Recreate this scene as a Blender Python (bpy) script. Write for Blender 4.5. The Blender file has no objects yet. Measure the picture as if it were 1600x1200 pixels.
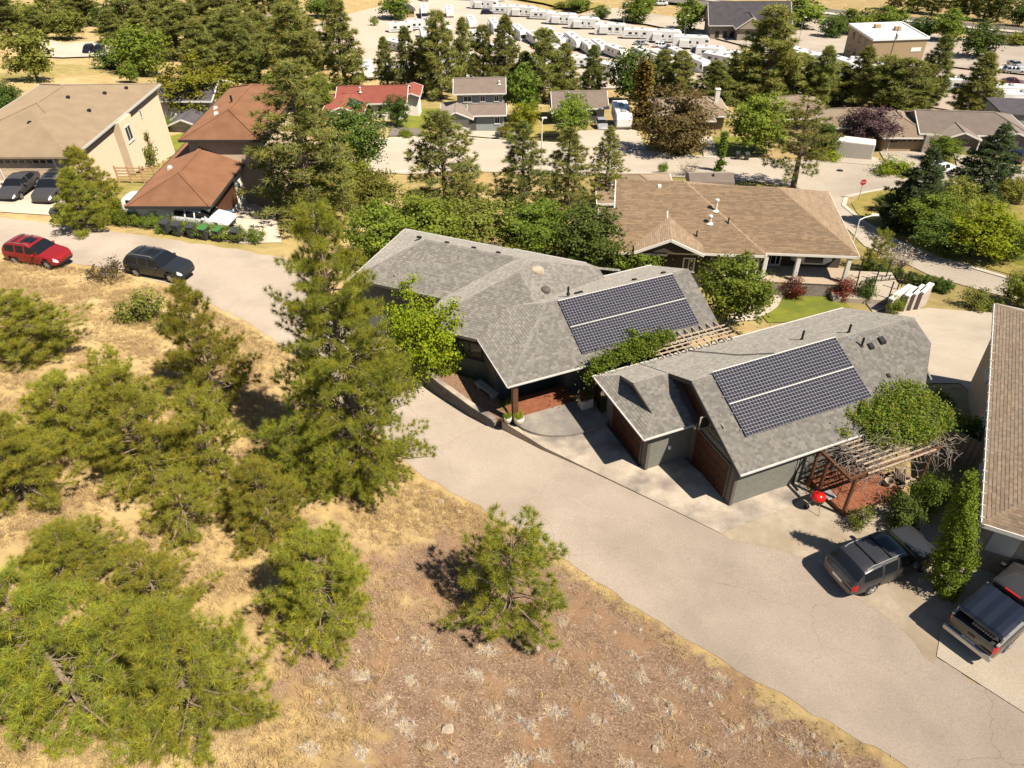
import bpy, bmesh, math, random
import numpy as np
from mathutils import Vector, Matrix

# ------------------------------------------------------------------ camera, sky, sun, exposure
scene = bpy.context.scene
R = math.radians
CAM_H, CAM_P, CAM_R, CAM_F = 26.6, R(38.8), R(-1.1), 1200.0     # height, pitch below horizon, roll, focal length (px of a 1600 px wide frame)
cd = bpy.data.cameras.new('camera'); cam = bpy.data.objects.new('camera', cd)
scene.collection.objects.link(cam); scene.camera = cam
cd.sensor_width = 36.0; cd.lens = CAM_F / 1600 * 36.0; cd.clip_start = 0.5; cd.clip_end = 6000
cam.matrix_world = Matrix.Translation((0, 0, CAM_H)) @ Matrix.Rotation(R(90) - CAM_P, 4, 'X') @ Matrix.Rotation(CAM_R, 4, 'Z')

SUN_AZ, SUN_EL = R(-39), R(54)                                 # where the sun stands: azimuth from +X (counter-clockwise), elevation
w = bpy.data.worlds.new('World'); scene.world = w; w.use_nodes = True
nt = w.node_tree; bg = nt.nodes['Background']
sky = nt.nodes.new('ShaderNodeTexSky'); sky.sky_type = 'NISHITA'; sky.sun_disc = False
sky.sun_elevation = SUN_EL; sky.sun_rotation = R(90) - SUN_AZ
sky.air_density = 1.0; sky.dust_density = 0.4; sky.ozone_density = 1.0
nt.links.new(sky.outputs[0], bg.inputs[0]); bg.inputs[1].default_value = 0.05
sl = bpy.data.lights.new('sun', 'SUN'); sl.energy = 5.0; sl.angle = R(0.5); sl.color = (1.0, 0.91, 0.78)
so = bpy.data.objects.new('sun', sl); scene.collection.objects.link(so)
sd = Vector((math.cos(SUN_AZ) * math.cos(SUN_EL), math.sin(SUN_AZ) * math.cos(SUN_EL), math.sin(SUN_EL)))
so.rotation_euler = sd.to_track_quat('Z', 'Y').to_euler(); so.location = (40, -40, 80)
vs = scene.view_settings; vs.view_transform = 'Standard'; vs.look = 'None'; vs.gamma = 1.0; vs.use_curve_mapping = False
vs.exposure = 0.68
scene.render.engine = 'CYCLES'; scene.cycles.max_bounces = 4; scene.cycles.diffuse_bounces = 1; scene.cycles.glossy_bounces = 2; scene.cycles.transmission_bounces = 2; scene.cycles.transparent_max_bounces = 4
scene.render.resolution_x = 1024; scene.render.resolution_y = 768

# ------------------------------------------------------------------ helpers
C = scene.collection
rnd = random.Random(7)
LABELS = {}
def tag(o, label, cat, group=None, kind=None):
    if label: o['label'] = label
    if cat: o['category'] = cat
    if group: o['group'] = group
    if kind: o['kind'] = kind
    if label:
        LABELS.setdefault(label, []).append(group)
    return o
def thing(name, label, cat, loc=(0, 0, 0), yaw=0.0, group=None, scale=1.0):
    o = bpy.data.objects.new(name, None); C.objects.link(o); o.empty_display_size = 0.3
    o.location = loc; o.rotation_euler = (0, 0, yaw); o.scale = (scale,) * 3
    return tag(o, label, cat, group)
def dup(root, loc, yaw=0.0, scale=None, label=None, group=None):
    r = root.copy(); C.objects.link(r); r.location = loc; r.rotation_euler = (0, 0, yaw)
    if scale is not None: r.scale = scale if hasattr(scale, '__len__') else (scale,) * 3
    if label: tag(r, label, None, group)
    if group: r['group'] = group
    for ch in list(root.children):
        c = ch.copy(); C.objects.link(c); c.parent = r
        for g in list(ch.children):
            d = g.copy(); C.objects.link(d); d.parent = c
    return r
def frame_pts(yaw):
    return (math.cos(yaw), math.sin(yaw)), (-math.sin(yaw), math.cos(yaw))

class MB:
    """collects faces; build() links them as one mesh object"""
    def __init__(s): s.v = []; s.f = []; s.t = []; s.c = (1, 1, 1)
    def add(s, vs, fs):
        b = len(s.v); s.v += [tuple(p) for p in vs]
        for f in fs: s.f.append([b + i for i in f]); s.t.append(s.c)
        return s
    def quad(s, *p): return s.add(p, [list(range(len(p)))])
    def box(s, x0, x1, y0, y1, z0, z1):
        return s.add([(x0,y0,z0),(x1,y0,z0),(x1,y1,z0),(x0,y1,z0),(x0,y0,z1),(x1,y0,z1),(x1,y1,z1),(x0,y1,z1)],
                     [(0,3,2,1),(4,5,6,7),(0,1,5,4),(1,2,6,5),(2,3,7,6),(3,0,4,7)])
    def cbox(s, x0, x1, y0, y1, z0, z1, b=0.02):
        """box with chamfered vertical and top edges"""
        def ring(x0, x1, y0, y1, z, b):
            return [(x0+b,y0,z),(x1-b,y0,z),(x1,y0+b,z),(x1,y1-b,z),(x1-b,y1,z),(x0+b,y1,z),(x0,y1-b,z),(x0,y0+b,z)]
        r = ring(x0,x1,y0,y1,z0,b) + ring(x0,x1,y0,y1,z1-b,b) + ring(x0+b,x1-b,y0+b,y1-b,z1,b*.5)
        fs = [tuple(range(7,-1,-1)), tuple(range(16,24))]
        for k in (0, 8):
            for i in range(8): j = (i+1) % 8; fs.append((k+i, k+j, k+8+j, k+8+i))
        return s.add(r, fs)
    def prism(s, poly, z0, z1):
        n = len(poly)
        a = sum(poly[i][0]*poly[(i+1)%n][1]-poly[(i+1)%n][0]*poly[i][1] for i in range(n))
        if a < 0: poly = poly[::-1]
        zf0 = z0 if callable(z0) else (lambda p: z0); zf1 = z1 if callable(z1) else (lambda p: z1)
        vs = [(p[0],p[1],zf0(p)) for p in poly] + [(p[0],p[1],zf1(p)) for p in poly]
        return s.add(vs, [tuple(range(n-1,-1,-1)), tuple(range(n,2*n))] + [(i,(i+1)%n,n+(i+1)%n,n+i) for i in range(n)])
    def tube(s, pts, rad, n=6, caps=True):
        pts = [Vector(p) for p in pts]
        if not hasattr(rad, '__len__'): rad = [rad]*len(pts)
        vs = []; k = len(pts)
        for i, p in enumerate(pts):
            d = (pts[min(i+1,k-1)] - pts[max(i-1,0)]).normalized()
            a = d.cross(Vector((0,0,1)));  a = a.normalized() if a.length > 1e-3 else Vector((1,0,0))
            b = d.cross(a)
            for j in range(n):
                t = 2*math.pi*j/n; vs.append(p + (a*math.cos(t) + b*math.sin(t))*rad[i])
        fs = []
        for i in range(k-1):
            for j in range(n): q = (j+1) % n; fs.append((i*n+j, (i+1)*n+j, (i+1)*n+q, i*n+q))
        if caps: fs += [tuple(range(n)), tuple(range((k-1)*n + n-1, (k-1)*n-1, -1))]
        return s.add(vs, fs)
    def beam(s, a, b, w, h):
        """rectangular bar from a to b, w wide (sideways), h high"""
        a = Vector(a); b = Vector(b); d = (b-a).normalized()
        sd_ = d.cross(Vector((0,0,1))); sd_ = sd_.normalized() if sd_.length > 1e-3 else Vector((1,0,0))
        up = sd_.cross(d); sd_ = sd_*w/2; up = up*h/2
        v = [p + x for p in (a, b) for x in (-sd_-up, sd_-up, sd_+up, -sd_+up)]
        return s.add(v, [(0,1,2,3),(7,6,5,4),(0,4,5,1),(1,5,6,2),(2,6,7,3),(3,7,4,0)])
    def lathe(s, prof, n=12, c=(0,0,0)):
        vs = []; k = len(prof)
        for r, z in prof:
            for j in range(n): t = 2*math.pi*j/n; vs.append((c[0]+r*math.cos(t), c[1]+r*math.sin(t), c[2]+z))
        fs = [(i*n+j, i*n+(j+1)%n, (i+1)*n+(j+1)%n, (i+1)*n+j) for i in range(k-1) for j in range(n)]
        fs += [tuple(range(n-1,-1,-1)), tuple(range((k-1)*n, k*n))]
        return s.add(vs, fs)
    def mesh(s, name, m, smooth=False, tint=False):
        me = bpy.data.meshes.new(name); me.from_pydata(s.v, [], s.f); me.update()
        if m: me.materials.append(MAT[m] if isinstance(m, str) else m)
        if tint:
            at = me.color_attributes.new('tint', 'FLOAT_COLOR', 'CORNER')
            cols = []
            for f, c in zip(s.f, s.t): cols += [c[0], c[1], c[2], 1.0]*len(f)
            at.data.foreach_set('color', cols)
        if smooth: me.polygons.foreach_set('use_smooth', [True]*len(me.polygons))
        return me
    def build(s, name, m, parent=None, smooth=False, tint=False, kind=None, loc=None, yaw=None):
        o = bpy.data.objects.new(name, s.mesh(name, m, smooth, tint)); C.objects.link(o)
        if parent: o.parent = parent
        if loc is not None: o.location = loc
        if yaw is not None: o.rotation_euler = (0, 0, yaw)
        if kind: o['kind'] = kind
        return o

# ------------------------------------------------------------------ materials
MAT = {}
def lk(t, a, b): t.links.new(a, b)
def M(name, c1, c2=None, scale=2.0, rough=0.85, bump=0.0, bscale=None, detail=4.0, tint=False, metal=0.0, spec=0.3, c3=None, s3=0.3, coat=0.0, mixlo=0.35, mixhi=0.65, stretch=None, trans=0.0, hue=False, speck=0.0):
    m = bpy.data.materials.new(name); m.use_nodes = True; t = m.node_tree; b = t.nodes['Principled BSDF']
    b.inputs['Roughness'].default_value = rough; b.inputs['Metallic'].default_value = metal
    b.inputs['Specular IOR Level'].default_value = spec; b.inputs['Coat Weight'].default_value = coat
    if rough >= .9: b.inputs['Diffuse Roughness'].default_value = 1.0
    if name.startswith('shingle') or name.startswith('roof_t'): b.inputs['Sheen Weight'].default_value = .35; b.inputs['Sheen Roughness'].default_value = .6; b.inputs['Sheen Tint'].default_value = (.75,.70,.62,1)
    tc = t.nodes.new('ShaderNodeTexCoord'); src = tc.outputs['Object']
    if stretch:
        mp = t.nodes.new('ShaderNodeMapping'); mp.inputs['Scale'].default_value = stretch; lk(t, src, mp.inputs[0]); src = mp.outputs[0]
    def noise(sc, dt=detail):
        n = t.nodes.new('ShaderNodeTexNoise'); n.inputs['Scale'].default_value = sc; n.inputs['Detail'].default_value = dt; n.inputs['Roughness'].default_value = 0.6
        lk(t, src, n.inputs['Vector']); return n.outputs[0]
    def ramp(f, lo, hi):
        r = t.nodes.new('ShaderNodeMapRange'); r.inputs[1].default_value = lo; r.inputs[2].default_value = hi; lk(t, f, r.inputs[0]); return r.outputs[0]
    def mix(f, a, bb, mode='MIX'):
        x = t.nodes.new('ShaderNodeMix'); x.data_type = 'RGBA'; x.blend_type = mode
        if isinstance(f, float): x.inputs[0].default_value = f
        else: lk(t, f, x.inputs[0])
        for i, q in ((6, a), (7, bb)):
            if isinstance(q, tuple): x.inputs[i].default_value = (*q, 1)
            else: lk(t, q, x.inputs[i])
        return x.outputs[2]
    col = c1
    if c2: col = mix(ramp(noise(scale), mixlo, mixhi), c1, c2)
    if c3: col = mix(ramp(noise(s3, 3.0), 0.45, 0.68), col, c3)
    if speck:
        r = t.nodes.new('ShaderNodeMapRange'); r.inputs[1].default_value = .3; r.inputs[2].default_value = .7; r.inputs[3].default_value = .84; r.inputs[4].default_value = 1.14; lk(t, noise(speck, 6.0), r.inputs[0])
        cb = t.nodes.new('ShaderNodeCombineColor')
        for k in range(3): lk(t, r.outputs[0], cb.inputs[k])
        col = mix(1.0, col, cb.outputs[0], 'MULTIPLY')
    if tint:
        a = t.nodes.new('ShaderNodeAttribute'); a.attribute_name = 'tint'; col = mix(1.0, a.outputs[0], col, 'MULTIPLY')
    if hue:
        oi = t.nodes.new('ShaderNodeObjectInfo'); h = t.nodes.new('ShaderNodeHueSaturation')
        r1 = t.nodes.new('ShaderNodeMapRange'); r1.inputs[3].default_value = 0.485; r1.inputs[4].default_value = 0.515; lk(t, oi.outputs['Random'], r1.inputs[0]); lk(t, r1.outputs[0], h.inputs['Hue'])
        mu = t.nodes.new('ShaderNodeMath'); mu.operation = 'MULTIPLY'; mu.inputs[1].default_value = 7.31; lk(t, oi.outputs['Random'], mu.inputs[0])
        fr = t.nodes.new('ShaderNodeMath'); fr.operation = 'FRACT'; lk(t, mu.outputs[0], fr.inputs[0])
        r2 = t.nodes.new('ShaderNodeMapRange'); r2.inputs[3].default_value = 0.8; r2.inputs[4].default_value = 1.18; lk(t, fr.outputs[0], r2.inputs[0]); lk(t, r2.outputs[0], h.inputs['Value'])
        if isinstance(col, tuple): h.inputs['Color'].default_value = (*col, 1)
        else: lk(t, col, h.inputs['Color'])
        col = h.outputs[0]
    if isinstance(col, tuple): b.inputs['Base Color'].default_value = (*col, 1)
    else: lk(t, col, b.inputs['Base Color'])
    if bump:
        bp = t.nodes.new('ShaderNodeBump'); bp.inputs['Strength'].default_value = 0.6; bp.inputs['Distance'].default_value = bump
        lk(t, noise(bscale or scale*4), bp.inputs['Height']); lk(t, bp.outputs[0], b.inputs['Normal'])
    if trans:
        tr = t.nodes.new('ShaderNodeBsdfTranslucent'); ms = t.nodes.new('ShaderNodeMixShader'); ms.inputs[0].default_value = trans
        if isinstance(col, tuple): tr.inputs[0].default_value = (*col, 1)
        else: lk(t, col, tr.inputs[0])
        lk(t, b.outputs[0], ms.inputs[1]); lk(t, tr.outputs[0], ms.inputs[2]); lk(t, ms.outputs[0], t.nodes['Material Output'].inputs[0])
    MAT[name] = m; return m
def lap(name, c1, c2, pitch=0.16, rough=0.75):
    """painted horizontal lap siding: shallow saw-tooth relief along z"""
    m = M(name, c1, c2, scale=3, rough=rough); t = m.node_tree; b = t.nodes['Principled BSDF']
    tc = t.nodes.new('ShaderNodeTexCoord'); sx = t.nodes.new('ShaderNodeSeparateXYZ'); lk(t, tc.outputs['Object'], sx.inputs[0])
    d = t.nodes.new('ShaderNodeMath'); d.operation = 'DIVIDE'; d.inputs[1].default_value = pitch; lk(t, sx.outputs[2], d.inputs[0])
    f = t.nodes.new('ShaderNodeMath'); f.operation = 'FRACT'; lk(t, d.outputs[0], f.inputs[0])
    iv = t.nodes.new('ShaderNodeMath'); iv.operation = 'SUBTRACT'; iv.inputs[0].default_value = 1; lk(t, f.outputs[0], iv.inputs[1])
    bp = t.nodes.new('ShaderNodeBump'); bp.inputs['Distance'].default_value = 0.02; lk(t, iv.outputs[0], bp.inputs['Height']); lk(t, bp.outputs[0], b.inputs['Normal'])
    return m
# ground and paving
M('road', (.35,.288,.23), (.385,.32,.258), scale=.35, rough=.9, bump=.006, bscale=30, c3=(.29,.24,.19), s3=.2, detail=8, speck=16.0)
M('street', (.42,.36,.285), (.46,.395,.315), scale=.2, rough=.9, bump=.006, bscale=20, c3=(.37,.315,.25), s3=.08, speck=6.0)
M('asphalt_dark', (.15,.125,.105), (.19,.16,.135), scale=.3, rough=.9)
M('kerb', (.5,.44,.36), (.58,.52,.43), scale=1.5, rough=.9)
M('concrete', (.50,.42,.325), (.37,.31,.245), scale=.55, rough=.85, c3=(.16,.14,.125), s3=.4, detail=8, mixlo=.4, mixhi=.62, speck=16.0)
M('patio', (.27,.24,.205), (.15,.14,.13), scale=.6, rough=.75, c3=(.36,.315,.255), s3=.5, detail=7, speck=16.0)
M('concrete_light', (.45,.385,.30), (.50,.43,.335), scale=.6, rough=.9, c3=(.39,.33,.255), speck=16.0)
M('gravel', (.37,.305,.225), (.46,.385,.295), scale=3, rough=.95, bump=.02, bscale=25, c3=(.32,.255,.175), s3=.35, detail=9)
M('lot', (.42,.345,.275), (.48,.40,.32), scale=.06, rough=.95, c3=(.42,.335,.26), s3=.03)
M('lawn', (.15,.17,.02), (.21,.205,.025), scale=1.5, rough=.95, bump=.03, bscale=14, c3=(.12,.145,.02), s3=.4)
M('lawn_dry', (.25,.21,.05), (.34,.26,.075), scale=.7, rough=.95, bump=.03, bscale=12)
M('mulch', (.17,.10,.06), (.26,.16,.10), scale=5, rough=.95, bump=.03)
M('stone_bed', (.36,.30,.25), (.46,.39,.33), scale=6, rough=.95, bump=.03)
def cracks(name, sc=.3):
    t = MAT[name].node_tree; b = t.nodes['Principled BSDF']; src = b.inputs['Base Color'].links[0].from_socket
    tc = t.nodes.new('ShaderNodeTexCoord'); n = t.nodes.new('ShaderNodeTexNoise'); n.inputs['Scale'].default_value = .9; n.inputs['Detail'].default_value = 6; lk(t, tc.outputs['Object'], n.inputs['Vector'])
    va = t.nodes.new('ShaderNodeVectorMath'); va.operation = 'MULTIPLY_ADD'; va.inputs[1].default_value = (1.6, 1.6, 0); lk(t, n.outputs['Color'], va.inputs[0]); lk(t, tc.outputs['Object'], va.inputs[2])
    v = t.nodes.new('ShaderNodeTexVoronoi'); v.feature = 'DISTANCE_TO_EDGE'; v.voronoi_dimensions = '2D'; v.inputs['Scale'].default_value = sc; lk(t, va.outputs[0], v.inputs['Vector'])
    r = t.nodes.new('ShaderNodeMapRange'); r.inputs[1].default_value = .002; r.inputs[2].default_value = .007; r.inputs[3].default_value = .30; r.inputs[4].default_value = 0; lk(t, v.outputs['Distance'], r.inputs[0])
    n2 = t.nodes.new('ShaderNodeTexNoise'); n2.inputs['Scale'].default_value = .13; lk(t, tc.outputs['Object'], n2.inputs['Vector']); r2_ = t.nodes.new('ShaderNodeMapRange'); r2_.inputs[1].default_value = .45; r2_.inputs[2].default_value = .6; lk(t, n2.outputs[0], r2_.inputs[0])
    mu = t.nodes.new('ShaderNodeMath'); mu.operation = 'MULTIPLY'; lk(t, r.outputs[0], mu.inputs[0]); lk(t, r2_.outputs[0], mu.inputs[1])
    x = t.nodes.new('ShaderNodeMix'); x.data_type = 'RGBA'; lk(t, mu.outputs[0], x.inputs[0]); lk(t, src, x.inputs[6]); x.inputs[7].default_value = (.08,.065,.055,1); lk(t, x.outputs[2], b.inputs['Base Color'])
cracks('road', .24); cracks('street', .12); cracks('concrete', .35)
# buildings
M('shingle_grey', (.205,.188,.163), (.235,.216,.188), scale=9, rough=.95, tint=True)
M('shingle_tan', (.255,.17,.098), (.295,.20,.118), scale=9, rough=.95, tint=True)
M('shingle_brown', (.255,.18,.115), (.29,.207,.135), scale=9, rough=.95, tint=True)
M('roof_rust', (.19,.09,.048), (.235,.115,.062), scale=.8, rough=.95, bump=.02, bscale=14)
M('roof_red', (.245,.07,.05), (.28,.085,.06), scale=1.2, rough=.9, bump=.02, bscale=10)
M('roof_taupe', (.20,.152,.122), (.235,.18,.145), scale=1.0, rough=.95, bump=.02, bscale=10)
M('roof_tan', (.27,.195,.125), (.31,.225,.148), scale=1.0, rough=.95, bump=.02, bscale=10)
M('roof_beige', (.245,.185,.12), (.285,.215,.14), scale=.8, rough=.95, bump=.02, bscale=10)
M('roof_dark', (.085,.075,.08), (.11,.10,.105), scale=.8, rough=.9)
M('roof_white', (.82,.82,.8), (.76,.76,.75), scale=.5, rough=.6)
lap('siding_grey', (.15,.15,.125), (.175,.175,.148))
lap('siding_brown', (.06,.048,.038), (.072,.058,.046))
lap('siding_tan', (.30,.255,.18), (.34,.29,.205))
lap('siding_pale', (.52,.49,.42), (.56,.53,.46), .18)
lap('siding_blue', (.26,.29,.28), (.30,.33,.32), .18)
lap('siding_taupe', (.30,.25,.20), (.33,.28,.225), .18)
M('wood_red', (.10,.045,.024), (.14,.062,.033), scale=6, rough=.6, stretch=(1,1,1))
M('wood_door', (.055,.022,.012), (.085,.034,.018), scale=5, rough=.5)
M('deck_red', (.20,.07,.035), (.28,.11,.058), scale=4, rough=.6)
M('wood_weathered', (.40,.31,.22), (.50,.40,.29), scale=6, rough=.9)
M('wood_fence', (.36,.22,.11), (.45,.29,.15), scale=5, rough=.9)
M('stucco', (.52,.40,.28), (.56,.435,.305), scale=2, rough=.95, bump=.01, bscale=40)
M('stucco_tan', (.46,.34,.20), (.50,.375,.225), scale=2, rough=.95)
M('stucco_white', (.72,.67,.58), (.76,.71,.62), scale=2, rough=.95)
M('trim_white', (.75,.72,.66), (.7,.67,.61), scale=3, rough=.6)
M('trim_dark', (.045,.042,.038), rough=.6)
M('gutter', (.62,.59,.54), (.52,.49,.45), scale=4, rough=.5)
M('soffit', (.12,.10,.085), rough=.8)
M('glass_dark', (.018,.022,.026), rough=.08, spec=.6)
M('glass_car', (.012,.014,.017), rough=.06, spec=.6)
M('cell', (.020,.020,.030), (.030,.027,.038), scale=3, rough=.22, spec=.45)
M('panel_back', (.30,.295,.31), rough=.35)
M('panel_frame', (.11,.11,.115), rough=.4)
M('alu', (.36,.355,.355), rough=.4, metal=.4)
M('metal_black', (.02,.02,.02), rough=.5)
M('metal_grey', (.35,.34,.33), rough=.5, metal=.4)
M('stone_wall', (.22,.185,.15), (.30,.255,.21), scale=3, rough=.95, bump=.02, bscale=12)
M('rock', (.34,.27,.20), (.44,.36,.27), scale=3, rough=.95, bump=.04, bscale=6, tint=False)
# vehicles
for nm, c in (('charcoal', (.040,.040,.044)), ('graphite', (.030,.033,.037)), ('bronze', (.085,.078,.076)), ('red', (.27,.012,.014)), ('black', (.012,.012,.014)), ('navy', (.012,.015,.026)), ('silver', (.42,.42,.42)), ('white', (.78,.78,.77)), ('maroon', (.09,.012,.02)), ('truckgrey', (.045,.044,.043))):
    M('paint_'+nm, c, rough=.32, coat=.7, spec=.5, metal=.25 if nm not in ('white','red') else 0)
M('tyre', (.022,.021,.020), rough=.9)
M('rim', (.45,.44,.43), rough=.35, metal=.7)
M('plastic_dark', (.025,.025,.026), rough=.6)
M('lamp_red', (.42,.012,.012), rough=.2, coat=.5)
M('lamp_clear', (.75,.75,.72), rough=.15, coat=.5)
M('bin_grey', (.055,.058,.058), rough=.55)
M('bin_green', (.07,.19,.05), rough=.55)
M('bin_blue', (.05,.13,.26), rough=.55)
M('rv_white', (.78,.77,.73), (.72,.71,.68), scale=.8, rough=.45)
M('rv_grey', (.30,.30,.31), rough=.5)
M('grill_red', (.55,.012,.008), rough=.25, coat=.6)
M('pot', (.62,.58,.48), (.54,.5,.42), scale=6, rough=.8)
M('sign_red', (.5,.015,.015), rough=.4)
M('soil', (.06,.045,.03), rough=1)
# plants
M('bark_pine', (.27,.20,.145), (.17,.125,.09), scale=7, rough=1, bump=.02)
M('bark_grey', (.24,.205,.17), (.17,.145,.12), scale=9, rough=1)
M('twig_grey', (.38,.32,.265), (.28,.23,.19), scale=9, rough=1)
def leafmat(n, c, trans=.3, rough=.75): M(n, c, rough=rough, tint=True, trans=trans, hue=True, spec=.25)
leafmat('needle', (0.3, 0.302, 0.042), 0.38)
leafmat('needle_far', (0.245, 0.262, 0.07), 0.35)
leafmat('needle_spruce', (0.085, 0.122, 0.046), 0.18)
leafmat('leaf_green', (0.19, 0.255, 0.034), 0.42)
leafmat('leaf_dark', (0.105, 0.16, 0.03), 0.35)
leafmat('leaf_lime', (0.25, 0.3, 0.014), 0.4)
leafmat('leaf_yellow', (.235,.25,.02), 0.35)
leafmat('leaf_olive', (0.225, 0.24, 0.046), 0.36)
leafmat('leaf_bronze', (.145,.10,.04))
leafmat('leaf_purple', (0.1, 0.06, 0.068), 0.25)
leafmat('leaf_rust', (.20,.062,.028))
leafmat('leaf_orange', (0.19, 0.145, 0.026), 0.3)
leafmat('leaf_cedar', (0.15, 0.225, 0.022), 0.35)
M('sage', (.66,.575,.49), rough=.9, tint=True, trans=.25)
leafmat('straw', (.74,.57,.285), .4)
leafmat('straw_pale', (.72,.58,.36), .4)
# ------------------------------------------------------------------ survey: sight lines of the photograph turned into places on the ground
def ray(u, v):
    x = (u-800)/CAM_F; y = (v-600)/CAM_F; c, s = math.cos(-CAM_R), math.sin(-CAM_R)
    x, y = c*x - s*y, s*x + c*y
    return (x, math.cos(CAM_P) - y*math.sin(CAM_P), -math.sin(CAM_P) - y*math.cos(CAM_P))
def atz(u, v, z=0.0):
    d = ray(u, v); t = (z-CAM_H)/d[2]; return Vector((t*d[0], t*d[1], z))
def pix(p):
    X, Y, Z = p[0], p[1], p[2]-CAM_H
    cx = X; cy = -(Z*math.cos(CAM_P)+Y*math.sin(CAM_P)); cz = Y*math.cos(CAM_P)-Z*math.sin(CAM_P)
    c, s = math.cos(CAM_R), math.sin(CAM_R); cx, cy = c*cx-s*cy, s*cx+c*cy
    return 800+CAM_F*cx/cz, 600+CAM_F*cy/cz, cz
# heights surveyed at sight lines (u, v, z)
SURV = [
 (1139,790,0),(1007,735,0),(870,690,0),(960,790,-.1),(1120,835,0),(1300,850,.05),(1250,960,.05),(1420,880,.1),(1465,1030,.15),(1600,1000,.2),(1600,1110,.25),(1500,760,0),(1380,700,0),(1580,900,.2),(1100,1000,.1),(1700,1300,.4),(1300,1100,.2),
 (800,720,-.25),(700,650,-.75),(600,580,-1),(480,520,-1),(420,440,-.8),(300,390,-.6),(100,390,-.2),(0,375,0),(-100,370,0.2),
 (70,318,-1.3),(0,335,-.9),(60,277,-1.5),(280,350,-1.4),(380,370,-1.3),(400,335,-2),(190,345,-1.3),
 (740,800,.3),(880,890,.3),(1030,985,.4),(1190,1075,.5),(1400,1200,.6),(655,760,-.1),
 (650,900,1.8),(850,1050,1.6),(1000,1150,1.5),(1200,1180,1.2),(600,1190,3.6),(300,1190,5.6),(0,1190,7),(0,1000,6),(0,800,5),(300,950,4.4),(300,750,2.6),(500,760,1.1),(450,650,.5),(0,600,3.4),(200,560,1.8),(0,470,1.3),(200,465,.2),(330,490,-.4),(400,1300,6),(1000,1350,2.6),(0,1300,8.5),(-300,900,8),(-300,600,6),(-200,1300,9.5),
 (1250,490,-8),(1180,500,-8),(1400,480,-8.6),(1440,490,-8.2),(1500,530,-6),(1530,585,-3.2),(1350,440,-8.8),(1450,445,-10),(1560,470,-9.3),(1600,500,-8),
 (1500,400,-10.4),(1400,350,-12.4),(1330,310,-14.6),(1600,430,-9.6),(1700,460,-9),(1450,320,-13),(1550,310,-13),(1600,350,-11.5),(1550,370,-11),
 (600,400,-4),(760,380,-7),(900,390,-8),(980,420,-8),(560,300,-8.5),(650,330,-11.5),(640,290,-14.5),(480,290,-6),(520,400,-2.4),(800,320,-13),(950,320,-13),(1010,300,-12.5),(480,240,-12),
 (640,262,-17),(640,240,-17.4),(820,240,-17.6),(950,245,-17.2),(1100,255,-16.4),(1250,270,-15.8),(1400,282,-15.2),(1500,290,-14.8),(1600,300,-14.4),(540,240,-17),
 (575,195,-19),(640,200,-19),(730,205,-20),(905,205,-20),(970,205,-20),(1090,215,-19.5),(1200,215,-19),(1340,245,-17.4),(1400,245,-17.2),(1500,250,-16.8),(1590,255,-16.4),(480,200,-17),
 (262,234,-6.6),(240,246,-6.2),(215,262,-5.6),(190,275,-4.6),(280,240,-6.6),(240,262,-5.2),(250,190,-10),(330,180,-10),(170,150,-14),(60,120,-16),(400,180,-12),
 (560,130,-28),(700,140,-27),(850,150,-26),(1000,150,-26),(1150,150,-26),(1300,160,-25),(1420,170,-24),(1530,190,-21.5),(1600,200,-20.5),
 (600,95,-33),(800,100,-33.5),(1000,100,-34),(1200,110,-32),(1400,120,-30.5),(1560,150,-26.5),
 (600,20,-40.5),(800,45,-39),(1000,40,-39.5),(1200,60,-37),(1400,30,-41),(1600,60,-36.5),(1600,110,-31),
 (400,60,-34),(250,60,-30),(100,70,-26),(0,60,-26),(0,0,-33),(200,0,-37),(400,0,-40),(800,0,-43),(1200,0,-43),(1600,0,-43)]
_cp = np.array([[*atz(u, v, z)] for u, v, z in SURV] +
               [[x, 420, -47] for x in (-500,-250,0,250,500)] + [[x, 700, -47] for x in (-700,-300,0,300,700)] +
               [[-260,150,-24],[-180,60,-2],[-120,20,8],[-60,-10,14],[0,-15,9],[40,-10,4],[70,10,1],[120,30,-4],[120,90,-12],[200,140,-18],[260,250,-36],[-260,280,-38]])
_c2 = 16.0
def _phi(r2): return np.sqrt(r2 + _c2)
_N = len(_cp); _A = np.zeros((_N+3, _N+3))
_d2 = ((_cp[:, None, :2] - _cp[None, :, :2])**2).sum(2); _A[:_N, :_N] = _phi(_d2) - np.eye(_N)*1.5
_A[:_N, _N] = 1; _A[:_N, _N+1:] = _cp[:, :2]/100; _A[_N:, :_N] = _A[:_N, _N:].T
_wt = np.linalg.solve(_A, np.concatenate([_cp[:, 2], np.zeros(3)]))
def tz_arr(P):
    P = np.asarray(P, float); out = np.zeros(len(P))
    for i in range(0, len(P), 20000):
        q = P[i:i+20000]; d2 = ((q[:, None, :] - _cp[None, :, :2])**2).sum(2)
        out[i:i+20000] = _phi(d2) @ _wt[:_N] + _wt[_N] + (q/100) @ _wt[_N+1:]
    far = np.clip((P[:, 1]-330)/120, 0, 1); out = out*(1-far) + (-47)*far
    side = np.clip((np.abs(P[:, 0])-300)/200, 0, 1); out = out*(1-side) + np.clip(out, -47, 14)*side
    return np.clip(out, -47.5, 16)
def tz(x, y): return float(tz_arr([[x, y]])[0])
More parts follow.
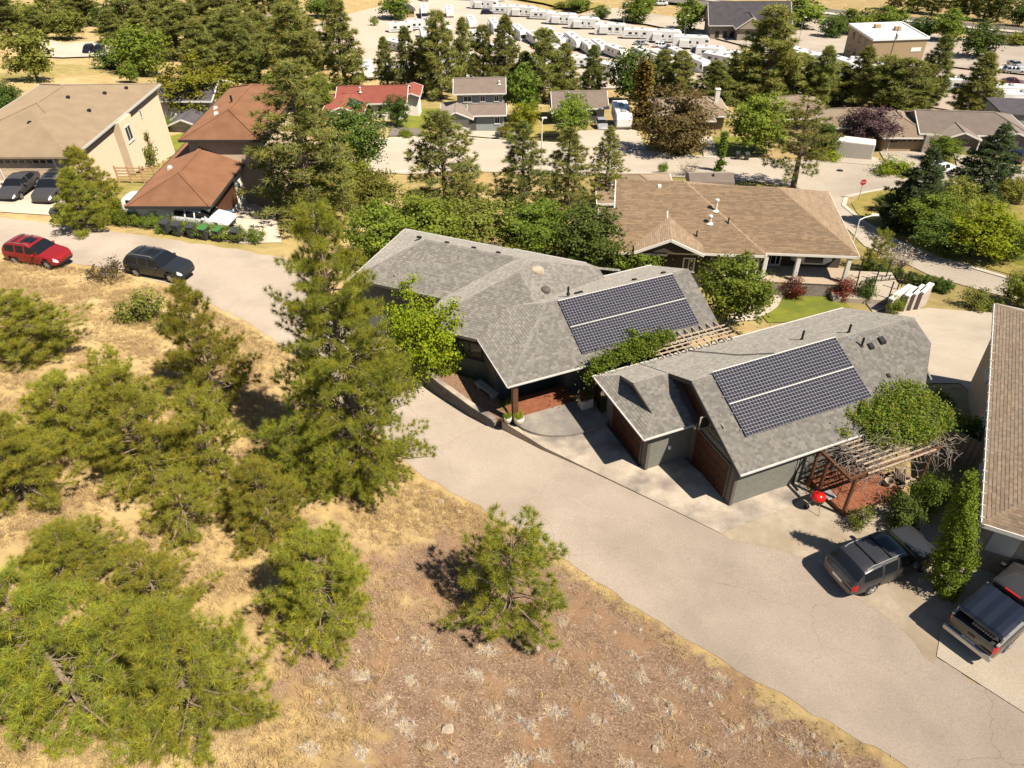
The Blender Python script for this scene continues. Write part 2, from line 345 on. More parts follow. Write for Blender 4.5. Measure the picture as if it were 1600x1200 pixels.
def gp(u, v, up=0.0):
    """the place on the ground met by the sight line u, v"""
    d = np.array(ray(u, v)); t = np.linspace(12, 420, 240)
    P = np.array([0, 0, CAM_H]) + t[:, None]*d
    hit = np.nonzero(P[:, 2] < tz_arr(P[:, :2]) + up)[0]
    if not len(hit): return Vector((*P[-1, :2], tz(*P[-1, :2])))
    i = max(hit[0], 1); tt = np.linspace(t[i-1], t[i], 40); P = np.array([0, 0, CAM_H]) + tt[:, None]*d
    h = np.nonzero(P[:, 2] < tz_arr(P[:, :2]) + up)[0]; p = P[h[0] if len(h) else -1]
    return Vector((p[0], p[1], tz(p[0], p[1])))
def mpp(p): return pix(p)[2]/CAM_F                    # metres per photo pixel at a place

# ------------------------------------------------------------------ terrain sheet
def graded(lo, hi, c, a0, grow):
    out = [c]; st = a0
    while out[-1] < hi: out.append(out[-1]+st); st *= grow
    st = a0; left = [c]
    while left[-1] > lo: left.append(left[-1]-st); st *= grow
    return np.array(left[:0:-1] + out)
gx = np.concatenate([graded(-1500, -45, -45, 1.0, 1.045)[:-1], np.arange(-45, 45, .5), graded(45, 1500, 45, 1.0, 1.045)])
gx = np.unique(gx.round(3)); 
gy = np.concatenate([graded(-120, 0, 0, 1.2, 1.12)[:-1], np.arange(0, 62, .5), graded(62, 2600, 62, .9, 1.018)]); gy = np.unique(gy.round(3))
gy = gy[gy > -120]
GX, GY = np.meshgrid(gx, gy); P2 = np.stack([GX.ravel(), GY.ravel()], 1); ZZ = tz_arr(P2)
def vnoise(P, sc, seed):
    """smooth value noise, numpy"""
    rs = np.random.RandomState(seed); T = rs.rand(256, 256); q = P*sc; i = np.floor(q).astype(int); f = q-i; f = f*f*(3-2*f)
    a = T[i[:, 0] % 256, i[:, 1] % 256]; b = T[(i[:, 0]+1) % 256, i[:, 1] % 256]; c = T[i[:, 0] % 256, (i[:, 1]+1) % 256]; d = T[(i[:, 0]+1) % 256, (i[:, 1]+1) % 256]
    return (a*(1-f[:, 0])+b*f[:, 0])*(1-f[:, 1]) + (c*(1-f[:, 0])+d*f[:, 0])*f[:, 1]
# the open slope on the near side of the lane (used for relief, colour and plants)
SLOPE_EDGE = [atz(u, v, z) for u, v, z in ((-400,392,.2),(0,404,0),(100,416,-.1),(200,432,-.3),(290,458,-.5),(340,485,-.5),(410,525,-.8),(470,575,-.9),(560,662,-.6),(655,745,-.1),(760,800,.2),(900,890,.3),(1050,985,.4),(1200,1075,.5),(1420,1200,.6),(1900,1470,.9))]
_ex = np.array([p.x for p in SLOPE_EDGE]); _ey = np.array([p.y for p in SLOPE_EDGE])
def on_slope(P, m=0.0):
    """metres inside the slope (positive) measured roughly across its lane edge"""
    return np.interp(P[:, 0], _ex, _ey) - P[:, 1] - m
ins = on_slope(P2)
rel = (vnoise(P2, .5, 1)-.5)*.22 + (vnoise(P2, 1.3, 2)-.5)*.12
ZM = ZZ + np.where(ins > .6, rel*np.clip((ins-.6)/2, 0, 1), 0)
def slope_z(x, y):
    p = np.array([[x, y]]); i = on_slope(p)[0]; r = (vnoise(p, .5, 1)[0]-.5)*.22 + (vnoise(p, 1.3, 2)[0]-.5)*.12
    return tz(x, y) + (r*min(max((i-.6)/2, 0), 1) if i > .6 else 0)
nx, ny = len(gx), len(gy)
me = bpy.data.meshes.new('terrain')
vv = np.column_stack([P2, ZM]); idx = np.arange(nx*ny).reshape(ny, nx)
F = np.stack([idx[:-1, :-1], idx[:-1, 1:], idx[1:, 1:], idx[1:, :-1]], -1).reshape(-1, 4)
me.vertices.add(len(vv)); me.vertices.foreach_set('co', vv.ravel())
me.loops.add(F.size); me.loops.foreach_set('vertex_index', F.ravel().astype(np.int32))
me.polygons.add(len(F)); me.polygons.foreach_set('loop_start', np.arange(0, F.size, 4, dtype=np.int32)); me.polygons.foreach_set('loop_total', np.full(len(F), 4, np.int32))
me.update(); me.validate(); me.polygons.foreach_set('use_smooth', [True]*len(F))
# soil zones: r = how bare and brown, g = how green
bare = np.clip(1 - np.abs(P2[:, 0]-4)/15, 0, 1)*np.clip((20-P2[:, 1])/5 + 1, 0, 1)*(ins > 0)
bare = np.clip(bare*1.6 + (vnoise(P2, .35, 5)-.5)*.9*(ins > 0)*np.clip((P2[:, 0]+14)/10, 0, 1), 0, 1)
bare = np.where((ins > 0) & (ins < 1.2) & (P2[:, 0] > 0), bare*.55, bare)
mid = ((P2[:, 1] > 40) & (P2[:, 1] < 170)).astype(float)
green = np.clip(vnoise(P2, .09, 9)*1.5-.45, 0, 1)*mid*(np.abs(P2[:, 0]) < 120)*(ins < -4)
ca = me.color_attributes.new('zone', 'FLOAT_COLOR', 'POINT'); ca.data.foreach_set('color', np.column_stack([bare, green, np.zeros(len(bare)), np.ones(len(bare))]).ravel())
m = M('earth', (.42,.30,.125), (.28,.197,.094), scale=1.7, rough=1, bump=.08, bscale=9, detail=10, c3=(.43,.325,.16), s3=.35)
t = m.node_tree; b = t.nodes['Principled BSDF']; base = b.inputs['Base Color'].links[0].from_socket
at = t.nodes.new('ShaderNodeAttribute'); at.attribute_name = 'zone'; sx = t.nodes.new('ShaderNodeSeparateColor'); lk(t, at.outputs[0], sx.inputs[0])
tc = t.nodes.new('ShaderNodeTexCoord')
def nz(sc, dt=8):
    n = t.nodes.new('ShaderNodeTexNoise'); n.inputs['Scale'].default_value = sc; n.inputs['Detail'].default_value = dt; lk(t, tc.outputs['Object'], n.inputs['Vector']); return n.outputs[0]
def mixc(f, a, bb):
    x = t.nodes.new('ShaderNodeMix'); x.data_type = 'RGBA'; lk(t, f, x.inputs[0])
    for i, q in ((6, a), (7, bb)):
        if isinstance(q, tuple): x.inputs[i].default_value = (*q, 1)
        else: lk(t, q, x.inputs[i])
    return x.outputs[2]
def rg(f, lo, hi):
    r = t.nodes.new('ShaderNodeMapRange'); r.inputs[1].default_value = lo; r.inputs[2].default_value = hi; lk(t, f, r.inputs[0]); return r.outputs[0]
dirt = mixc(rg(nz(2.2), .35, .68), (.168,.103,.063), (.238,.156,.10)); dirt = mixc(rg(nz(16, 8), .54, .66), dirt, (.37,.275,.195)); dirt = mixc(rg(nz(10, 9), .55, .68), dirt, (.10,.062,.040)); dirt = mixc(rg(nz(.8, 6), .5, .72), dirt, (.265,.158,.085))
ad = t.nodes.new('ShaderNodeMath'); ad.operation = 'ADD'; lk(t, sx.outputs[0], ad.inputs[0])
n2 = t.nodes.new('ShaderNodeMath'); n2.operation = 'MULTIPLY_ADD'; n2.inputs[1].default_value = .9; n2.inputs[2].default_value = -.45; lk(t, nz(1.1), n2.inputs[0]); lk(t, n2.outputs[0], ad.inputs[1])
c = mixc(rg(ad.outputs[0], .3, .62), base, dirt)
gr = mixc(rg(nz(.7), .35, .65), (.15,.14,.03), (.27,.22,.07))
c = mixc(sx.outputs[1], c, gr); lk(t, c, b.inputs['Base Color'])
me.materials.append(m); terrain = bpy.data.objects.new('terrain', me); C.objects.link(terrain); terrain['kind'] = 'structure'

# ------------------------------------------------------------------ roads and paving: sheets draped a little above the terrain
def drape(name, poly, mat, dz=.05, res=1.5, kind='structure', label=None, cat=None, parent=None, ragged=0.0):
    """poly: list of (x, y) places or ((u, v) sight lines if prefixed 'px')"""
    pts = [(p[0], p[1]) for p in poly]
    if ragged:
        q = []; rr = random.Random(len(pts)*7)
        for a, b_ in zip(pts, pts[1:]+pts[:1]):
            L = math.hypot(b_[0]-a[0], b_[1]-a[1]); n_ = max(1, min(60, int(L/.5)))
            q += [(a[0]+(b_[0]-a[0])*i/n_+rr.uniform(-ragged, ragged), a[1]+(b_[1]-a[1])*i/n_+rr.uniform(-ragged, ragged)) for i in range(n_)]
        pts = q
    bm = bmesh.new(); vs = [bm.verts.new((x, y, 0)) for x, y in pts]; bm.faces.new(vs)
    bmesh.ops.triangulate(bm, faces=bm.faces[:])
    for _ in range(9):
        long = [e for e in bm.edges if e.calc_length() > res*(1 + max(0, (e.verts[0].co.y-60)/60))]
        if not long: break
        bmesh.ops.subdivide_edges(bm, edges=long, cuts=1, use_grid_fill=False); bmesh.ops.triangulate(bm, faces=bm.faces[:])
    Z = tz_arr([(v.co.x, v.co.y) for v in bm.verts])
    for v, z in zip(bm.verts, Z): v.co.z = z + dz*(1 + max(0, (v.co.y-60)/70))
    for f in bm.faces:
        if f.normal.z < 0: f.normal_flip()
        f.smooth = True
    bm.normal_update()
    for f in bm.faces:
        if f.normal.z < 0: f.normal_flip()
    me = bpy.data.meshes.new(name); bm.to_mesh(me); bm.free(); me.materials.append(MAT[mat])
    o = bpy.data.objects.new(name, me); C.objects.link(o); o['kind'] = kind
    if parent: o.parent = parent
    if label: tag(o, label, cat)
    return o
def PX(*l): return [gp(u, v) for u, v in l]
def kerb(name, pts, w_=.18, h=.12, mat='kerb', res=1.2):
    P = [Vector((p[0], p[1], 0)) for p in pts]; Q = []
    for a, b_ in zip(P[:-1], P[1:]):
        n = max(1, int((b_-a).length/res)); Q += [a + (b_-a)*i/n for i in range(n)]
    Q.append(P[-1]); mb = MB(); L = []
    for i, p in enumerate(Q):
        d = (Q[min(i+1, len(Q)-1)] - Q[max(i-1, 0)]).normalized(); s = Vector((-d.y, d.x, 0))*w_/2
        for q in (p-s, p+s): L.append((q.x, q.y, tz(q.x, q.y)))
    vs = []; fs = []
    for i in range(len(Q)):
        a, b_ = L[2*i], L[2*i+1]; vs += [(a[0], a[1], a[2]-.1), (a[0], a[1], a[2]+h), (b_[0], b_[1], b_[2]+h), (b_[0], b_[1], b_[2]-.1)]
    for i in range(len(Q)-1):
        k = 4*i
        for j in range(3): fs.append((k+j, k+j+1, k+5+j, k+4+j))
    mb.add(vs, fs); o = mb.build(name, mat); o['kind'] = 'structure'; return o

lane_near = [atz(u, v, z) for u, v, z in ((-260,390,.1),(0,402,0),(100,414,-.1),(200,430,-.3),(290,456,-.5),(340,483,-.5),(410,523,-.8),(470,573,-.9),(560,660,-.6),(655,743,-.1),(760,798,.2),(900,888,.3),(1050,983,.4),(1200,1073,.5),(1420,1198,.6),(1800,1410,.8))]
lane_far = [atz(u, v, z) for u, v, z in ((1800,1215,.4),(1600,1112,.25),(1465,1030,.15),(1410,960,.1),(1280,848,.05),(1120,824,0),(855,690,-.1),(782,652,-.4),(700,612,-.8),(640,562,-1),(560,490,-1),(500,430,-.9),(455,395,-1),(400,392,-1),(300,382,-.9),(200,364,-.8),(100,350,-.8),(0,342,-.8),(-260,320,-.6))]
drape('lane', lane_near + lane_far, 'road', .018, 1.0, ragged=.13)
drape('gravel_pad', [atz(*q) for q in ((1110,826,0),(1230,778,0),(1275,762,0),(1400,800,0),(1500,840,0),(1560,900,.1),(1462,1040,.15),(1395,975,.1),(1268,872,.05),(1140,842,0))], 'gravel', .024, 1.0, ragged=.12)
drape('truck_pad', [atz(*q) for q in ((1463,1026,.15),(1470,985,.15),(1530,872,.15),(1700,960,.2),(1800,1215,.4),(1600,1114,.25))], 'concrete_light', .05, 1.0)
# streets in the valley
st_far = PX((470,222),(540,217),(700,213),(820,222),(900,226),(1000,237),(1100,246),(1190,250),(1300,254),(1400,262),(1460,268),(1600,290),(1750,306))
st_near = PX((1750,330),(1600,310),(1500,292),(1440,291),(1400,293),(1350,302),(1322,308),(1318,322),(1345,345),(1400,378),(1470,405),(1600,443),(1750,480),(1750,530),(1600,470),(1560,462),(1450,430),(1400,405),(1350,385),(1310,345),(1280,302),(1200,286),(1100,280),(950,276),(820,270),(700,268),(560,266),(470,262))
drape('street', st_far + st_near, 'street', .06, 2.0)
kerb('street_kerb', PX((540,217),(700,213),(820,222),(900,226),(1000,237),(1100,246),(1190,250),(1300,254)), .5, .14)
kerb('street_kerb', PX((1600,310),(1500,292),(1440,291),(1400,293),(1350,302),(1322,308),(1318,322),(1345,345),(1400,378),(1470,405),(1600,443),(1750,480)), .5, .14)
kerb('street_kerb', PX((640,268),(560,266)), .5, .14)
kerb('pavement_strip', PX((1310,300),(1312,322),(1340,350),(1398,384),(1468,412),(1600,450)), 1.3, .05, 'concrete_light')
# driveways
drape('driveway', PX((0,332),(95,338),(118,300),(118,279),(20,277),(-60,277),(-60,330)), 'concrete_light', .07)
drape('driveway', PX((285,352),(330,322),(395,318),(430,335),(440,380),(380,382),(300,372)), 'concrete_light', .06)
drape('driveway', PX((905,226),(870,208),(915,205),(990,200),(1000,212),(1010,236)), 'street', .075)
drape('driveway', PX((1100,247),(1092,217),(1112,214),(1122,246)), 'concrete_light', .08)
drape('driveway', PX((1388,262),(1374,238),(1440,236),(1462,262),(1440,268)), 'street', .075)
drape('driveway', PX((1345,238),(1270,240),(1290,253),(1400,262)), 'street', .078)
drape('driveway', PX((1500,282),(1490,240),(1600,262),(1640,298)), 'street', .075)
drape('driveway', PX((606,214),(612,200),(655,202),(668,213)), 'asphalt_dark', .08)
drape('driveway', PX((730,213),(728,202),(760,201),(815,208),(822,221)), 'street', .08)
drape('driveway', PX((1185,500),(1215,480),(1235,440),(1190,440),(1160,470),(1130,505)), 'concrete_light', .07)
drape('lower_yard', PX((1395,490),(1450,482),(1560,490),(1620,540),(1570,640),(1540,640),(1500,600),(1440,600),(1430,545)), 'concrete_light', .06)
drape('lower_path', PX((1365,490),(1352,474),(1362,452),(1402,458),(1398,478)), 'concrete', .075)
# lawns
drape('lawn', PX((1188,490),(1225,462),(1240,452),(1290,458),(1320,472),(1330,486),(1310,500),(1200,505)), 'lawn', .062)
drape('lawn', PX((615,197),(640,172),(690,170),(700,182),(660,205),(640,202)), 'lawn', .07)
drape('lawn', PX((760,205),(785,200),(850,196),(880,212),(830,216)), 'lawn_dry', .07)
drape('lawn', PX((1115,246),(1112,215),(1190,215),(1200,240)), 'lawn', .07)
drape('lawn', PX((1350,300),(1400,296),(1600,325),(1750,350),(1750,470),(1600,436),(1470,398),(1400,370),(1340,335),(1330,318)), 'lawn_dry', .05)
drape('lawn', PX((1560,345),(1620,345),(1640,420),(1590,415),(1560,390)), 'lawn', .06)
drape('lawn', PX((258,250),(262,215),(300,205),(300,235)), 'lawn', .06)
# the trailer lot, its approach and the highway
drape('trailer_lot', PX((470,45),(560,20),(660,-4),(760,-6),(905,28),(1000,42),(1110,62),(1180,80),(1300,90),(1420,100),(1600,120),(1700,140),(1700,200),(1560,185),(1430,165),(1300,150),(1100,140),(900,140),(700,135),(560,120),(480,90)), 'lot', .1, 6)
drape('upper_lot', PX((900,26),(1010,40),(1110,60),(1180,78),(1300,88),(1420,98),(1600,118),(1700,130),(1700,80),(1600,72),(1480,58),(1340,34),(1230,30),(1060,30),(960,15)), 'street', .13, 6)
drape('highway', PX((1030,-8),(1100,3),(1250,14),(1400,28),(1600,48),(1750,62),(1750,78),(1600,62),(1400,42),(1250,27),(1100,14),(960,-2)), 'asphalt_dark', .22, 6)
drape('highway_median', PX((1030,-2),(1250,21),(1400,35),(1600,55),(1750,70),(1750,73),(1600,58),(1400,38),(1250,24)), 'kerb', .3, 6)
drape('field', PX((800,-6),(900,4),(945,10),(905,22),(850,8),(770,-6)), 'straw_field' if 'straw_field' in MAT else 'lawn_dry', .16, 6)
drape('side_lot', PX((60,60),(100,70),(215,62),(215,88),(100,92),(40,90)), 'street', .12, 4)
# ------------------------------------------------------------------ roofs
def pframe(poly):
    n = Vector((0, 0, 0))
    for i in range(len(poly)):
        a, b_ = poly[i], poly[(i+1) % len(poly)]; n += a.cross(b_)
    n.normalize()
    if n.z < 0: n = -n
    x = Vector((0, 0, 1)).cross(n); x = x.normalized() if x.length > 1e-4 else Vector((1, 0, 0))
    return n, x, n.cross(x)
def clip(poly, fn):
    out = []
    for i in range(len(poly)):
        a, b_ = poly[i], poly[(i+1) % len(poly)]; fa, fb = fn(a), fn(b_)
        if fa >= 0: out.append(a)
        if fa*fb < 0: out.append(a + (b_-a)*(fa/(fa-fb)))
    return out
def hip_roof(x0, x1, y0, y1, ze, k, hl=True, hr=True, tf=None):
    yr = (y0+y1)/2; h = (y1-y0)/2; zr = ze+h*k; xl = x0+h if hl else x0; xr = x1-h if hr else x1
    if xl > xr: xl = xr = (x0+x1)/2
    P = [[(x0,y0,ze),(x1,y0,ze),(xr,yr,zr),(xl,yr,zr)], [(x1,y1,ze),(x0,y1,ze),(xl,yr,zr),(xr,yr,zr)]]
    if hl: P.append([(x0,y1,ze),(x0,y0,ze),(xl,yr,zr)])
    if hr: P.append([(x1,y0,ze),(x1,y1,ze),(xr,yr,zr)])
    lines = [((xl,yr,zr),(xr,yr,zr))]
    if hl: lines += [((x0,y0,ze),(xl,yr,zr)), ((x0,y1,ze),(xl,yr,zr))]
    if hr: lines += [((x1,y0,ze),(xr,yr,zr)), ((x1,y1,ze),(xr,yr,zr))]
    tf = tf or (lambda p: p)
    P = [[Vector(tf(p)) for p in q] for q in P]
    P = [[p for i, p in enumerate(q) if (p-q[i-1]).length > 1e-4] for q in P]
    return P, [(Vector(tf(a)), Vector(tf(b_))) for a, b_ in lines]
def roof_h(polys):
    pl = []
    for q in polys:
        n, x, y = pframe(q); pl.append((n, q[0]))
    def f(x, y): return min(p.z - (n.x*(x-p.x)+n.y*(y-p.y))/n.z for n, p in pl)
    return f
def shingle_tabs(mb, polys, expo=.145, wr=(.09,.24), lift=.016, tone=(.72,1.25), skip=None, seed=1):
    rg_ = random.Random(seed)
    for q in polys:
        n, X, Y = pframe(q); o = min(q, key=lambda p: p.z); Q = [((p-o).dot(X), (p-o).dot(Y)) for p in q]
        ymax = max(p[1] for p in Q)
        def span(y):
            xs = []
            for i in range(len(Q)):
                (xa, ya), (xb, yb) = Q[i], Q[(i+1) % len(Q)]
                if abs(ya-yb) > 1e-6 and min(ya, yb)-1e-6 <= y <= max(ya, yb)+1e-6: xs.append(xa+(xb-xa)*(y-ya)/(yb-ya))
                elif abs(ya-yb) <= 1e-6 and abs(y-ya) < 1e-5: xs += [xa, xb]
            return (min(xs), max(xs)) if len(xs) > 1 else None
        y = 0.0; row = 0
        while y < ymax-.03:
            y1 = min(y+expo*1.04, ymax); a = span(y+1e-4); b_ = span(y1-1e-4)
            if a and b_:
                x = a[0]; w0 = max(a[1]-a[0], 1e-3); w1 = b_[1]-b_[0]
                g = .94 + .12*rg_.random()
                while x < a[1]-1e-3:
                    xe = min(x+rg_.uniform(*wr), a[1])
                    if a[1]-xe < .1: xe = a[1]
                    def tp(xx): # slanted ends follow the roof edge, inner cuts stay straight up the slope
                        return min(max(xx, b_[0]), b_[1])
                    c = o + X*((x+xe)/2) + Y*((y+y1)/2)
                    if not (skip and skip(c)):
                        l = lift*(.7+.6*rg_.random()); v = g*(tone[0]+(tone[1]-tone[0])*rg_.random()**1.3); ww = .97+.06*rg_.random()
                        mb.c = (v*ww, v, v/ww)
                        p0, p1 = o+X*x+Y*y, o+X*xe+Y*y; p2, p3 = o+X*tp(xe)+Y*y1, o+X*tp(x)+Y*y1
                        mb.add([p0+n*.001, p1+n*.001, p1+n*l, p0+n*l, p2+n*.003, p3+n*.003], [(0,1,2,3), (3,2,4,5)])
                    x = xe
            y += expo; row += 1
    mb.c = (1, 1, 1)
def ridge_caps(mb, lines, w_=.3, seed=3, tone=(.85,1.25), skip=None):
    rg_ = random.Random(seed)
    for a, b_ in lines:
        L = (b_-a).length
        if L < .3: continue
        n = max(1, int(L/.22)); d = (b_-a)/n
        s = d.cross(Vector((0, 0, 1))).normalized()*w_/2
        dn = Vector((0, 0, -w_*.22)); up = Vector((0, 0, .035))
        for i in range(n):
            p = a+d*i; q = p+d*1.05
            if skip and skip((p+q)/2+Vector((0,0,.02))): continue
            v = rg_.uniform(*tone); mb.c = (v, v, v)
            mb.add([p-s+dn+up*.6, p+up, p+s+dn+up*.6, q-s+dn+up*.3, q+up*.75, q+s+dn+up*.3], [(0,1,4,3), (1,2,5,4), (0,3,5,2)])
    mb.c = (1, 1, 1)
def deck_solid(mb, polys, th=.16):
    for q in polys:
        n, X, Y = pframe(q); q2 = q
        if (q[1]-q[0]).cross(q[2]-q[1]).z < 0: q2 = q[::-1]
        k = len(q2); vs = [p - Vector((0,0,.002)) for p in q2] + [p - Vector((0,0,th)) for p in q2]
        mb.add(vs, [tuple(range(k)), tuple(range(2*k-1, k-1, -1))] + [(i, k+i, k+(i+1) % k, (i+1) % k) for i in range(k)])
def roof(parent, off, sets, mat, deckmat='soffit', expo=.145, wr=(.09,.24), tone=(.74,1.2), caps=True, seed=1, tabs=True):
    """sets: list of (polys, lines) in site coordinates; one roof part, its shingles as a sub-part"""
    o3 = Vector(off); dk = MB(); sh = MB(); hs = [roof_h(p) for p, _ in sets]
    for i, (polys, lines) in enumerate(sets):
        def skip(c, i=i): return any(h(c.x, c.y) > c.z+.04 and inside(c, sets[j][0]) for j, h in enumerate(hs) if j != i)
        deck_solid(dk, [[p-o3 for p in q] for q in polys])
        if tabs:
            t_ = MB(); shingle_tabs(t_, polys, expo, wr, tone=tone, skip=skip if len(sets) > 1 else None, seed=seed+i)
            if caps: ridge_caps(t_, lines, skip=skip if len(sets) > 1 else None)
            b0 = len(sh.v); sh.v += [(v[0]-o3.x, v[1]-o3.y, v[2]-o3.z) for v in t_.v]; sh.f += [[k+b0 for k in f] for f in t_.f]; sh.t += t_.t
    r = dk.build('roof', deckmat if tabs else mat, parent)
    if tabs: sh.build('shingles', mat, r, tint=True, kind='stuff')
    return r
def inside(c, polys):
    for q in polys:
        s = 0
        for i in range(len(q)):
            a, b_ = q[i], q[(i+1) % len(q)]; cr = (b_.x-a.x)*(c.y-a.y)-(b_.y-a.y)*(c.x-a.x)
            if cr > 0: s |= 1
            elif cr < 0: s |= 2
        if s != 3: return True
    return False
def gutter(parent, pts, off=(0,0,0), mat='gutter', w_=.08, name='gutter'):
    mb = MB(); o3 = Vector(off); P = [Vector(p)-o3 for p in pts]
    for a, b_ in zip(P[:-1], P[1:]): mb.beam(a, b_, w_, w_*.9)
    return mb.build(name, mat, parent)
# wall pieces in a wall's own plane: origin, direction along the wall (unit), outward normal
def win(parent, o, d, n, x, z, w_, h, frame='trim_white', bars=1, name='window', proud=.05, glass='glass_dark', sill=True):
    o = Vector(o); d = Vector(d); n = Vector(n); U_ = Vector((0, 0, 1))
    def pt(a, b_, c): return o + d*(x+a) + U_*(z+b_) + n*c
    def slab(mb, a0, a1, b0, b1, c0, c1):
        v = [pt(a0,b0,c0),pt(a1,b0,c0),pt(a1,b0,c1),pt(a0,b0,c1),pt(a0,b1,c0),pt(a1,b1,c0),pt(a1,b1,c1),pt(a0,b1,c1)]
        mb.add(v, [(0,1,2,3),(7,6,5,4),(0,4,5,1),(1,5,6,2),(2,6,7,3),(3,7,4,0)])
    f = MB(); t_ = max(.06, min(.11, h*.1))
    slab(f, 0, w_, 0, t_, 0, proud); slab(f, 0, w_, h-t_, h, 0, proud); slab(f, 0, t_, t_, h-t_, 0, proud); slab(f, w_-t_, w_, t_, h-t_, 0, proud)
    for i in range(bars): xx = w_*(i+1)/(bars+1); slab(f, xx-t_*.3, xx+t_*.3, t_, h-t_, 0, proud*.8)
    wo = f.build(name, frame, parent)
    g = MB(); slab(g, t_*.9, w_-t_*.9, t_*.9, h-t_*.9, 0, proud*.4); g.build('pane', glass, wo)
    if sill:
        s = MB(); slab(s, -.06, w_+.06, -.07, -.004, 0, proud+.05); s.build('sill', frame, wo)
    return wo
def garage_door(parent, o, d, n, x, w_, h, mat='trim_white', lights=0, rows=4, cols=4, frame='trim_white'):
    o = Vector(o); d = Vector(d); n = Vector(n); U_ = Vector((0, 0, 1))
    def slab(mb, a0, a1, b0, b1, c0, c1):
        P = lambda a, b_, c: o + d*(x+a) + U_*b_ + n*c
        mb.add([P(a0,b0,c0),P(a1,b0,c0),P(a1,b0,c1),P(a0,b0,c1),P(a0,b1,c0),P(a1,b1,c0),P(a1,b1,c1),P(a0,b1,c1)], [(0,1,2,3),(7,6,5,4),(0,4,5,1),(1,5,6,2),(2,6,7,3),(3,7,4,0)])
    g = MB(); rh = h/rows
    for r_ in range(rows):
        slab(g, .0, w_, r_*rh+.008, (r_+1)*rh-.008, 0, .03)
        if not (lights and r_ == rows-1):
            for c in range(cols): slab(g, (c+.12)*w_/cols, (c+.88)*w_/cols, r_*rh+rh*.2, r_*rh+rh*.8, .03, .042)
    go = g.build('garage_door', mat, parent)
    for c in range(lights):
        q = MB(); slab(q, (c+.14)*w_/lights, (c+.86)*w_/lights, h-rh*.75, h-rh*.25, .028, .04); q.build('pane', 'glass_dark', go)
    f = MB(); slab(f, -.13, -.004, 0, h+.13, 0, .06); slab(f, w_+.004, w_+.13, 0, h+.13, 0, .06); slab(f, -.004, w_+.004, h+.004, h+.13, 0, .06); f.build('frame', frame, go)
    return go
def pipe_vent(parent, p, h=.45, r=.05, mat='metal_black', name='vent_pipe'):
    mb = MB(); p = Vector(p); mb.tube([p-Vector((0,0,.1)), p+Vector((0,0,h))], r, 8); mb.lathe([(r*1.9,-.02),(r*1.9,.03),(r,.06)], 8, p); return mb.build(name, mat, parent)
def box_vent(parent, p, s=.28, mat='metal_black', slope=0.4, yaw=0.0, name='roof_vent'):
    mb = MB(); c_, s_ = math.cos(yaw), math.sin(yaw); p = Vector(p)
    b0 = [(-s/2,-s/2),(s/2,-s/2),(s/2,s/2),(-s/2,s/2)]
    lo = [p+Vector((x*c_-y*s_, x*s_+y*c_, y*slope-.03)) for x, y in b0]; hi = [p+Vector((x*.8*c_-y*.8*s_, x*.8*s_+y*.8*c_, y*.8*slope+s*.42)) for x, y in b0]
    mb.add(lo+hi, [(0,1,5,4),(1,2,6,5),(2,3,7,6),(3,0,4,7),(4,5,6,7)]); return mb.build(name, mat, parent)

# ------------------------------------------------------------------ the two solar-roofed houses share a site frame: u along their ridges, v across
SO = Vector((9.85, 23.85, 0)); SY = R(21.5)
SU = Vector((math.cos(SY), math.sin(SY), 0)); SV = Vector((-math.sin(SY), math.cos(SY), 0))
def SW(u, v, z=0): return SO + SU*u + SV*v + Vector((0, 0, z))
K = math.tan(R(25)); ZE = 2.7; r2 = math.sqrt(.5)
def st2uv(t_, s_, z): return ((s_+t_)*r2, (s_-t_)*r2, z)

# ---- house A: long grey roofed house
A0 = (-3.0, 13.0, 0); HA = thing('house', 'long grey-shingled house with a solar array, wings set at an angle', 'house', SW(*A0), SY)
R1 = hip_roof(-7.27, 5.2, 8.97, 16.4, ZE, K, True, False)
R2 = hip_roof(-24.35, -14.0, 7.2, 14.0, ZE, K, True, False, tf=lambda p: st2uv(p[0], p[1], p[2]))
R3 = hip_roof(4.25, 14.1, -18.2, -9.6, ZE+.003, K, True, True, tf=lambda p: st2uv(p[1], p[0], p[2]))
cl = lambda p: 1.72 - p.x
R3 = ([q for q in (clip(q, cl) for q in R3[0]) if len(q) > 2], [(a, b_) if cl(b_) > 0 else (a, a) for a, b_ in R3[1]])
rA = roof(HA, A0, [R1, R2, R3], 'shingle_grey', seed=11)
wa = MB(); o = Vector(A0)
def wbox(mb, pts, z0, z1, off): mb.prism([(p[0]-off[0], p[1]-off[1]) for p in pts], z0, z1)
wbox(wa, [(-3.2,10.75),(4.75,10.75),(4.75,15.95),(-6.8,15.95),(-6.8,12.2),(-3.2,12.2)], -4, ZE+.05, A0)
wbox(wa, [st2uv(*q, 0)[:2] for q in ((-17.7,4.75),(-12.6,4.75),(-12.6,13.6),(-17.7,13.6))], -4, ZE+.05, A0)
wbox(wa, [st2uv(*q, 0)[:2] for q in ((-23.9,7.65),(-17.69,7.65),(-17.69,13.55),(-23.9,13.55))], -4, ZE+.05, A0)
wa.add([(4.75-o.x,10.75-o.y,ZE),(4.75-o.x,15.95-o.y,ZE),(4.75-o.x,12.69-o.y,4.3),(4.6-o.x,10.75-o.y,ZE),(4.6-o.x,15.95-o.y,ZE),(4.6-o.x,12.69-o.y,4.3)], [(0,1,2),(3,5,4),(0,2,5,3),(1,4,5,2)])
wallA = wa.build('wall', 'siding_grey', HA)
gutter(HA, [(-7.27,13.3,ZE-.03),(-7.3,8.93,ZE-.03),(5.2,8.93,ZE-.03)], A0)
gutter(HA, [Vector(st2uv(-24.39,7.2,ZE-.03)), Vector(st2uv(-24.39,14.04,ZE-.03)), Vector(st2uv(-16.6,14.04,ZE-.03))], A0)
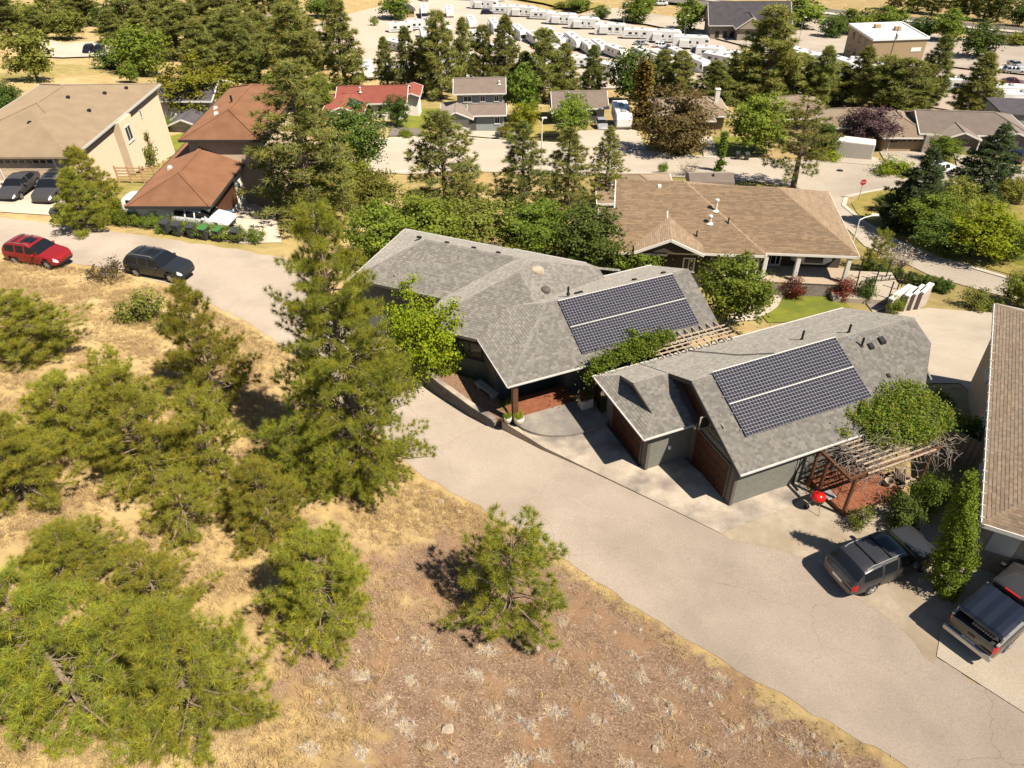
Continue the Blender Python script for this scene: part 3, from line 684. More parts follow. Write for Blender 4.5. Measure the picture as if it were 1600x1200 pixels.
gutter(HA, [Vector(st2uv(-16.6,14.15,ZE-.03)), Vector(st2uv(-11.75,14.15,ZE-.03))], A0)
gutter(HA, [Vector((1.76,16.44,ZE)), Vector((5.2,16.44,ZE))], A0)
pb = MB(); pb.box(-6.95-o.x,-6.68-o.x,9.1-o.y,9.37-o.y,0,ZE-.12); pb.build('porch_post', 'wood_red', HA)
pb = MB(); pb.box(-2.3-o.x,-2.1-o.x,9.1-o.y,9.3-o.y,0,ZE-.12); pb.build('porch_post', 'wood_red', HA)
pf = thing  # (alias kept short)
pfl = MB()
for i in range(12): pfl.box(-6.9-o.x,-3.25-o.x,9.0+.15*i-o.y,9.138+.15*i-o.y,.02,.16)
for i in range(12):
    q = MB(); q.box(-6.9-o.x,-3.25-o.x,9.0+.15*i-o.y,9.14+.15*i-o.y,-.05,.17); q.build('plank', 'deck_red', HA)
win(HA, Vector((-3.2,10.75,0))-o, (1,0,0), (0,-1,0), 1.2, .9, 1.5, 1.2); win(HA, Vector((-3.2,10.75,0))-o, (1,0,0), (0,-1,0), 4.6, .1, 1.8, 2.0, bars=1, name='glass_door')
dW = Vector((r2,-r2,0)); nW = Vector((-r2,-r2,0))
win(HA, Vector(st2uv(-17.7,4.75,0))-o, dW, nW, 1.6, 1.0, 1.6, 1.1, frame='trim_dark')
dr = MB(); dr.box(-5.2-o.x,-4.25-o.x,12.14-o.y,12.2-o.y,.15,2.2); dr.build('door', 'wood_door', HA)
# vents
for (u, v, z, h) in ((-2.1,13.05,4.42,.45),): pipe_vent(rA, Vector((u,v,z))-o, h, .06)
for (u, v) in ((-1.5,13.2),(-1.25,13.25),(2.05,13.2),(3.9,13.2)): box_vent(rA, Vector((u,v,ZE+(16.4-v)*K+.01))-o, .24, slope=-.4)
hR3 = roof_h(R3[0])
for (u, v, s_, hh) in ((-2.6,16.0,.36,.14),(-2.75,14.55,.27,.16)):
    mb = MB(); mb.lathe([(s_*.95,-.12),(s_,.02),(s_*.9,hh*.7),(s_*.55,hh),(.02,hh*1.1)], 20, Vector((u,v,hR3(u,v)+.05))-o); mb.build('roof_dome', 'soffit' if s_ < .3 else 'gravel', rA)
for tt in (-21.5,-19.6,-17.8,-16.2): box_vent(rA, Vector(st2uv(tt,10.9,ZE+(14.0-10.9)*K+.01))-o, .26, yaw=R(-45), slope=-.4)

# ---- solar panels
pm = MB(); pm.box(-.495,.495,0,1.65,-.035,0); pm.c = (1,1,1)
panel_me = pm.mesh('solar_panel', 'panel_frame')
bk = MB(); bk.add([(-.488,.008,.002),(.488,.008,.002),(.488,1.642,.002),(-.488,1.642,.002)], [(0,1,2,3)]); back_me = bk.mesh('backsheet', 'panel_back')
cm = MB()
for i in range(6):
    for j in range(10):
        cx, cy, a, b_ = (i-2.5)*.1625, .008+.0817+j*.1634, .0745, .058
        cm.add([(cx-a,cy-b_,.005),(cx-b_,cy-a,.005),(cx+b_,cy-a,.005),(cx+a,cy-b_,.005),(cx+a,cy+b_,.005),(cx+b_,cy+a,.005),(cx-b_,cy+a,.005),(cx-a,cy+b_,.005)], [tuple(range(8))])
cell_me = cm.mesh('cells', 'cell')
def array(house, off, u0, v0, ze, veave, cols=7):
    """two rows of panels on the slope that rises from the eave at v = veave"""
    ca, sa = math.cos(R(25)), math.sin(R(25))
    for row in range(2):
        for c in range(cols):
            p = bpy.data.objects.new('solar_panel', panel_me); C.objects.link(p); p.parent = house
            d = row*1.70; v = v0 + d*ca; z = ze + (v0-veave)*K + d*sa + .13
            p.location = Vector((u0+.5+c*.998, v, z)) - Vector(off); p.rotation_euler = (R(25), 0, 0)
            b_ = bpy.data.objects.new('backsheet', back_me); C.objects.link(b_); b_.parent = p
            q = bpy.data.objects.new('cells', cell_me); C.objects.link(q); q.parent = p; q['kind'] = 'stuff'
        d = row*1.70+1.66; v = v0+d*ca; z = ze+(v0-veave)*K+d*sa+.13; mb = MB(); mb.beam(Vector((u0, v, z))-Vector(off), Vector((u0+cols*.998, v, z))-Vector(off), .035, .035); mb.build('array_edge', 'trim_white', house)  # added white bar: paints the glint on the frames' top edges
        for k in (.42, 1.25):
            d = row*1.70+k; v = v0+d*ca; z = ze+(v0-veave)*K+d*sa+.065; mb = MB()
            mb.box(u0-.1-off[0], u0+cols*.998+.1-off[0], v-.02-off[1], v+.02-off[1], z-.05-off[2], z+.02-off[2]); mb.build('mounting_rail', 'alu', house)
array(HA, A0, -2.92, 9.5, ZE, 8.97)

# ---- house G: garages with the second solar array
G0 = (4.5, 3.6, 0); HG = thing('house', 'grey-shingled garage building with a solar array and two brown garage doors', 'house', SW(*G0), SY); g = Vector(G0)
cg = lambda p: 10.35 - (p.x-p.y)
Q2 = hip_roof(-.36, 12.65, -.58, 8.02, ZE, K, False, False); Q2 = ([clip(q, cg) for q in Q2[0]], Q2[1])
G1L = -3.0
zc = ZE+.95*K; zr1 = ZE+2.51*K
Q1p = [[(-3,3,ZE),(.9,3,ZE),(.9,5.51,zr1),(-2.28,5.51,zr1),(-2.05,3.95,zc)], [(.9,8.02,ZE),(-3,8.02,ZE),(-2.05,7.07,zc),(-2.28,5.51,zr1),(.9,5.51,zr1)], [(-3,8.02,ZE),(-3,3,ZE),(-2.05,3.95,zc),(-2.05,7.07,zc)]]
Q1 = ([[Vector(p) for p in q] for q in Q1p], [(Vector((-2.28,5.51,zr1)),Vector((.9,5.51,zr1))), (Vector((-3,3,ZE)),Vector((-2.05,3.95,zc))), (Vector((-3,8.02,ZE)),Vector((-2.05,7.07,zc)))])
Q1[0][1] = [p + Vector((0,0,-.004)) for p in Q1[0][1]]
rG = roof(HG, G0, [Q2, Q1], 'shingle_grey', seed=31)
wg = MB()
wbox(wg, [(0,0),(9.3,0),(12.2,2.9),(12.2,7.55),(0,7.55)], -3, ZE+.05, G0)
wbox(wg, [(-2.4,3.5),(-.003,3.5),(-.003,7.55),(-2.4,7.55)], -.5, ZE+.05, G0)
wg.build('wall', 'siding_grey', HG)
gw = MB(); gw.add([(p[0]-g.x,p[1]-g.y,p[2]) for p in ((0,-.0,ZE),(0,7.5,ZE),(0,3.72,4.58),(.12,0,ZE),(.12,7.5,ZE),(.12,3.72,4.58))], [(0,2,1),(3,4,5),(0,3,5,2),(1,2,5,4),(0,1,4,3)]); gw.build('gable_wall', 'wood_door', HG)
gw = MB(); gw.add([(p[0]-g.x,p[1]-g.y,p[2]) for p in ((-2.06,3.95,zc-.1),(-2.06,7.07,zc-.1),(-2.06,5.51,zr1-.13),(-1.9,3.95,zc-.1),(-1.9,7.07,zc-.1),(-1.9,5.51,zr1-.13))], [(0,2,1),(3,4,5),(0,3,5,2),(1,2,5,4),(0,1,4,3)]); gw.build('gable_wall', 'trim_dark', HG)
gw = MB(); gw.add([(p[0]-g.x,p[1]-g.y,p[2]) for p in ((12.2,1.2,ZE),(12.2,7.5,ZE),(12.2,3.72,4.55),(12.1,1.2,ZE),(12.1,7.5,ZE),(12.1,3.72,4.55))], [(0,1,2),(3,5,4),(0,2,5,3),(1,4,5,2)]); gw.build('gable_wall', 'siding_grey', HG)
# barge boards, trim band, corner boards
bb = MB(); bb.beam(Vector((-.37,-.58,ZE-.09))-g, Vector((-.37,3.72,ZE+4.3*K-.09))-g, .035, .2); bb.beam(Vector((-.37,8.02,ZE-.09))-g, Vector((-.37,3.72,ZE+4.3*K-.09))-g, .035, .2); bb.build('barge_board', 'trim_dark', HG)
bb = MB(); bb.beam(Vector((-2.3,5.51,zr1-.08))-g, Vector((-2.07,3.95,zc-.08))-g, .03, .16); bb.beam(Vector((-2.3,5.51,zr1-.08))-g, Vector((-2.07,7.07,zc-.08))-g, .03, .16); bb.build('barge_board', 'soffit', HG)
bb = MB(); bb.box(-.03-g.x,0-g.x,.0-g.y,3.5-g.y,2.42,2.66); bb.build('trim_band', 'siding_grey', HG)
bb = MB(); bb.box(-.035-g.x,.12-g.x,-.035-g.y,.12-g.y,0,2.66); bb.build('corner_board', 'soffit', HG)
bb = MB(); bb.box(-2.435-g.x,-2.28-g.x,3.465-g.y,3.62-g.y,0,2.66); bb.build('corner_board', 'soffit', HG)
garage_door(HG, Vector((0,.0,0))-g, (0,1,0), (-1,0,0), .5, 2.6, 2.15, 'wood_door', frame='soffit')
garage_door(HG, Vector((-2.4,3.5,0))-g, (0,1,0), (-1,0,0), .55, 2.75, 2.15, 'wood_door', frame='soffit')
# gable window standing open, and the fixed light beside it
wo = win(HG, Vector((-.003,0,0))-g, (0,1,0), (-1,0,0), 1.35, 2.95, .95, .8, frame='siding_tan')
cs = MB(); cs.box(-.62-g.x,-.03-g.x,2.32-g.y,2.36-g.y,2.97,3.72); cs.build('casement', 'siding_tan', wo); cs = MB(); cs.box(-.55-g.x,-.1-g.x,2.305-g.y,2.318-g.y,3.04,3.65); cs.build('casement_pane', 'glass_dark', wo)
for (p, nm) in (((-.06,3.25,2.2), 'wall_lamp'), ((-1.2,3.44,1.15), 'wall_lamp')):
    mb = MB(); mb.lathe([(.03,-.12),(.075,-.1),(.085,.06),(.03,.12)], 10, Vector(p)-g); mb.build(nm, 'lamp_clear', HG)
gutter(HG, [(-.36,-.62,ZE-.03),(9.75,-.62,ZE-.03)], G0); gutter(HG, [(-3.04,8.06,ZE-.03),(-3.04,2.96,ZE-.03),(-.4,2.96,ZE-.03)], G0); gutter(HG, [(-3.04,8.06,ZE-.02),(12.6,8.06,ZE-.02)], G0)
dsp = MB(); dsp.tube([Vector((3.55,-.56,2.62))-g, Vector((3.5,-.1,2.35))-g, Vector((3.5,-.07,.15))-g, Vector((3.45,-.5,.08))-g], .045, 6); dsp.build('downpipe', 'metal_black', HG)
for (u, v, h) in ((6.95,5.0,.55),(9.0,4.15,.5),(8.9,3.1,.5)): pipe_vent(rG, Vector((u,v,min(ZE+(v+.58)*K, ZE+(8.02-v)*K)))-g, h, .055)
for (u, v, s_) in ((9.35,2.95,.3),(10.1,3.05,.36),(9.3,1.45,.2)): box_vent(rG, Vector((u,v,ZE+(v+.58)*K))-g, s_, slope=.4)
mb = MB(); mb.beam(Vector((8.55,3.55,ZE+4.15*K))-g, Vector((9.05,3.65,ZE+4.25*K))-g, .1, .06); mb.build('flashing', 'alu', rG)
array(HG, G0, .76, .72, ZE, -.58)
cb = MB(); cb.tube([Vector((2.35,7.95,2.8))-g, Vector((3.4,5.2,4.08))-g, Vector((4.5,4.15,4.58))-g, Vector((4.4,3.8,4.75))-g], .022, 5); cb.build('cable', 'metal_black', HG)

# ---- paving in front of the garages
def site_slab(name, uvs, z0, z1, mat):
    mb = MB(); mb.prism([(lambda q: (q.x, q.y))(SW(u, v)) for u, v in uvs], z0, z1); o_ = mb.build(name, mat); o_['kind'] = 'structure'; return o_
site_slab('garage_apron', [(-6.24,6.84),(-1.29,-1.22),(2.72,-1.13),(3.83,-.74),(4.2,.1),(.3,.3),(-.3,3.8),(-2.6,3.8),(-2.6,8.6),(-6.7,8.6),(-7.45,9.5)], -.6, .045, 'concrete')
arc = [(-6.95,9.3)] + [(-3.9-3.05*math.cos(a), 9.3-2.35*math.sin(a)) for a in [math.pi*i/16 for i in range(1, 15)]] + [(-2.5,7.8),(-2.5,9.3)]
site_slab('porch_step', arc, -.3, .2, 'patio')
# low retaining wall and planting bed beside the lane
bed = [(-10.2,16.9),(-9.2,13.75),(-8.25,11.2),(-7.65,9.9),(-7.0,9.6),(-6.9,10.6),(-6.9,12.6),(-8.3,14.3),(-9.5,16.4)]
site_slab('planting_bed', bed, -2.2, -.02, 'mulch')
rw = thing('retaining_wall', 'low grey block retaining wall between the lane and the porch', 'wall', SW(-8.6, 12, -1), SY)
pts = [(-10.35,16.95),(-9.32,13.72),(-8.37,11.15),(-7.75,9.8)]
for k in range(4):
    for a, b_ in zip(pts[:-1], pts[1:]):
        a3 = Vector((a[0], a[1], 0)); b3 = Vector((b_[0], b_[1], 0)); n_ = max(1, int((b3-a3).length/.42)); d = (b3-a3)/n_
        for i in range(n_):
            off_ = .5*(k % 2); p = a3+d*(i+.02+off_*.5); q = a3+d*(i+.98+off_*.5); mb = MB(); j = rnd.uniform(-.012, .012)
            mb.beam((p.x+8.6+j, p.y-12+j, .14+.24*k-.05), (q.x+8.6+j, q.y-12+j, .14+.24*k-.05), .24, .225); mb.build('stone_block', 'stone_wall', rw)
mb = MB()
for a, b_ in zip(pts[:-1], pts[1:]): mb.beam((a[0]+8.6, a[1]-12, 1.03), (b_[0]+8.6, b_[1]-12, 1.03), .3, .1)
mb.build('coping', 'concrete', rw)
tag(MB().box(-.8,.8,-.2,.2,.36,.44).box(-.65,-.45,-.17,.17,0,.37).box(.45,.65,-.17,.17,0,.37).build('bench', 'metal_grey', loc=SW(-7.35,12.0,-.02), yaw=R(-50)), 'plain grey bench in the shade beside the porch', 'bench')
# ------------------------------------------------------------------ neighbouring houses
def house(label, loc, yaw, walls, roofs, wallmat, roofmat, cat='house', group=None, tabs=False, name='house', trim='trim_white', **kw):
    """walls: (x0,x1,y0,y1,z0,z1[,mat]); roofs: (x0,x1,y0,y1,ze,slope,hipL,hipR,axis) with overhang included; local y runs away from the front"""
    h = thing(name, label, cat, loc, yaw, group)
    for wl in walls:
        mb = MB(); mb.box(*wl[:6]); mb.build('wall', wl[6] if len(wl) > 6 else wallmat, h)
    sets = []; fs = MB()
    for (x0,x1,y0,y1,ze,k,hl,hr,ax) in roofs:
        if ax == 'x': S = hip_roof(x0,x1,y0,y1,ze,k,hl,hr)
        else: S = hip_roof(y0,y1,x0,x1,ze,k,hl,hr, tf=lambda p: (p[1],p[0],p[2]))
        sets.append(S)
        # eaves and barges
        e = [Vector((x0,y0,ze)),Vector((x1,y0,ze)),Vector((x1,y1,ze)),Vector((x0,y1,ze))]
        if ax == 'x':
            rise = (y1-y0)/2*k; ym = (y0+y1)/2
            segs = [(e[0],e[1]),(e[2],e[3])]
            segs += [(e[0],e[3])] if hl else [(e[0],Vector((x0,ym,ze+rise))),(e[3],Vector((x0,ym,ze+rise)))]
            segs += [(e[1],e[2])] if hr else [(e[1],Vector((x1,ym,ze+rise))),(e[2],Vector((x1,ym,ze+rise)))]
            if not hl: gab(h, [(x0+.35,y0+.4,ze-.05),(x0+.35,y1-.4,ze-.05),(x0+.35,ym,ze+rise-.2)], (.12,0,0), wallmat)
            if not hr: gab(h, [(x1-.35,y0+.4,ze-.05),(x1-.35,y1-.4,ze-.05),(x1-.35,ym,ze+rise-.2)], (-.12,0,0), wallmat)
        else:
            rise = (x1-x0)/2*k; xm = (x0+x1)/2
            segs = [(e[0],e[3]),(e[1],e[2])]
            segs += [(e[0],e[1])] if hl else [(e[0],Vector((xm,y0,ze+rise))),(e[1],Vector((xm,y0,ze+rise)))]
            segs += [(e[2],e[3])] if hr else [(e[2],Vector((xm,y1,ze+rise))),(e[3],Vector((xm,y1,ze+rise)))]
            if not hl: gab(h, [(x0+.4,y0+.35,ze-.05),(x1-.4,y0+.35,ze-.05),(xm,y0+.35,ze+rise-.2)], (0,.12,0), wallmat)
            if not hr: gab(h, [(x0+.4,y1-.35,ze-.05),(x1-.4,y1-.35,ze-.05),(xm,y1-.35,ze+rise-.2)], (0,-.12,0), wallmat)
        for a, b_ in segs: fs.beam(a-Vector((0,0,.09)), b_-Vector((0,0,.09)), .09, .2)
    h['rf'] = 0
    rf = roof(h, (0,0,0), sets, roofmat, tabs=tabs, **kw)
    if not tabs:
        rc = MB()
        for p, l in sets:
            for a, b_ in l:
                if (b_-a).length > .3: rc.beam(a+Vector((0,0,.01)), b_+Vector((0,0,.01)), .28, .06)
        rc.build('ridge_cap', roofmat, rf)
    fs.build('fascia', trim, h); del h['rf']
    return h, rf
def gab(h, tri, d, mat):
    a = [Vector(p) for p in tri]; b_ = [p+Vector(d) for p in a]; mb = MB(); mb.add(a+b_, [(0,1,2),(5,4,3),(0,3,4,1),(1,4,5,2),(2,5,3,0)]); mb.build('gable_wall', mat, h)
def chimney(h, x, y, z0, z1, w_=.7, mat='stucco_white'):
    mb = MB(); mb.box(x-w_/2,x+w_/2,y-w_/2,y+w_/2,z0,z1-.12); mb.box(x-w_*.6,x+w_*.6,y-w_*.6,y+w_*.6,z1-.12,z1); return mb.build('chimney', mat, h)
def flue(rf, x, y, z, h=.7): 
    mb = MB(); mb.tube([(x,y,z-.2),(x,y,z+h)], .1, 8); mb.lathe([(.18,h),(.18,h+.12),(.05,h+.2)], 8, (x,y,z)); mb.lathe([(.3,-.02),(.14,.1)], 8, (x,y,z)); return mb.build('flue', 'trim_white', rf)
X_, Y_, NX, NY = Vector((1,0,0)), Vector((0,1,0)), Vector((-1,0,0)), Vector((0,-1,0))

# ---- house C: tan roof beyond the garages, long front veranda (local x from its front left, front right corner at x=20)
yc = R(-7.1); fr = Vector((28.3,54.5,0)); cxd = Vector((math.cos(yc), math.sin(yc), 0)); c0 = fr - cxd*20; gz = -8.1; e = -4.7-gz
HC, rfC = house('wide tan-roofed house with a dark timber veranda and white columns', (c0.x, c0.y, gz), yc,
  [(.5,8.2,.3,11.8,-3,e), (8.2,12.3,.1,11.9,-3,e), (12.3,19.5,2.6,11.7,-3,e)],
  [(0.15,12.6,-.5,12.7,e,.49,False,True,'x'), (4,20,0,12.2,e,.49,False,True,'x'), (-1.2,4.6,-.9,7.2,e,.47,False,False,'x')], 'siding_brown', 'shingle_tan', tabs=True, expo=.16, wr=(.25,.6), tone=(.8,1.18), seed=51)
# front cross gable
S = hip_roof(-1.4, 5.0, 1.0, 6.6, e+.35, .45, False, False, tf=lambda p: (p[1]+.9,p[0],p[2])); mb = MB(); sh = MB(); deck_solid(mb, S[0]); d_ = mb.build('porch_roof', 'soffit', HC); shingle_tabs(sh, S[0], .16, (.25,.6), tone=(.8,1.18)); sh.build('shingles', 'shingle_tan', d_, tint=True, kind='stuff')
mb = MB(); mb.beam((1.9,-1.42,e+.26),(4.7,-1.42,e+.26+2.8*.45),.1,.22); mb.beam((7.5,-1.42,e+.26),(4.7,-1.42,e+.26+2.8*.45),.1,.22); mb.build('barge_board', 'trim_white', HC)
gab(HC, [(2.2,-1.2,e+.3),(7.2,-1.2,e+.3),(4.7,-1.2,e+1.4)], (0,.1,0), 'siding_brown')
mb = MB(); mb.box(12.3,20.1,-.1,2.6,-1.5,.75); mb.build('veranda_base', 'stone_wall', HC)
for i in range(18): mb = MB(); mb.box(12.2,20.2,-.15+.155*i,-.15+.155*i+.145,.752,.81); mb.build('veranda_plank', 'wood_weathered', HC)
for x in (12.6, 15.2, 19.2): mb = MB(); mb.cbox(x,x+.34,.05,.39,.81,e-.05,.03); mb.box(x-.05,x+.39,0,.44,.812,1.0); mb.build('column', 'trim_white', HC)
win(HC, (12.3,2.6,0), X_, NY, .6, .85, 1.7, 2.0, bars=3, name='french_door')
bay = MB(); bay.prism([(15.4,2.6),(16.2,1.9),(18.0,1.9),(18.8,2.6)], 1.45, 3.0); bo = bay.build('bay_window', 'trim_white', HC)
gm = MB(); gm.box(16.35,17.85,1.87,1.9,1.6,2.85); gm.build('pane', 'glass_dark', bo)
win(HC, (8.2,.1,0), X_, NY, 1.2, 1.1, 1.7, 1.7, bars=1); win(HC, (8.2,.1,0), X_, NY, 3.2, .9, .8, 1.9, bars=0); win(HC, (.5,.3,0), X_, NY, 5.6, 1.2, 1.0, 1.3)
mb = MB(); mb.add([(15.8,.5,.85),(16,1,.85),(15.6,1.2,1.6)], [(0,1,2)])
for (x, y, z, h_) in ((8.6,3.4,.02,.9),(8.1,2.2,.02,.6)): flue(rfC, x, y, e+(y+.5)*.49, h_)
for (x, y) in ((9.6,2.3),(7.0,1.0)): pipe_vent(rfC, (x,y,e+(y+.5)*.49), .5, .06)
for (x, y) in ((3.9,5.5),(.5,1.2)): box_vent(rfC, (x,y,e+(y+.6)*.48), .35, 'gutter')
# glass railing of the patio to the right
rl = thing('railing', 'black post and glass railing beside the veranda', 'railing', fr + Vector((0,0,gz+.7)), yc)
for i, (x, y) in enumerate([(.3,-.3),(1.6,-.6),(2.9,-.9),(1.2,2.2),(2.6,1.9),(4.0,.6),(3.6,2.6)]):
    mb = MB(); mb.box(x-.04,x+.04,y-.04,y+.04,-.9,1.05); mb.build('post', 'metal_black', rl)
mb = MB(); mb.box(-1.5,4.3,-1.2,3.4,-1.6,-.55); tr = mb.build('terrace', 'concrete_light', None, loc=fr+Vector((0,0,gz+.7)), yaw=yc); tr['kind'] = 'structure'

# ---- house R: brown roof at the right edge of the picture
yr_ = R(-28.1); rx = Vector((math.cos(yr_), math.sin(yr_), 0)); pr = Vector((18.45,19.95,0))
HR, rfR = house('brown-shingled house at the right edge, white eaves gutter', (pr.x, pr.y, .1), yr_, [(.45,11.6,.45,17.2,-3.5,2.95)], [(0,12,0,17.7,2.95,.42,True,True,'y')], 'siding_taupe', 'shingle_brown', tabs=True, seed=71, tone=(.78,1.2))
garage_door(HR, (.45,.45,.1), X_, NY, 1.9, 4.8, 2.2, 'siding_taupe', rows=4, cols=4, frame='trim_white')
mb = MB(); mb.box(.62,1.6,.39,.45,0,1.25); mb.build('stone_panel', 'stone_wall', HR); mb = MB(); mb.box(.62,1.6,.4,.45,1.25,2.4); mb.build('wall_panel', 'siding_pale', HR)
mb = MB()
for i in range(24): mb.box(-.1,.06,.3+.72*i,.34+.72*i,2.93,3.0)
mb.build('gutter_bracket', 'gutter', HR)
for y in (5,9,13): win(HR, (.45,0,0), Y_, NX, y, .9, 1.2, 1.1)

# ---- beige house, upper left
B0 = Vector((-37.4, 65.75, -1.5)); yb = R(-2.6)
HB, rfB = house('tall beige stucco house with a double garage under a big beige roof', B0, yb, [(-12,-.45,.45,17.6,-7,2.4)], [(-13,0,0,18,2.5,.30,True,True,'y')], 'stucco', 'roof_beige', trim='gutter')
S = hip_roof(-1.6, 6, -8.6, -.3, 2.5, .42, True, False, tf=lambda p: (p[1],p[0],p[2]))
mb = MB(); deck_solid(mb, S[0]); mb.build('garage_roof', 'roof_beige', HB)
mb = MB(); mb.box(-8.2,-.75,-1.1,.5,-1,2.4); mb.build('garage_wall', 'stucco', HB)
garage_door(HB, (-8.2,-1.1,0), X_, NY, 1.1, 5.0, 2.15, 'stucco', lights=8, rows=4, cols=8, frame='trim_white')
mb = MB(); mb.box(-.45,.35,6.8,9.4,-2.6,2.35); mb.build('bay', 'stucco', HB)
win(HB, (.35,6.8,0), Y_, X_, .6, .2, 1.2, 1.5, bars=1); win(HB, (-.45,0,0), Y_, X_, 7.2, -4.6, 1.6, 1.6, bars=1); win(HB, (-.45,0,0), Y_, X_, 12.6, .7, .4, .9, bars=0, sill=False)
for (x, y) in ((-4,5),(-5,9),(-3,12),(-2.5,7.5),(-6,3.5),(-2,14.5)): box_vent(rfB, (x,y,2.5+min(-x,13+x,y,18-y)*.30), .35)
for i, (a, b_) in enumerate((((1.2,2.2),(5.4,3.2)),((5.4,3.2),(7.4,6.0)))):
    fo = thing('fence', ('brown horizontal rail fence stepping down beside the beige house' if i == 0 else 'short brown rail fence behind the stepped fence by the beige house'), 'fence', B0 + Vector((a[0],a[1],-1.5)), yb)
    d = Vector((b_[0]-a[0], b_[1]-a[1], 0)); n_ = 4
    for k in range(5): mb = MB(); mb.beam((0,0,.25+.28*k), (d.x,d.y,.25+.28*k-.5), .04, .13); mb.build('rail', 'wood_fence', fo)
    for k in range(n_+1): mb = MB(); q = d*k/n_; mb.box(q.x-.06,q.x+.06,q.y-.06,q.y+.06,-2.2,1.6-.5*k/n_); mb.build('post', 'wood_fence', fo)

# ---- rust-roofed house
HN, rfN = house('rust-brown roofed house with stepped roofs beside the left street', (-29.4, 54.7, -1.7), R(-2.7), [(.5,6.2,.5,13,-2.5,2.45,'stucco_white'), (2.4,8.2,8.2,20,-5,4.6,'stucco')],
  [(0,6.7,0,13.4,2.5,.40,True,True,'y'), (1.9,8.8,7.7,21,4.7,.40,True,True,'y')], 'stucco_white', 'roof_rust', trim='trim_dark')
mb = MB(); mb.box(6.2,6.26,1.2,6.2,0,2.2); mb.build('garage_door', 'wood_red', HN)
for (x, y, z) in ((1.6,5.5,3.2),(2.4,8.6,3.5),(4.2,11,5.65),(3.2,13.5,5.25)): box_vent(rfN, (x,y,z), .35, 'gutter')
pipe_vent(rfN, (4.8,13.5,5.8), .6, .1)

# ---- houses along the far street: each placed by the front left corner of its wall
def HS(u, v): p = gp(u, v); return p, mpp(p)
p, s = HS(548,186); p.z -= .3
H1, f1 = house('red-roofed bungalow with a dark solar panel on its front wing', p, R(0), [(-3.4,2.2,-3.4,5,-2,2.5), (2.2,8.9,1.5,8.6,-2,2.5), (8.6,11,5,9,-2,2.5)],
  [(-2.6,9.6,.9,9.6,2.5,.36,False,False,'x'), (-4.1,3.0,-4.2,6,2.5,.36,False,True,'y'), (8.2,11.6,4.2,10,2.45,.36,False,False,'y')], 'stucco_white', 'roof_red')
mb = MB(); mb.add([(.2,-2.8,2.58+2.75*.36),(2.4,-2.8,2.58+.55*.36),(2.4,.9,2.58+.55*.36),(.2,.9,2.58+2.75*.36)], [(0,1,2,3)]); mb.build('solar_panel', 'cell', f1)
mb = MB(); mb.box(2.25,3.4,1.42,1.5,0,2.1); mb.build('door', 'wood_red', H1)
win(H1, (2.2,1.5,0), X_, NY, 2.2, .8, 1.8, 1.2); win(H1, (-3.4,-3.4,0), X_, NY, 1.6, .8, 1.6, 1.2); flue(f1, 1.6, 3.4, 3.6)
p, s = HS(690,206); p.z -= .2
H2, f2 = house('two-storey grey house with a white garage door', p, R(0), [(.3,4.6,-.2,6,-2,2.5), (4.6,10.1,1.2,8,-2,2.5), (2.6,10.0,3.6,9.5,2.4,5.2)],
  [(-.3,5.3,-.9,7,2.5,.42,False,True,'y'), (4.2,10.6,.6,6,2.5,.36,False,False,'x'), (2.0,10.6,3.0,10.1,5.2,.4,False,False,'x')], 'siding_blue', 'roof_taupe')
garage_door(H2, (.3,-.2,0), X_, NY, .8, 3.2, 2.1, 'stucco_white'); mb = MB(); mb.box(4.7,5.6,1.14,1.2,0,2.1); mb.build('door', 'soffit', H2)
win(H2, (4.6,1.2,0), X_, NY, 4.0, .9, .9, 1.1); win(H2, (2.6,3.6,0), X_, NY, 1.0, 3.7, 1.4, 1.0); win(H2, (2.6,3.6,0), X_, NY, 3.7, 3.7, .9, 1.0); win(H2, (2.6,3.6,0), X_, NY, 6.0, 3.7, .8, 1.0)
mb = MB(); mb.box(7.7,10.1,2.9,3.6,2.9,3.05); mb.build('ledge', 'trim_white', H2); flue(f2, 9.5, 5, 6.0, .4)
p, s = HS(866,194); p.z -= .2
H3, f3 = house('taupe-roofed white bungalow with a front bay window behind parked camper', p, R(0), [(.3,4.6,-.3,6,-2,2.4), (4.6,8.6,1.5,8.5,-2,2.4), (.3,8.6,3,8.5,-2,2.4)],
  [(-.4,9.3,.7,9.4,2.5,.36,False,False,'x'), (-.6,5.4,-1.1,6,2.5,.36,False,True,'y')], 'stucco_white', 'roof_taupe')
win(H3, (4.6,1.5,0), X_, NY, 1.1, .8, 1.7, 1.2, bars=2); garage_door(H3, (.3,-.3,0), X_, NY, .8, 2.9, 2.1, 'trim_white'); flue(f3, 2.6, 3.4, 3.6)
p, s = HS(1030,209); p.z -= .2
H4, f4 = house('tan hip-roofed bungalow with a white chimney behind a bronze tree', p, R(0), [(.4,7.0,-.6,8,-2,2.5), (7,10.6,1.8,8,-2,2.5)],
  [(-.6,11.6,.8,9.4,2.55,.42,True,True,'x'), (4.4,8.6,-1.2,6,2.55,.42,True,True,'y'), (-.6,4.6,-1.0,6,2.5,.42,True,True,'y')], 'stucco_tan', 'roof_tan')
win(H4, (5.2,-.6,0), X_, NY, 1.0, .6, 1.5, 1.6); chimney(H4, 9.9, 5.4, 2, 5.4)
p, s = HS(1208,207); p.z -= .2
H5, f5 = house('tan hip-roofed bungalow behind the roadside pine', p, R(0), [(.4,8.6,.2,8.5,-2,2.5)], [(-.5,9.4,-.6,9.2,2.55,.42,True,True,'x')], 'stucco_tan', 'roof_tan')
win(H5, (.4,.2,0), X_, NY, 5.6, .6, 1.6, 1.4); win(H5, (.4,.2,0), X_, NY, 2, .8, 1.6, 1.2)
p, s = HS(1380,238); p.z -= .1
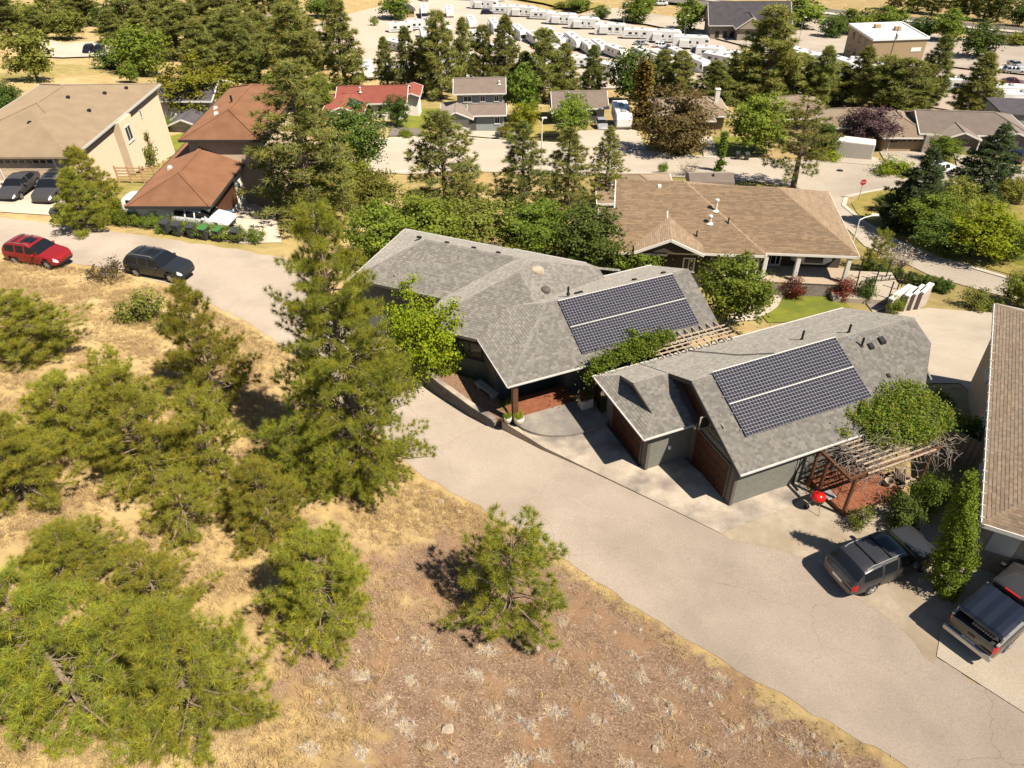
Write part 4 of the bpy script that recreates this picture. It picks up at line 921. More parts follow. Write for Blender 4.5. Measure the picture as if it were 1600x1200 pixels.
H6, f6 = house('tan bungalow with a wide garage behind the purple tree', p, R(-4), [(-.2,5.8,.2,9,-2,2.4), (-7,-.2,4,10,-2,2.4)], [(-.9,6.5,-.5,10,2.45,.42,True,True,'y'), (-8,2,3.2,11,2.45,.40,True,True,'x')], 'stucco_tan', 'roof_tan')
garage_door(H6, (-.2,.2,0), X_, NY, .8, 4.6, 2.1, 'stucco_tan', lights=6)
p, s = HS(1472,242)
H7, f7 = house('brown-roofed bungalow with a dark gabled porch, next to the wide garage', p, R(-8), [(-2.6,1.2,.8,9,-2,2.4), (1.2,6,2,9,-2,2.4), (6,11.2,.3,8,-2,2.4)], [(-3.4,12,1.4,10.4,2.45,.40,False,True,'x'), (-.6,4.4,-.4,6,2.45,.40,False,True,'y'), (5.6,11.8,-.6,6,2.45,.40,False,True,'y')], 'siding_taupe', 'roof_taupe')
garage_door(H7, (6,.3,0), X_, NY, .9, 2.6, 2.1, 'trim_white'); mb = MB(); mb.box(1.5,2.5,1.95,2,0,2.1); mb.build('door', 'trim_dark', H7); mb = MB(); mb.box(4.2,4.35,-.2,-.05,0,2.4); mb.build('porch_post', 'trim_white', H7)
p = gp(962,300); p.z = -12.6
H8, f8 = house('low brown-roofed house just behind the wide tan-roofed house', (9.6,76,-12.3), R(-2), [(.4,8.0,.3,7,-3,2.4)], [(-.2,8.6,-.3,7.6,2.45,.40,False,True,'x')], 'siding_taupe', 'roof_tan')
for x in (1.6,2.6,4.4,7.2): box_vent(f8, (x,2.2,2.45+2.5*.4), .3, 'gutter')
shd = thing('shed', 'small grey gambrel-roofed shed beside the street', 'shed', (19.6, 77.6, -11.4), R(-3))
mb = MB(); mb.box(.2,4.6,.2,3.4,-1,2.0); mb.build('wall', 'siding_taupe', shd)
mb = MB(); prof = [(0,1.95),(.45,2.75),(1.8,3.2),(3.15,2.75),(3.6,1.95)]
mb.add([(0,y,z) for y, z in prof]+[(4.8,y,z) for y, z in prof], [(i+1,i,5+i,6+i) for i in range(4)] + [(0,1,2,3,4),(9,8,7,6,5)]); ro = mb.build('roof', 'roof_taupe', shd); pipe_vent(ro, (2.6,1.4,3.05), .25, .09)

# ---- houses at the upper left
p = gp(232,196); p.z = -10.5
H9, f9 = house('white house with dark roofs behind the beige house', (-45.2,99,-10), R(-4), [(.4,7.4,.4,7,-3,4.2), (3.2,7.2,-3.2,.6,-3,2.2)], [(-.1,8.0,-.1,7.6,4.25,.42,False,False,'x'), (2.6,7.8,-3.9,2,2.25,.40,False,False,'y')], 'stucco_white', 'roof_dark')
win(H9, (3.2,-3.2,0), X_, NY, 2.6, .9, .7, .9)
hw = thing('hall', 'low hall with a bare white metal roof behind the beige roof', 'building', (-62,112,-16), R(-3))
mb = MB(); mb.box(0,14.5,0,11.5,-3,2.4); mb.build('wall', 'stucco_white', hw); mb = MB(); mb.add([(-.4,-.4,2.4),(14.9,-.4,2.4),(14.9,11.9,3.3),(-.4,11.9,3.3),(-.4,-.4,2.2),(14.9,-.4,2.2),(14.9,11.9,3.1),(-.4,11.9,3.1)], [(0,1,2,3),(7,6,5,4),(0,4,5,1),(1,5,6,2),(2,6,7,3),(3,7,4,0)]); mb.build('roof', 'roof_white', hw)
H10, f10 = house('pale gabled cottage half hidden by pines at the upper left', gp(388,62), R(-10), [(0.3,7,.3,8,-2,3)], [(-.3,7.6,-.3,8.6,3,.5,False,False,'y')], 'siding_pale', 'roof_taupe')
H11, f11 = house('white house end with a dark window at the left edge', (-68,93,-13.5), R(10), [(-6,0,0,7,-3,4.5)], [(-6.5,.6,-.5,7.5,4.5,.35,True,True,'x')], 'stucco_white', 'roof_beige')
win(H11, (-6,0,0), X_, NY, 3.4, 1.4, 2.0, 2.0)
# ---- the lodge, the flat-roofed block and the sheds of the trailer lot
p = gp(1130,62); LX = p.x - 4
LD, lf = house('brown timber lodge with a dark roof and front gable', (LX, p.y, p.z-.4), R(-4), [(0,22,0,12,-3,4.6), (7,14,-4,2,-3,4.6)], [(-1,23,-1,13,4.6,.7,False,False,'x'), (6,15,-5,6,4.6,.7,False,True,'y')], 'siding_taupe', 'roof_dark', cat='building', name='lodge')
for x in (1.4,3.6,5.6): win(LD, (0,0,0), X_, NY, x, 1.2, 1.1, 1.6, frame='trim_dark')
win(LD, (7,-4,0), X_, NY, 3, 4.9, 2, 1.5, frame='trim_white'); win(LD, (7,-4,0), X_, NY, 3, 1.2, 2, 1.6, frame='trim_white')
for y in (2,5,8): win(LD, (22,0,0), Y_, X_, y, 1, 1.2, 1.6); win(LD, (22,0,0), Y_, X_, y, 4.2, 1.2, 1.2)
p = gp(1360,106)
bk_ = thing('office_block', 'flat white-roofed tan office block at the edge of the trailer lot', 'building', (p.x-.5, p.y+1, p.z-.6), R(3))
mb = MB(); mb.box(0,13.4,0,14,-4,6.6); mb.build('wall', 'stucco_tan', bk_)
mb = MB(); mb.box(-.3,13.7,-.3,14.3,6.6,6.85); rf_ = mb.build('roof', 'roof_white', bk_)
mb = MB(); mb.box(-.3,13.7,-.3,0,6.85,7.1); mb.box(-.3,13.7,14,14.3,6.85,7.1); mb.box(-.3,0,0,14,6.85,7.1); mb.box(13.4,13.7,0,14,6.85,7.1); mb.build('parapet', 'roof_white', rf_)
for x, y in ((4.5,9.5),(8.5,7)): mb = MB(); mb.cbox(x,x+1.5,y,y+1.3,6.85,7.7,.08); mb.build('air_conditioner', 'stucco_tan', rf_)
for y in (3,6.5,10): win(bk_, (0,0,0), Y_, NX, y, 4.4, 1.2, 1.5, frame='wood_red'); win(bk_, (0,0,0), Y_, NX, y+1, 1.0, 1.2, 1.5, frame='wood_red')
mb = MB(); mb.box(9.9,12.4,-.08,0,3.8,4.7); mb.build('sign', 'roof_white', bk_)
mb = MB()
for i in range(9): mb.box(4.6+.34*i,4.94+.34*i,-1.3,-.1,2.9-.32*i,3.02-.32*i)
mb.beam((4.5,-1.35,4.0),(7.7,-1.35,1.2),.08,.3); mb.build('stair', 'stucco_tan', bk_)
kp = gp(640,28); ks = thing('shed', 'tan ticket hut with a dark pyramid roof in the trailer lot', 'shed', kp, R(10)); mb = MB(); mb.box(-1.6,1.6,-1.6,1.6,-1,2.6); mb.build('wall', 'stucco_tan', ks); mb = MB(); mb.add([(-2.2,-2.2,2.6),(2.2,-2.2,2.6),(2.2,2.2,2.6),(-2.2,2.2,2.6),(0,0,4.6)], [(0,1,4),(1,2,4),(2,3,4),(3,0,4),(3,2,1,0)]); mb.build('roof', 'roof_dark', ks)
gb = gp(1588,215); gbt = thing('garage', 'grey flat-sided garage at the right edge behind the bungalows', 'building', gb, R(-8)); mb = MB(); mb.box(-3,9,0,7,-2,3.4); mb.build('wall', 'siding_blue', gbt); mb = MB(); mb.box(-3.3,9.3,-.3,7.3,3.4,3.6); mb.build('roof', 'roof_dark', gbt)
# ------------------------------------------------------------------ plants
def np_mesh(name, V, F, tint, mat, nper):
    """V (n*nper,3), faces of nper corners in order; tint (nfaces,3)"""
    me = bpy.data.meshes.new(name); n = len(V); me.vertices.add(n); me.vertices.foreach_set('co', V.astype(np.float32).ravel())
    k = n//nper; me.loops.add(n); me.loops.foreach_set('vertex_index', np.arange(n, dtype=np.int32))
    me.polygons.add(k); me.polygons.foreach_set('loop_start', np.arange(0, n, nper, dtype=np.int32)); me.polygons.foreach_set('loop_total', np.full(k, nper, np.int32)); me.update()
    at = me.color_attributes.new('tint', 'BYTE_COLOR' if False else 'FLOAT_COLOR', 'CORNER'); c = np.ones((k, nper, 4), np.float32); c[:, :, :3] = tint[:, None, :]; at.data.foreach_set('color', c.ravel())
    me.materials.append(MAT[mat]); return me
def unit(a): return a/np.maximum(np.linalg.norm(a, axis=-1, keepdims=True), 1e-6)
def needle_mesh(name, cen, dr, rs, n=30, ln=.2, wd=.014, spread=1.0, mat='needle', back=.12, tip=None):
    T = len(cen); c = np.repeat(cen, n, 0); d = np.repeat(dr, n, 0)
    r = unit(rs.randn(T*n, 3)); dd = unit(d*spread + r); o = c - d*rs.rand(T*n, 1)*back
    l = ln*(.65+.5*rs.rand(T*n, 1)); s = unit(np.cross(dd, unit(rs.randn(T*n, 3))))*wd
    V = np.stack([o-s, o+s, o+dd*l], 1).reshape(-1, 3)
    tv = np.repeat(.78+.44*rs.rand(T), n)*(.8+.4*rs.rand(T*n)); warm = np.repeat(rs.rand(T), n)
    ti = np.stack([tv*(.92+.22*warm), tv*(1.0+.04*warm), tv*(1.1-.35*warm)], 1)
    dead = rs.rand(T*n) < .03; ti[dead] = ti[dead]*np.array([1.5, .95, .7])
    return np_mesh(name, V, None, ti, mat, 3)
def leaf_mesh(name, cen, rs, size=.13, mat='leaf_green', out=None, tintv=None, flat=.5):
    N = len(cen); nrm = unit(rs.randn(N, 3) + (out*1.0 if out is not None else 0) + np.array([0, 0, flat])); a = unit(np.cross(nrm, unit(rs.randn(N, 3)))); b_ = np.cross(nrm, a)
    s = size*(.6+.7*rs.rand(N, 1)); V = np.stack([cen-a*s*.5, cen-b_*s*.34+nrm*s*.06, cen+a*s*.55, cen+b_*s*.34+nrm*s*.06], 1).reshape(-1, 3)
    tv = (.72+.5*rs.rand(N)) if tintv is None else tintv*(.82+.36*rs.rand(N)); wm = rs.rand(N)
    return np_mesh(name, V, None, np.stack([tv*(.9+.25*wm), tv, tv*(1.05-.3*wm)], 1), mat, 4)
def limb(mb, p0, p1, r0, r1, rs, seg=3, wob=.06, n=5):
    p0 = np.array(p0); p1 = np.array(p1); L = np.linalg.norm(p1-p0); P = [p0+(p1-p0)*i/seg + (rs.randn(3)*wob*L*.3 if 0 < i < seg else 0) for i in range(seg+1)]
    mb.tube([tuple(q) for q in P], [r0+(r1-r0)*i/seg for i in range(seg+1)], n, caps=False); return P
def proto(name, trunk_mb, crown_me, barkmat, H, W):
    n = len(crown_me.vertices); co = np.zeros(n*3, np.float32); crown_me.vertices.foreach_get('co', co); co = co.reshape(-1, 3)
    W = 2*float(np.percentile(np.hypot(co[:, 0], co[:, 1]), 95)); H = float(np.percentile(co[:, 2], 99.7))       # real spread and height of what was grown
    return dict(name=name, trunk=trunk_mb.mesh('trunk', barkmat, smooth=True), crown=crown_me, H=H, W=W)
def pine_proto(seed, H, W, base=.1, whorl=.42, per=5, sub=4, n=30, ln=.22, wd=.014, mat='needle', shape=.8, thin=1.0, lean=0, name='pine_tree', bark='bark_pine', up=.35, gap=.0):
    rs = np.random.RandomState(seed); tb = MB(); bend = rs.randn(2)*.02*H
    def tr(z): t_ = z/H; return np.array([bend[0]*t_*t_+lean*t_*z*.0, bend[1]*t_*t_, z])
    tb.tube([tuple(tr(H*i/8)) for i in range(9)], [max(.012, .021*H*(1-.93*i/8)) for i in range(9)], 7)
    cen = []; dr = []; z = base*H; k = 0
    while z < H*.985:
        t_ = (z/H-base)/(1-base); L = W/2*((1-t_)**shape)*(.55+.45*min(1, t_/.18+.35)) + .1
        for j in range(per):
            if rs.rand() < gap: continue
            a = 2*math.pi*(j/per + rs.rand()*.16) + k*1.1; el = up*(.2+.9*t_) + rs.randn()*.12; l = L*(.55+.6*rs.rand())
            d = np.array([math.cos(a)*math.cos(el), math.sin(a)*math.cos(el), math.sin(el)]); o = tr(z+rs.randn()*.06); tip = o+d*l+np.array([0, 0, .10*l])
            P = limb(tb, o, tip, max(.008, .017*l), .005, rs, 3, .12, 4)
            ns = max(1, int(round(sub*l*thin)))
            for q in range(ns):
                f = .30+.70*(q+rs.rand())/ns; p = o+(tip-o)*f + np.array([0, 0, .04*l*f]); side = unit(np.cross(d, [0, 0, 1]))*(1 if q % 2 else -1)
                sd_ = unit(d*.7+side*(.5+.5*rs.rand())+np.array([0, 0, .25+.3*rs.rand()])); sl = (.12+.28*l*(1.15-f))*(.6+.6*rs.rand()); e_ = p+sd_*sl
                if sl > .3 and rs.rand() < .5: tb.tube([tuple(p), tuple(e_)], [.008, .004], 3, caps=False)
                cen.append(e_); dr.append(sd_)
                if sl > .45: cen.append(p+sd_*sl*.55+rs.randn(3)*.05); dr.append(unit(sd_+rs.randn(3)*.4))
            cen.append(tip); dr.append(unit(d+np.array([0, 0, .5])))
        z += whorl*(.75+.5*rs.rand())*(1-.35*t_); k += 1
    cen.append(tr(H)); dr.append(np.array([0, 0, 1.]))
    return proto(name, tb, needle_mesh('crown', np.array(cen), np.array(dr), rs, n, ln, wd, .6, mat), bark, H, W)
def dec_proto(seed, H, W, clumps=60, leaves=90, size=.16, mat='leaf_green', base=.25, cr=.55, name='tree', shape='round', bark='bark_grey', stems=1, low=0.0, holes=.0):
    rs = np.random.RandomState(seed); tb = MB(); cz = H*(base+(1-base)*.5); rz = H*(1-base)*.5; cc = []
    tries = 0
    while len(cc) < clumps and tries < clumps*30:
        tries += 1; q = unit(rs.randn(3))*(rs.rand()**.45); 
        if shape == 'column': zz = rs.rand()**.9; rr = (min(1, 1.5*(1-zz)+.03)**.75)*min(1, .7+zz*3); a = rs.rand()*6.283; rad = W/2*rr*rs.rand()**.35*(.85+.2*math.sin(3*a+zz*9)); p = np.array([math.cos(a)*rad, math.sin(a)*rad, H*(base+(1-base)*zz)])
        elif shape == 'cone': zz = rs.rand()**1.2; rr = (1-zz)**.85; a = rs.rand()*6.283; rad = W/2*rr*math.sqrt(rs.rand()); p = np.array([math.cos(a)*rad, math.sin(a)*rad, H*(base+(1-base)*zz)])
        else: p = np.array([q[0]*W/2, q[1]*W/2, cz+q[2]*rz]); p[2] += (.06*H*rs.randn()); p[:2] *= (.88+.25*rs.rand())
        if shape != 'cone' and holes and np.sin(p[0]*2.1+seed)*np.sin(p[1]*1.9)*np.sin(p[2]*1.7) > 1-holes: continue
        cc.append(p)
    cc = np.array(cc); r = cr*(.65+.6*rs.rand(len(cc), 1))
    c = np.repeat(cc, leaves, 0); off = rs.randn(len(c), 3)*np.repeat(r, leaves, 0)*.5; off[:, 2] *= .75; L = c+off
    L[:, 2] = np.maximum(L[:, 2], low)
    outv = unit(L-np.array([0, 0, cz])); cv = np.repeat(.82+.36*rs.rand(len(cc)), leaves)
    for s in range(stems):
        ax = rs.randn(2)*.04*H*(stems > 1); top = np.array([ax[0]*2, ax[1]*2, H*.72]); limb(tb, (ax[0]*.4, ax[1]*.4, -.2), top, .022*H/stems**.5+.02, .02, rs, 4, .1, 6)
    for i in rs.choice(len(cc), min(len(cc), 34), replace=False):
        p = cc[i]; z0 = min(max(H*base*.6+(p[2]-H*base)*.45, .1*H), H*.68); limb(tb, (0, 0, z0), p, .009*H*.6+.012, .006, rs, 3, .15, 4)
    return proto(name, tb, leaf_mesh('crown', L, rs, size, mat, outv, cv), bark, H, W)
PROTO = {}
def reg(k, p): PROTO[k] = p
# pines seen close: long needles, single tufts
reg('pine_big', pine_proto(5, 14, 10, .04, .42, 7, 5.0, 56, .28, .0085, shape=.62, gap=.14, name='pine_tree'))
reg('pine_a', pine_proto(21, 6, 5.4, .04, .36, 6, 5.2, 62, .26, .0075, shape=.62, name='pine_tree'))
reg('pine_b', pine_proto(22, 6, 4.8, .04, .38, 6, 5.2, 62, .26, .0075, shape=.75, name='pine_tree'))
reg('pine_c', pine_proto(23, 5, 5.0, .04, .34, 6, 5.2, 62, .26, .0075, shape=.55, name='pine_tree'))
reg('pine_d', pine_proto(24, 4.6, 4.4, .04, .42, 5, 5.2, 62, .26, .0075, shape=.42, name='pine_tree', gap=.1))
# pines at street distance: coarser tufts
reg('pine_mid', pine_proto(31, 13, 6.6, .10, .55, 6, 2.6, 24, .42, .030, 'needle_far', .62, 1, name='pine_tree', gap=.12))
reg('pine_mid2', pine_proto(32, 13, 6.0, .08, .55, 6, 2.6, 24, .42, .030, 'needle_far', .75, 1, name='pine_tree', gap=.12))
reg('pine_open', pine_proto(33, 13, 6.6, .22, .8, 5, 2.4, 24, .44, .030, 'needle_far', .5, 1, name='pine_tree', gap=.3))
reg('pine_far', pine_proto(41, 14, 7.2, .10, .6, 6, 1.9, 20, .7, .058, 'needle_far', .55, 1, name='pine_tree', gap=.12))
reg('pine_far2', pine_proto(42, 14, 6.4, .08, .6, 6, 1.9, 20, .7, .058, 'needle_far', .7, 1, name='pine_tree', gap=.12))
reg('spruce', pine_proto(51, 10, 6.0, .04, .42, 7, 5, 22, .26, .03, 'needle_spruce', 1.0, 1, name='spruce_tree', up=-.25))
reg('spruce2', pine_proto(52, 9, 5.2, .03, .40, 7, 5, 22, .26, .03, 'needle_spruce', .9, 1, name='spruce_tree', up=.15))
# broadleaf trees and shrubs
reg('maple', dec_proto(61, 5, 4.2, 120, 90, .15, 'leaf_lime', .14, .5, 'maple_tree'))
for k, mt, sd_ in (('green', 'leaf_green', 62), ('dark', 'leaf_dark', 63), ('olive', 'leaf_olive', 64), ('lime', 'leaf_lime', 65), ('yellow', 'leaf_yellow', 66), ('bronze', 'leaf_bronze', 67), ('purple', 'leaf_purple', 68)):
    reg('dec_'+k, dec_proto(sd_, 6, 5, 120, 80, .21, mt, .12, .62, 'broadleaf_tree', holes=.3))
    if k in ('green', 'dark', 'olive', 'yellow', 'lime'): reg('far_'+k, dec_proto(sd_+20, 8, 6.5, 90, 42, .46, mt, .12, .95, 'broadleaf_tree'))
reg('orange_top', dec_proto(91, 8, 6, 110, 50, .36, 'leaf_green', .06, .9, 'broadleaf_tree'))
reg('column_green', dec_proto(92, 5, 1.0, 60, 60, .2, 'leaf_green', .03, .34, 'columnar_tree', 'column'))
reg('cedar_orange', dec_proto(93, 10, 3.2, 100, 50, .34, 'leaf_orange', .02, .6, 'cedar_tree', 'cone'))
reg('cedar_dark', dec_proto(94, 6, 2.0, 90, 60, .2, 'leaf_dark', .02, .42, 'cedar_tree', 'column'))
reg('cedar_near', dec_proto(95, 4.6, 1.5, 420, 60, .075, 'leaf_cedar', .0, .17, 'cedar_tree', 'column'))
reg('shrub_green', dec_proto(101, 1.6, 2.0, 40, 70, .11, 'leaf_green', .0, .36, 'shrub', stems=3, low=.02))
reg('shrub_olive', dec_proto(102, 1.6, 2.2, 36, 60, .12, 'leaf_olive', .0, .38, 'shrub', stems=3, low=.02))
reg('shrub_dark', dec_proto(103, 1.4, 1.5, 46, 80, .09, 'leaf_dark', .0, .26, 'shrub', stems=3, low=.02))
reg('shrub_lime', dec_proto(104, 1.4, 1.8, 40, 60, .11, 'leaf_lime', .0, .34, 'shrub', stems=3, low=.02))
reg('shrub_yellow', dec_proto(105, 1.6, 2.0, 40, 60, .12, 'leaf_yellow', .0, .36, 'shrub', stems=3, low=.02))
reg('shrub_rust', dec_proto(106, 1.4, 2.0, 46, 80, .09, 'leaf_rust', .0, .34, 'shrub', stems=3, low=.02))
reg('shrub_ball', dec_proto(107, 1.3, 1.4, 60, 90, .075, 'leaf_dark', .02, .2, 'shrub', stems=2, low=.02))
reg('brush', dec_proto(108, 1.0, 2.4, 30, 40, .12, 'leaf_bronze', .0, .34, 'brush_pile', stems=4, low=.02, bark='twig_grey'))
# bare grey shrub
def bare_proto(seed, H, W, n=60, name='bare_shrub', mat='twig_grey', leafmat_='sage', leaves=300):
    rs = np.random.RandomState(seed); tb = MB(); tips = []
    for i in range(n):
        a = rs.rand()*6.283; r = W/2*math.sqrt(rs.rand()); tip = np.array([math.cos(a)*r, math.sin(a)*r, H*(.45+.55*rs.rand())]); P = limb(tb, (rs.randn()*.03, rs.randn()*.03, 0), tip, .012*H**.5, .003, rs, 3, .2, 3); tips += P[2:]
    tips = np.array(tips); c = tips[rs.randint(len(tips), size=leaves)]+rs.randn(leaves, 3)*.06*W
    c[:, 2] = np.abs(c[:, 2])
    return proto(name, tb, leaf_mesh('crown', c, rs, .05*W, leafmat_), mat, H, W)
reg('bare', bare_proto(111, 1.6, 1.8)); reg('bare_tall', bare_proto(112, 2.6, 2.2, 70))
CNT = {}
def plant(key, loc, sx, sz, label, cat, group=None, yaw=None):
    P = PROTO[key]; nm = P['name']
    t_ = thing(nm, label, cat, loc, rnd.uniform(0, 6.28) if yaw is None else yaw, group); t_.scale = (sx, sx, sz)
    for k in ('trunk', 'crown'):
        o_ = bpy.data.objects.new(k, P[k]); C.objects.link(o_); o_.parent = t_
    return t_
def tree(key, u, v, top, wpx, label, cat='tree', group=None, z=None):
    """stand a plant on the ground at sight line u, v so that it reaches the photo height top and the width wpx"""
    P = PROTO[key]; p = gp(u, v)
    lo, hi = .2, 60.0
    for _ in range(40):
        m_ = (lo+hi)/2
        if pix((p.x, p.y, p.z+m_))[1] > top: lo = m_
        else: hi = m_
    h = lo; w_ = wpx*mpp((p.x, p.y, p.z+h*.45))
    return plant(key, (p.x, p.y, p.z-.06), w_/P['W'], h/P['H'], label, cat, group)
G_SL = 'pines on the dry slope'
for a in (
 ('pine_big',572,785,300,255,'tallest foreground pine, standing at the edge of the lane before the grey house'),
 ('pine_b',345,655,428,150,'slender pine just below the dark grey car on the slope'),
 ('pine_a',55,580,440,190,'bushy pine at the left edge just below the red car'),
 ('pine_a',245,780,560,205,'dense pine in the middle of the left-hand thicket'),
 ('pine_c',130,720,575,150,'pine on the left of the thicket, against the left-edge pine'),
 ('pine_c',45,805,635,185,'yellowish pine at the left edge below the thicket'),
 ('pine_a',135,1150,880,290,'pine at the bottom left corner, left of the pair'),
 ('pine_b',318,1165,925,270,'pine at the bottom left corner, right of the pair'),
 ('pine_b',120,930,810,190,'pine just above the bottom-left corner pair, on the left'),
 ('pine_d',265,990,850,180,'thin pine directly above the bottom-left corner pair'),
 ('pine_b',425,850,700,165,'pine below the tallest pine, left of two'),
 ('pine_c',515,1000,820,195,'rounded pine below the tallest pine, nearest the bare soil'),
 ('pine_d',797,990,805,215,'lone small pine on the bare brown slope beside the lane'),
 ('pine_d',8,1095,1030,90,'small pine cut by the left edge near the bottom'),
 ('pine_d',300,850,730,130,'small sapling pine between the thicket and the paired pines'),
 ('pine_d',480,780,640,170,'young pine leaning against the foot of the tallest pine'),
 ('pine_d',340,770,600,140,'young pine on the right side of the thicket'),
 ('pine_d',185,640,540,100,'young pine at the upper end of the thicket')):
    a = (a[0], a[1], a[2]-a[4]*.13, a[3]+a[4]*.10, a[4]*.9, a[5]); tree(*a, cat='pine tree', group=G_SL)
# trees around the houses and streets
for a in (
 ('pine_mid',492,352,98,175,'large pine beside the rust-brown roofed house','pine tree'),
 ('pine_mid',385,120,10,110,'dark pine behind the yellow-green tree','pine tree'),
 ('pine_mid',700,352,172,135,'broadest of the four pines behind the grey house','pine tree'),
 ('pine_mid2',818,352,188,100,'second from left of the four pines behind the grey house','pine tree'),
 ('pine_mid2',884,338,198,95,'third from left of the four pines behind the grey house','pine tree'),
 ('pine_mid2',945,330,200,75,'rightmost of the four pines behind the grey house','pine tree'),
 ('pine_open',1238,298,148,105,'open-crowned pine standing by the street behind the tan roof','pine tree'),
 ('pine_b',160,345,228,95,'young pine between the beige house and the lane','pine tree'),
 ('pine_b',138,362,262,78,'small bushy pine beside the grey bin','pine tree'),
 ('maple',668,598,448,125,'bright yellow-green maple in front of the grey house','maple tree'),
 ('dec_green',600,425,318,110,'leafy tree at the far left corner of the grey roof','tree'),
 ('dec_green',665,400,305,120,'leafy tree behind the left wing of the grey roof','tree'),
 ('dec_olive',745,405,318,130,'leafy tree behind the middle of the grey roof','tree'),
 ('dec_green',832,410,315,120,'leafy tree behind the roof domes of the grey house','tree'),
 ('dec_dark',915,425,325,120,'dark leafy tree behind the solar array of the long grey house','tree'),
 ('dec_green',990,432,372,90,'smaller leafy tree between the grey and the tan roof','tree'),
 ('dec_green',1137,512,402,120,'rounded tree beside the deck end of the grey house','tree'),
 ('dec_olive',505,345,225,110,'drooping olive tree between the big pines','tree'),
 ('dec_dark',560,268,160,105,'dark leafy tree in front of the red-roofed bungalow','tree'),
 ('dec_yellow',540,325,238,95,'yellowish scrub tree on the bank below the street','tree'),
 ('dec_olive',590,345,270,80,'scrubby olive tree on the bank beside the bare strip','tree'),
 ('dec_green',450,262,120,90,'green tree right of the large pine, left of the red roof','tree'),
 ('dec_yellow',322,190,92,112,'yellow-green tree behind the rust-brown roof','tree'),
 ('orange_top',226,118,38,85,'tall green tree behind the dark-roofed white house','tree'),
 ('dec_dark',622,198,148,42,'round dark tree on the lawn of the red-roofed bungalow','tree'),
 ('dec_yellow',820,200,160,45,'small yellow tree right of the two-storey house','tree'),
 ('far_green',815,190,100,60,'green tree behind the right side of the two-storey house','tree'),
 ('dec_green',893,218,146,62,'round tree in front of the taupe-roofed white bungalow','tree'),
 ('dec_bronze',1050,240,138,112,'big bronze-leaved tree in front of the chimney bungalow','tree'),
 ('dec_green',1178,240,146,100,'big green tree between two tan bungalows','tree'),
 ('dec_purple',1352,232,168,78,'purple-leaved weeping tree behind the white container','tree'),
 ('dec_green',1470,252,212,48,'rounded shrub tree between garage and gabled porch','tree'),
 ('column_green',1123,268,205,16,'narrow upright tree at the street edge','tree'),
 ('far_dark',985,160,72,70,'dark round tree between the camper and the trailer lot','tree'),
 ('cedar_orange',1000,200,92,42,'orange-tinged cedar beside the camper','tree'),
 ('cedar_dark',1285,245,195,40,'dark cedar left of the white container','tree'),
 ('spruce',1420,358,232,110,'tall spruce at the street corner bend','spruce tree'),
 ('spruce',1530,305,195,105,'dark layered spruce right of the street corner','spruce tree'),
 ('dec_green',1440,372,300,95,'green bush tree at the foot of the corner spruce','tree'),
 ('dec_olive',1478,345,282,75,'olive bush tree between the two spruces','tree'),
 ('dec_lime',1520,402,325,110,'bright lime tree above the lower road','tree'),
 ('dec_dark',1470,398,345,90,'dark bush overhanging the lower road','tree'),
 ('dec_dark',1572,405,352,60,'dark feathery bush right of the lime tree','tree'),
 ('spruce2',1400,350,275,60,'dense juniper left of the corner spruce','conifer'),
 ('dec_olive',1585,315,280,60,'pale shrub tree right of the layered spruce','tree'),
 ('pine_d',1362,425,360,48,'small pine beside the end of the tan roof','pine tree'),
 ('dec_green',1590,480,425,70,'rounded pine-like bush at the right edge of the lower road','tree'),
 ('far_dark',180,108,75,60,'brown-green tree beside the white metal roof','tree'),
 ('far_olive',60,128,40,70,'grey-green tree above the beige roof','tree'),
 ('dec_dark',15,190,125,60,'dark tree at the left edge of the beige roof','tree'),
 ('far_green',205,130,96,30,'small green tree between white roof and dark roof','tree'),
 ('dec_green',500,178,118,52,'bush tree left of the red roof','tree')):
    tree(*a)
# pines behind the far houses and in the trailer lot, listed left to right
NUM = ('first','second','third','fourth','fifth','sixth','seventh','eighth','ninth','tenth','eleventh','twelfth','thirteenth','fourteenth','fifteenth','sixteenth','seventeenth','eighteenth','nineteenth','twentieth','twenty-first','twenty-second','twenty-third','twenty-fourth','twenty-fifth','twenty-sixth','twenty-seventh','twenty-eighth','twenty-ninth','thirtieth','thirty-first','thirty-second','thirty-third','thirty-fourth','thirty-fifth','thirty-sixth','thirty-seventh','thirty-eighth','thirty-ninth','fortieth','forty-first','forty-second','forty-third','forty-fourth','forty-fifth','forty-sixth','forty-seventh','forty-eighth','forty-ninth','fiftieth')
row = [('pine_far',470,138,5,80),('pine_far2',541,140,-12,62),('pine_far2',607,142,58,34),('pine_far2',640,148,42,38),('pine_far',690,155,18,62),('pine_far2',728,140,28,40),('pine_far',664,150,60,40),('pine_far',757,150,40,45),('pine_far2',790,152,25,48),('pine_far',850,160,45,62),('pine_far2',880,158,68,46),('pine_far2',924,155,70,38),('pine_far2',1030,155,78,46),('pine_far',1058,160,80,50),('pine_far2',1110,165,95,60),('pine_far',1150,160,85,80),('pine_far',1190,160,10,95),('pine_far2',1215,150,70,60),('pine_far',1240,160,85,80),('pine_far2',1278,165,72,45),('pine_far',1300,160,100,80),('pine_far2',1335,165,72,52),('pine_far',1368,175,88,75),('pine_far',1402,180,92,80),('pine_far2',1446,165,55,50),('pine_far2',1512,185,82,62),('pine_far',1430,175,100,50),('pine_far2',820,155,80,40)]
row.sort(key=lambda a: a[1])
for i, a in enumerate(row): a = (*a[:4], a[4]*1.1); tree(*a, f'dark pine in the belt before the trailer lot, {NUM[i]} from the left', 'pine tree', 'pine belt before the trailer lot')
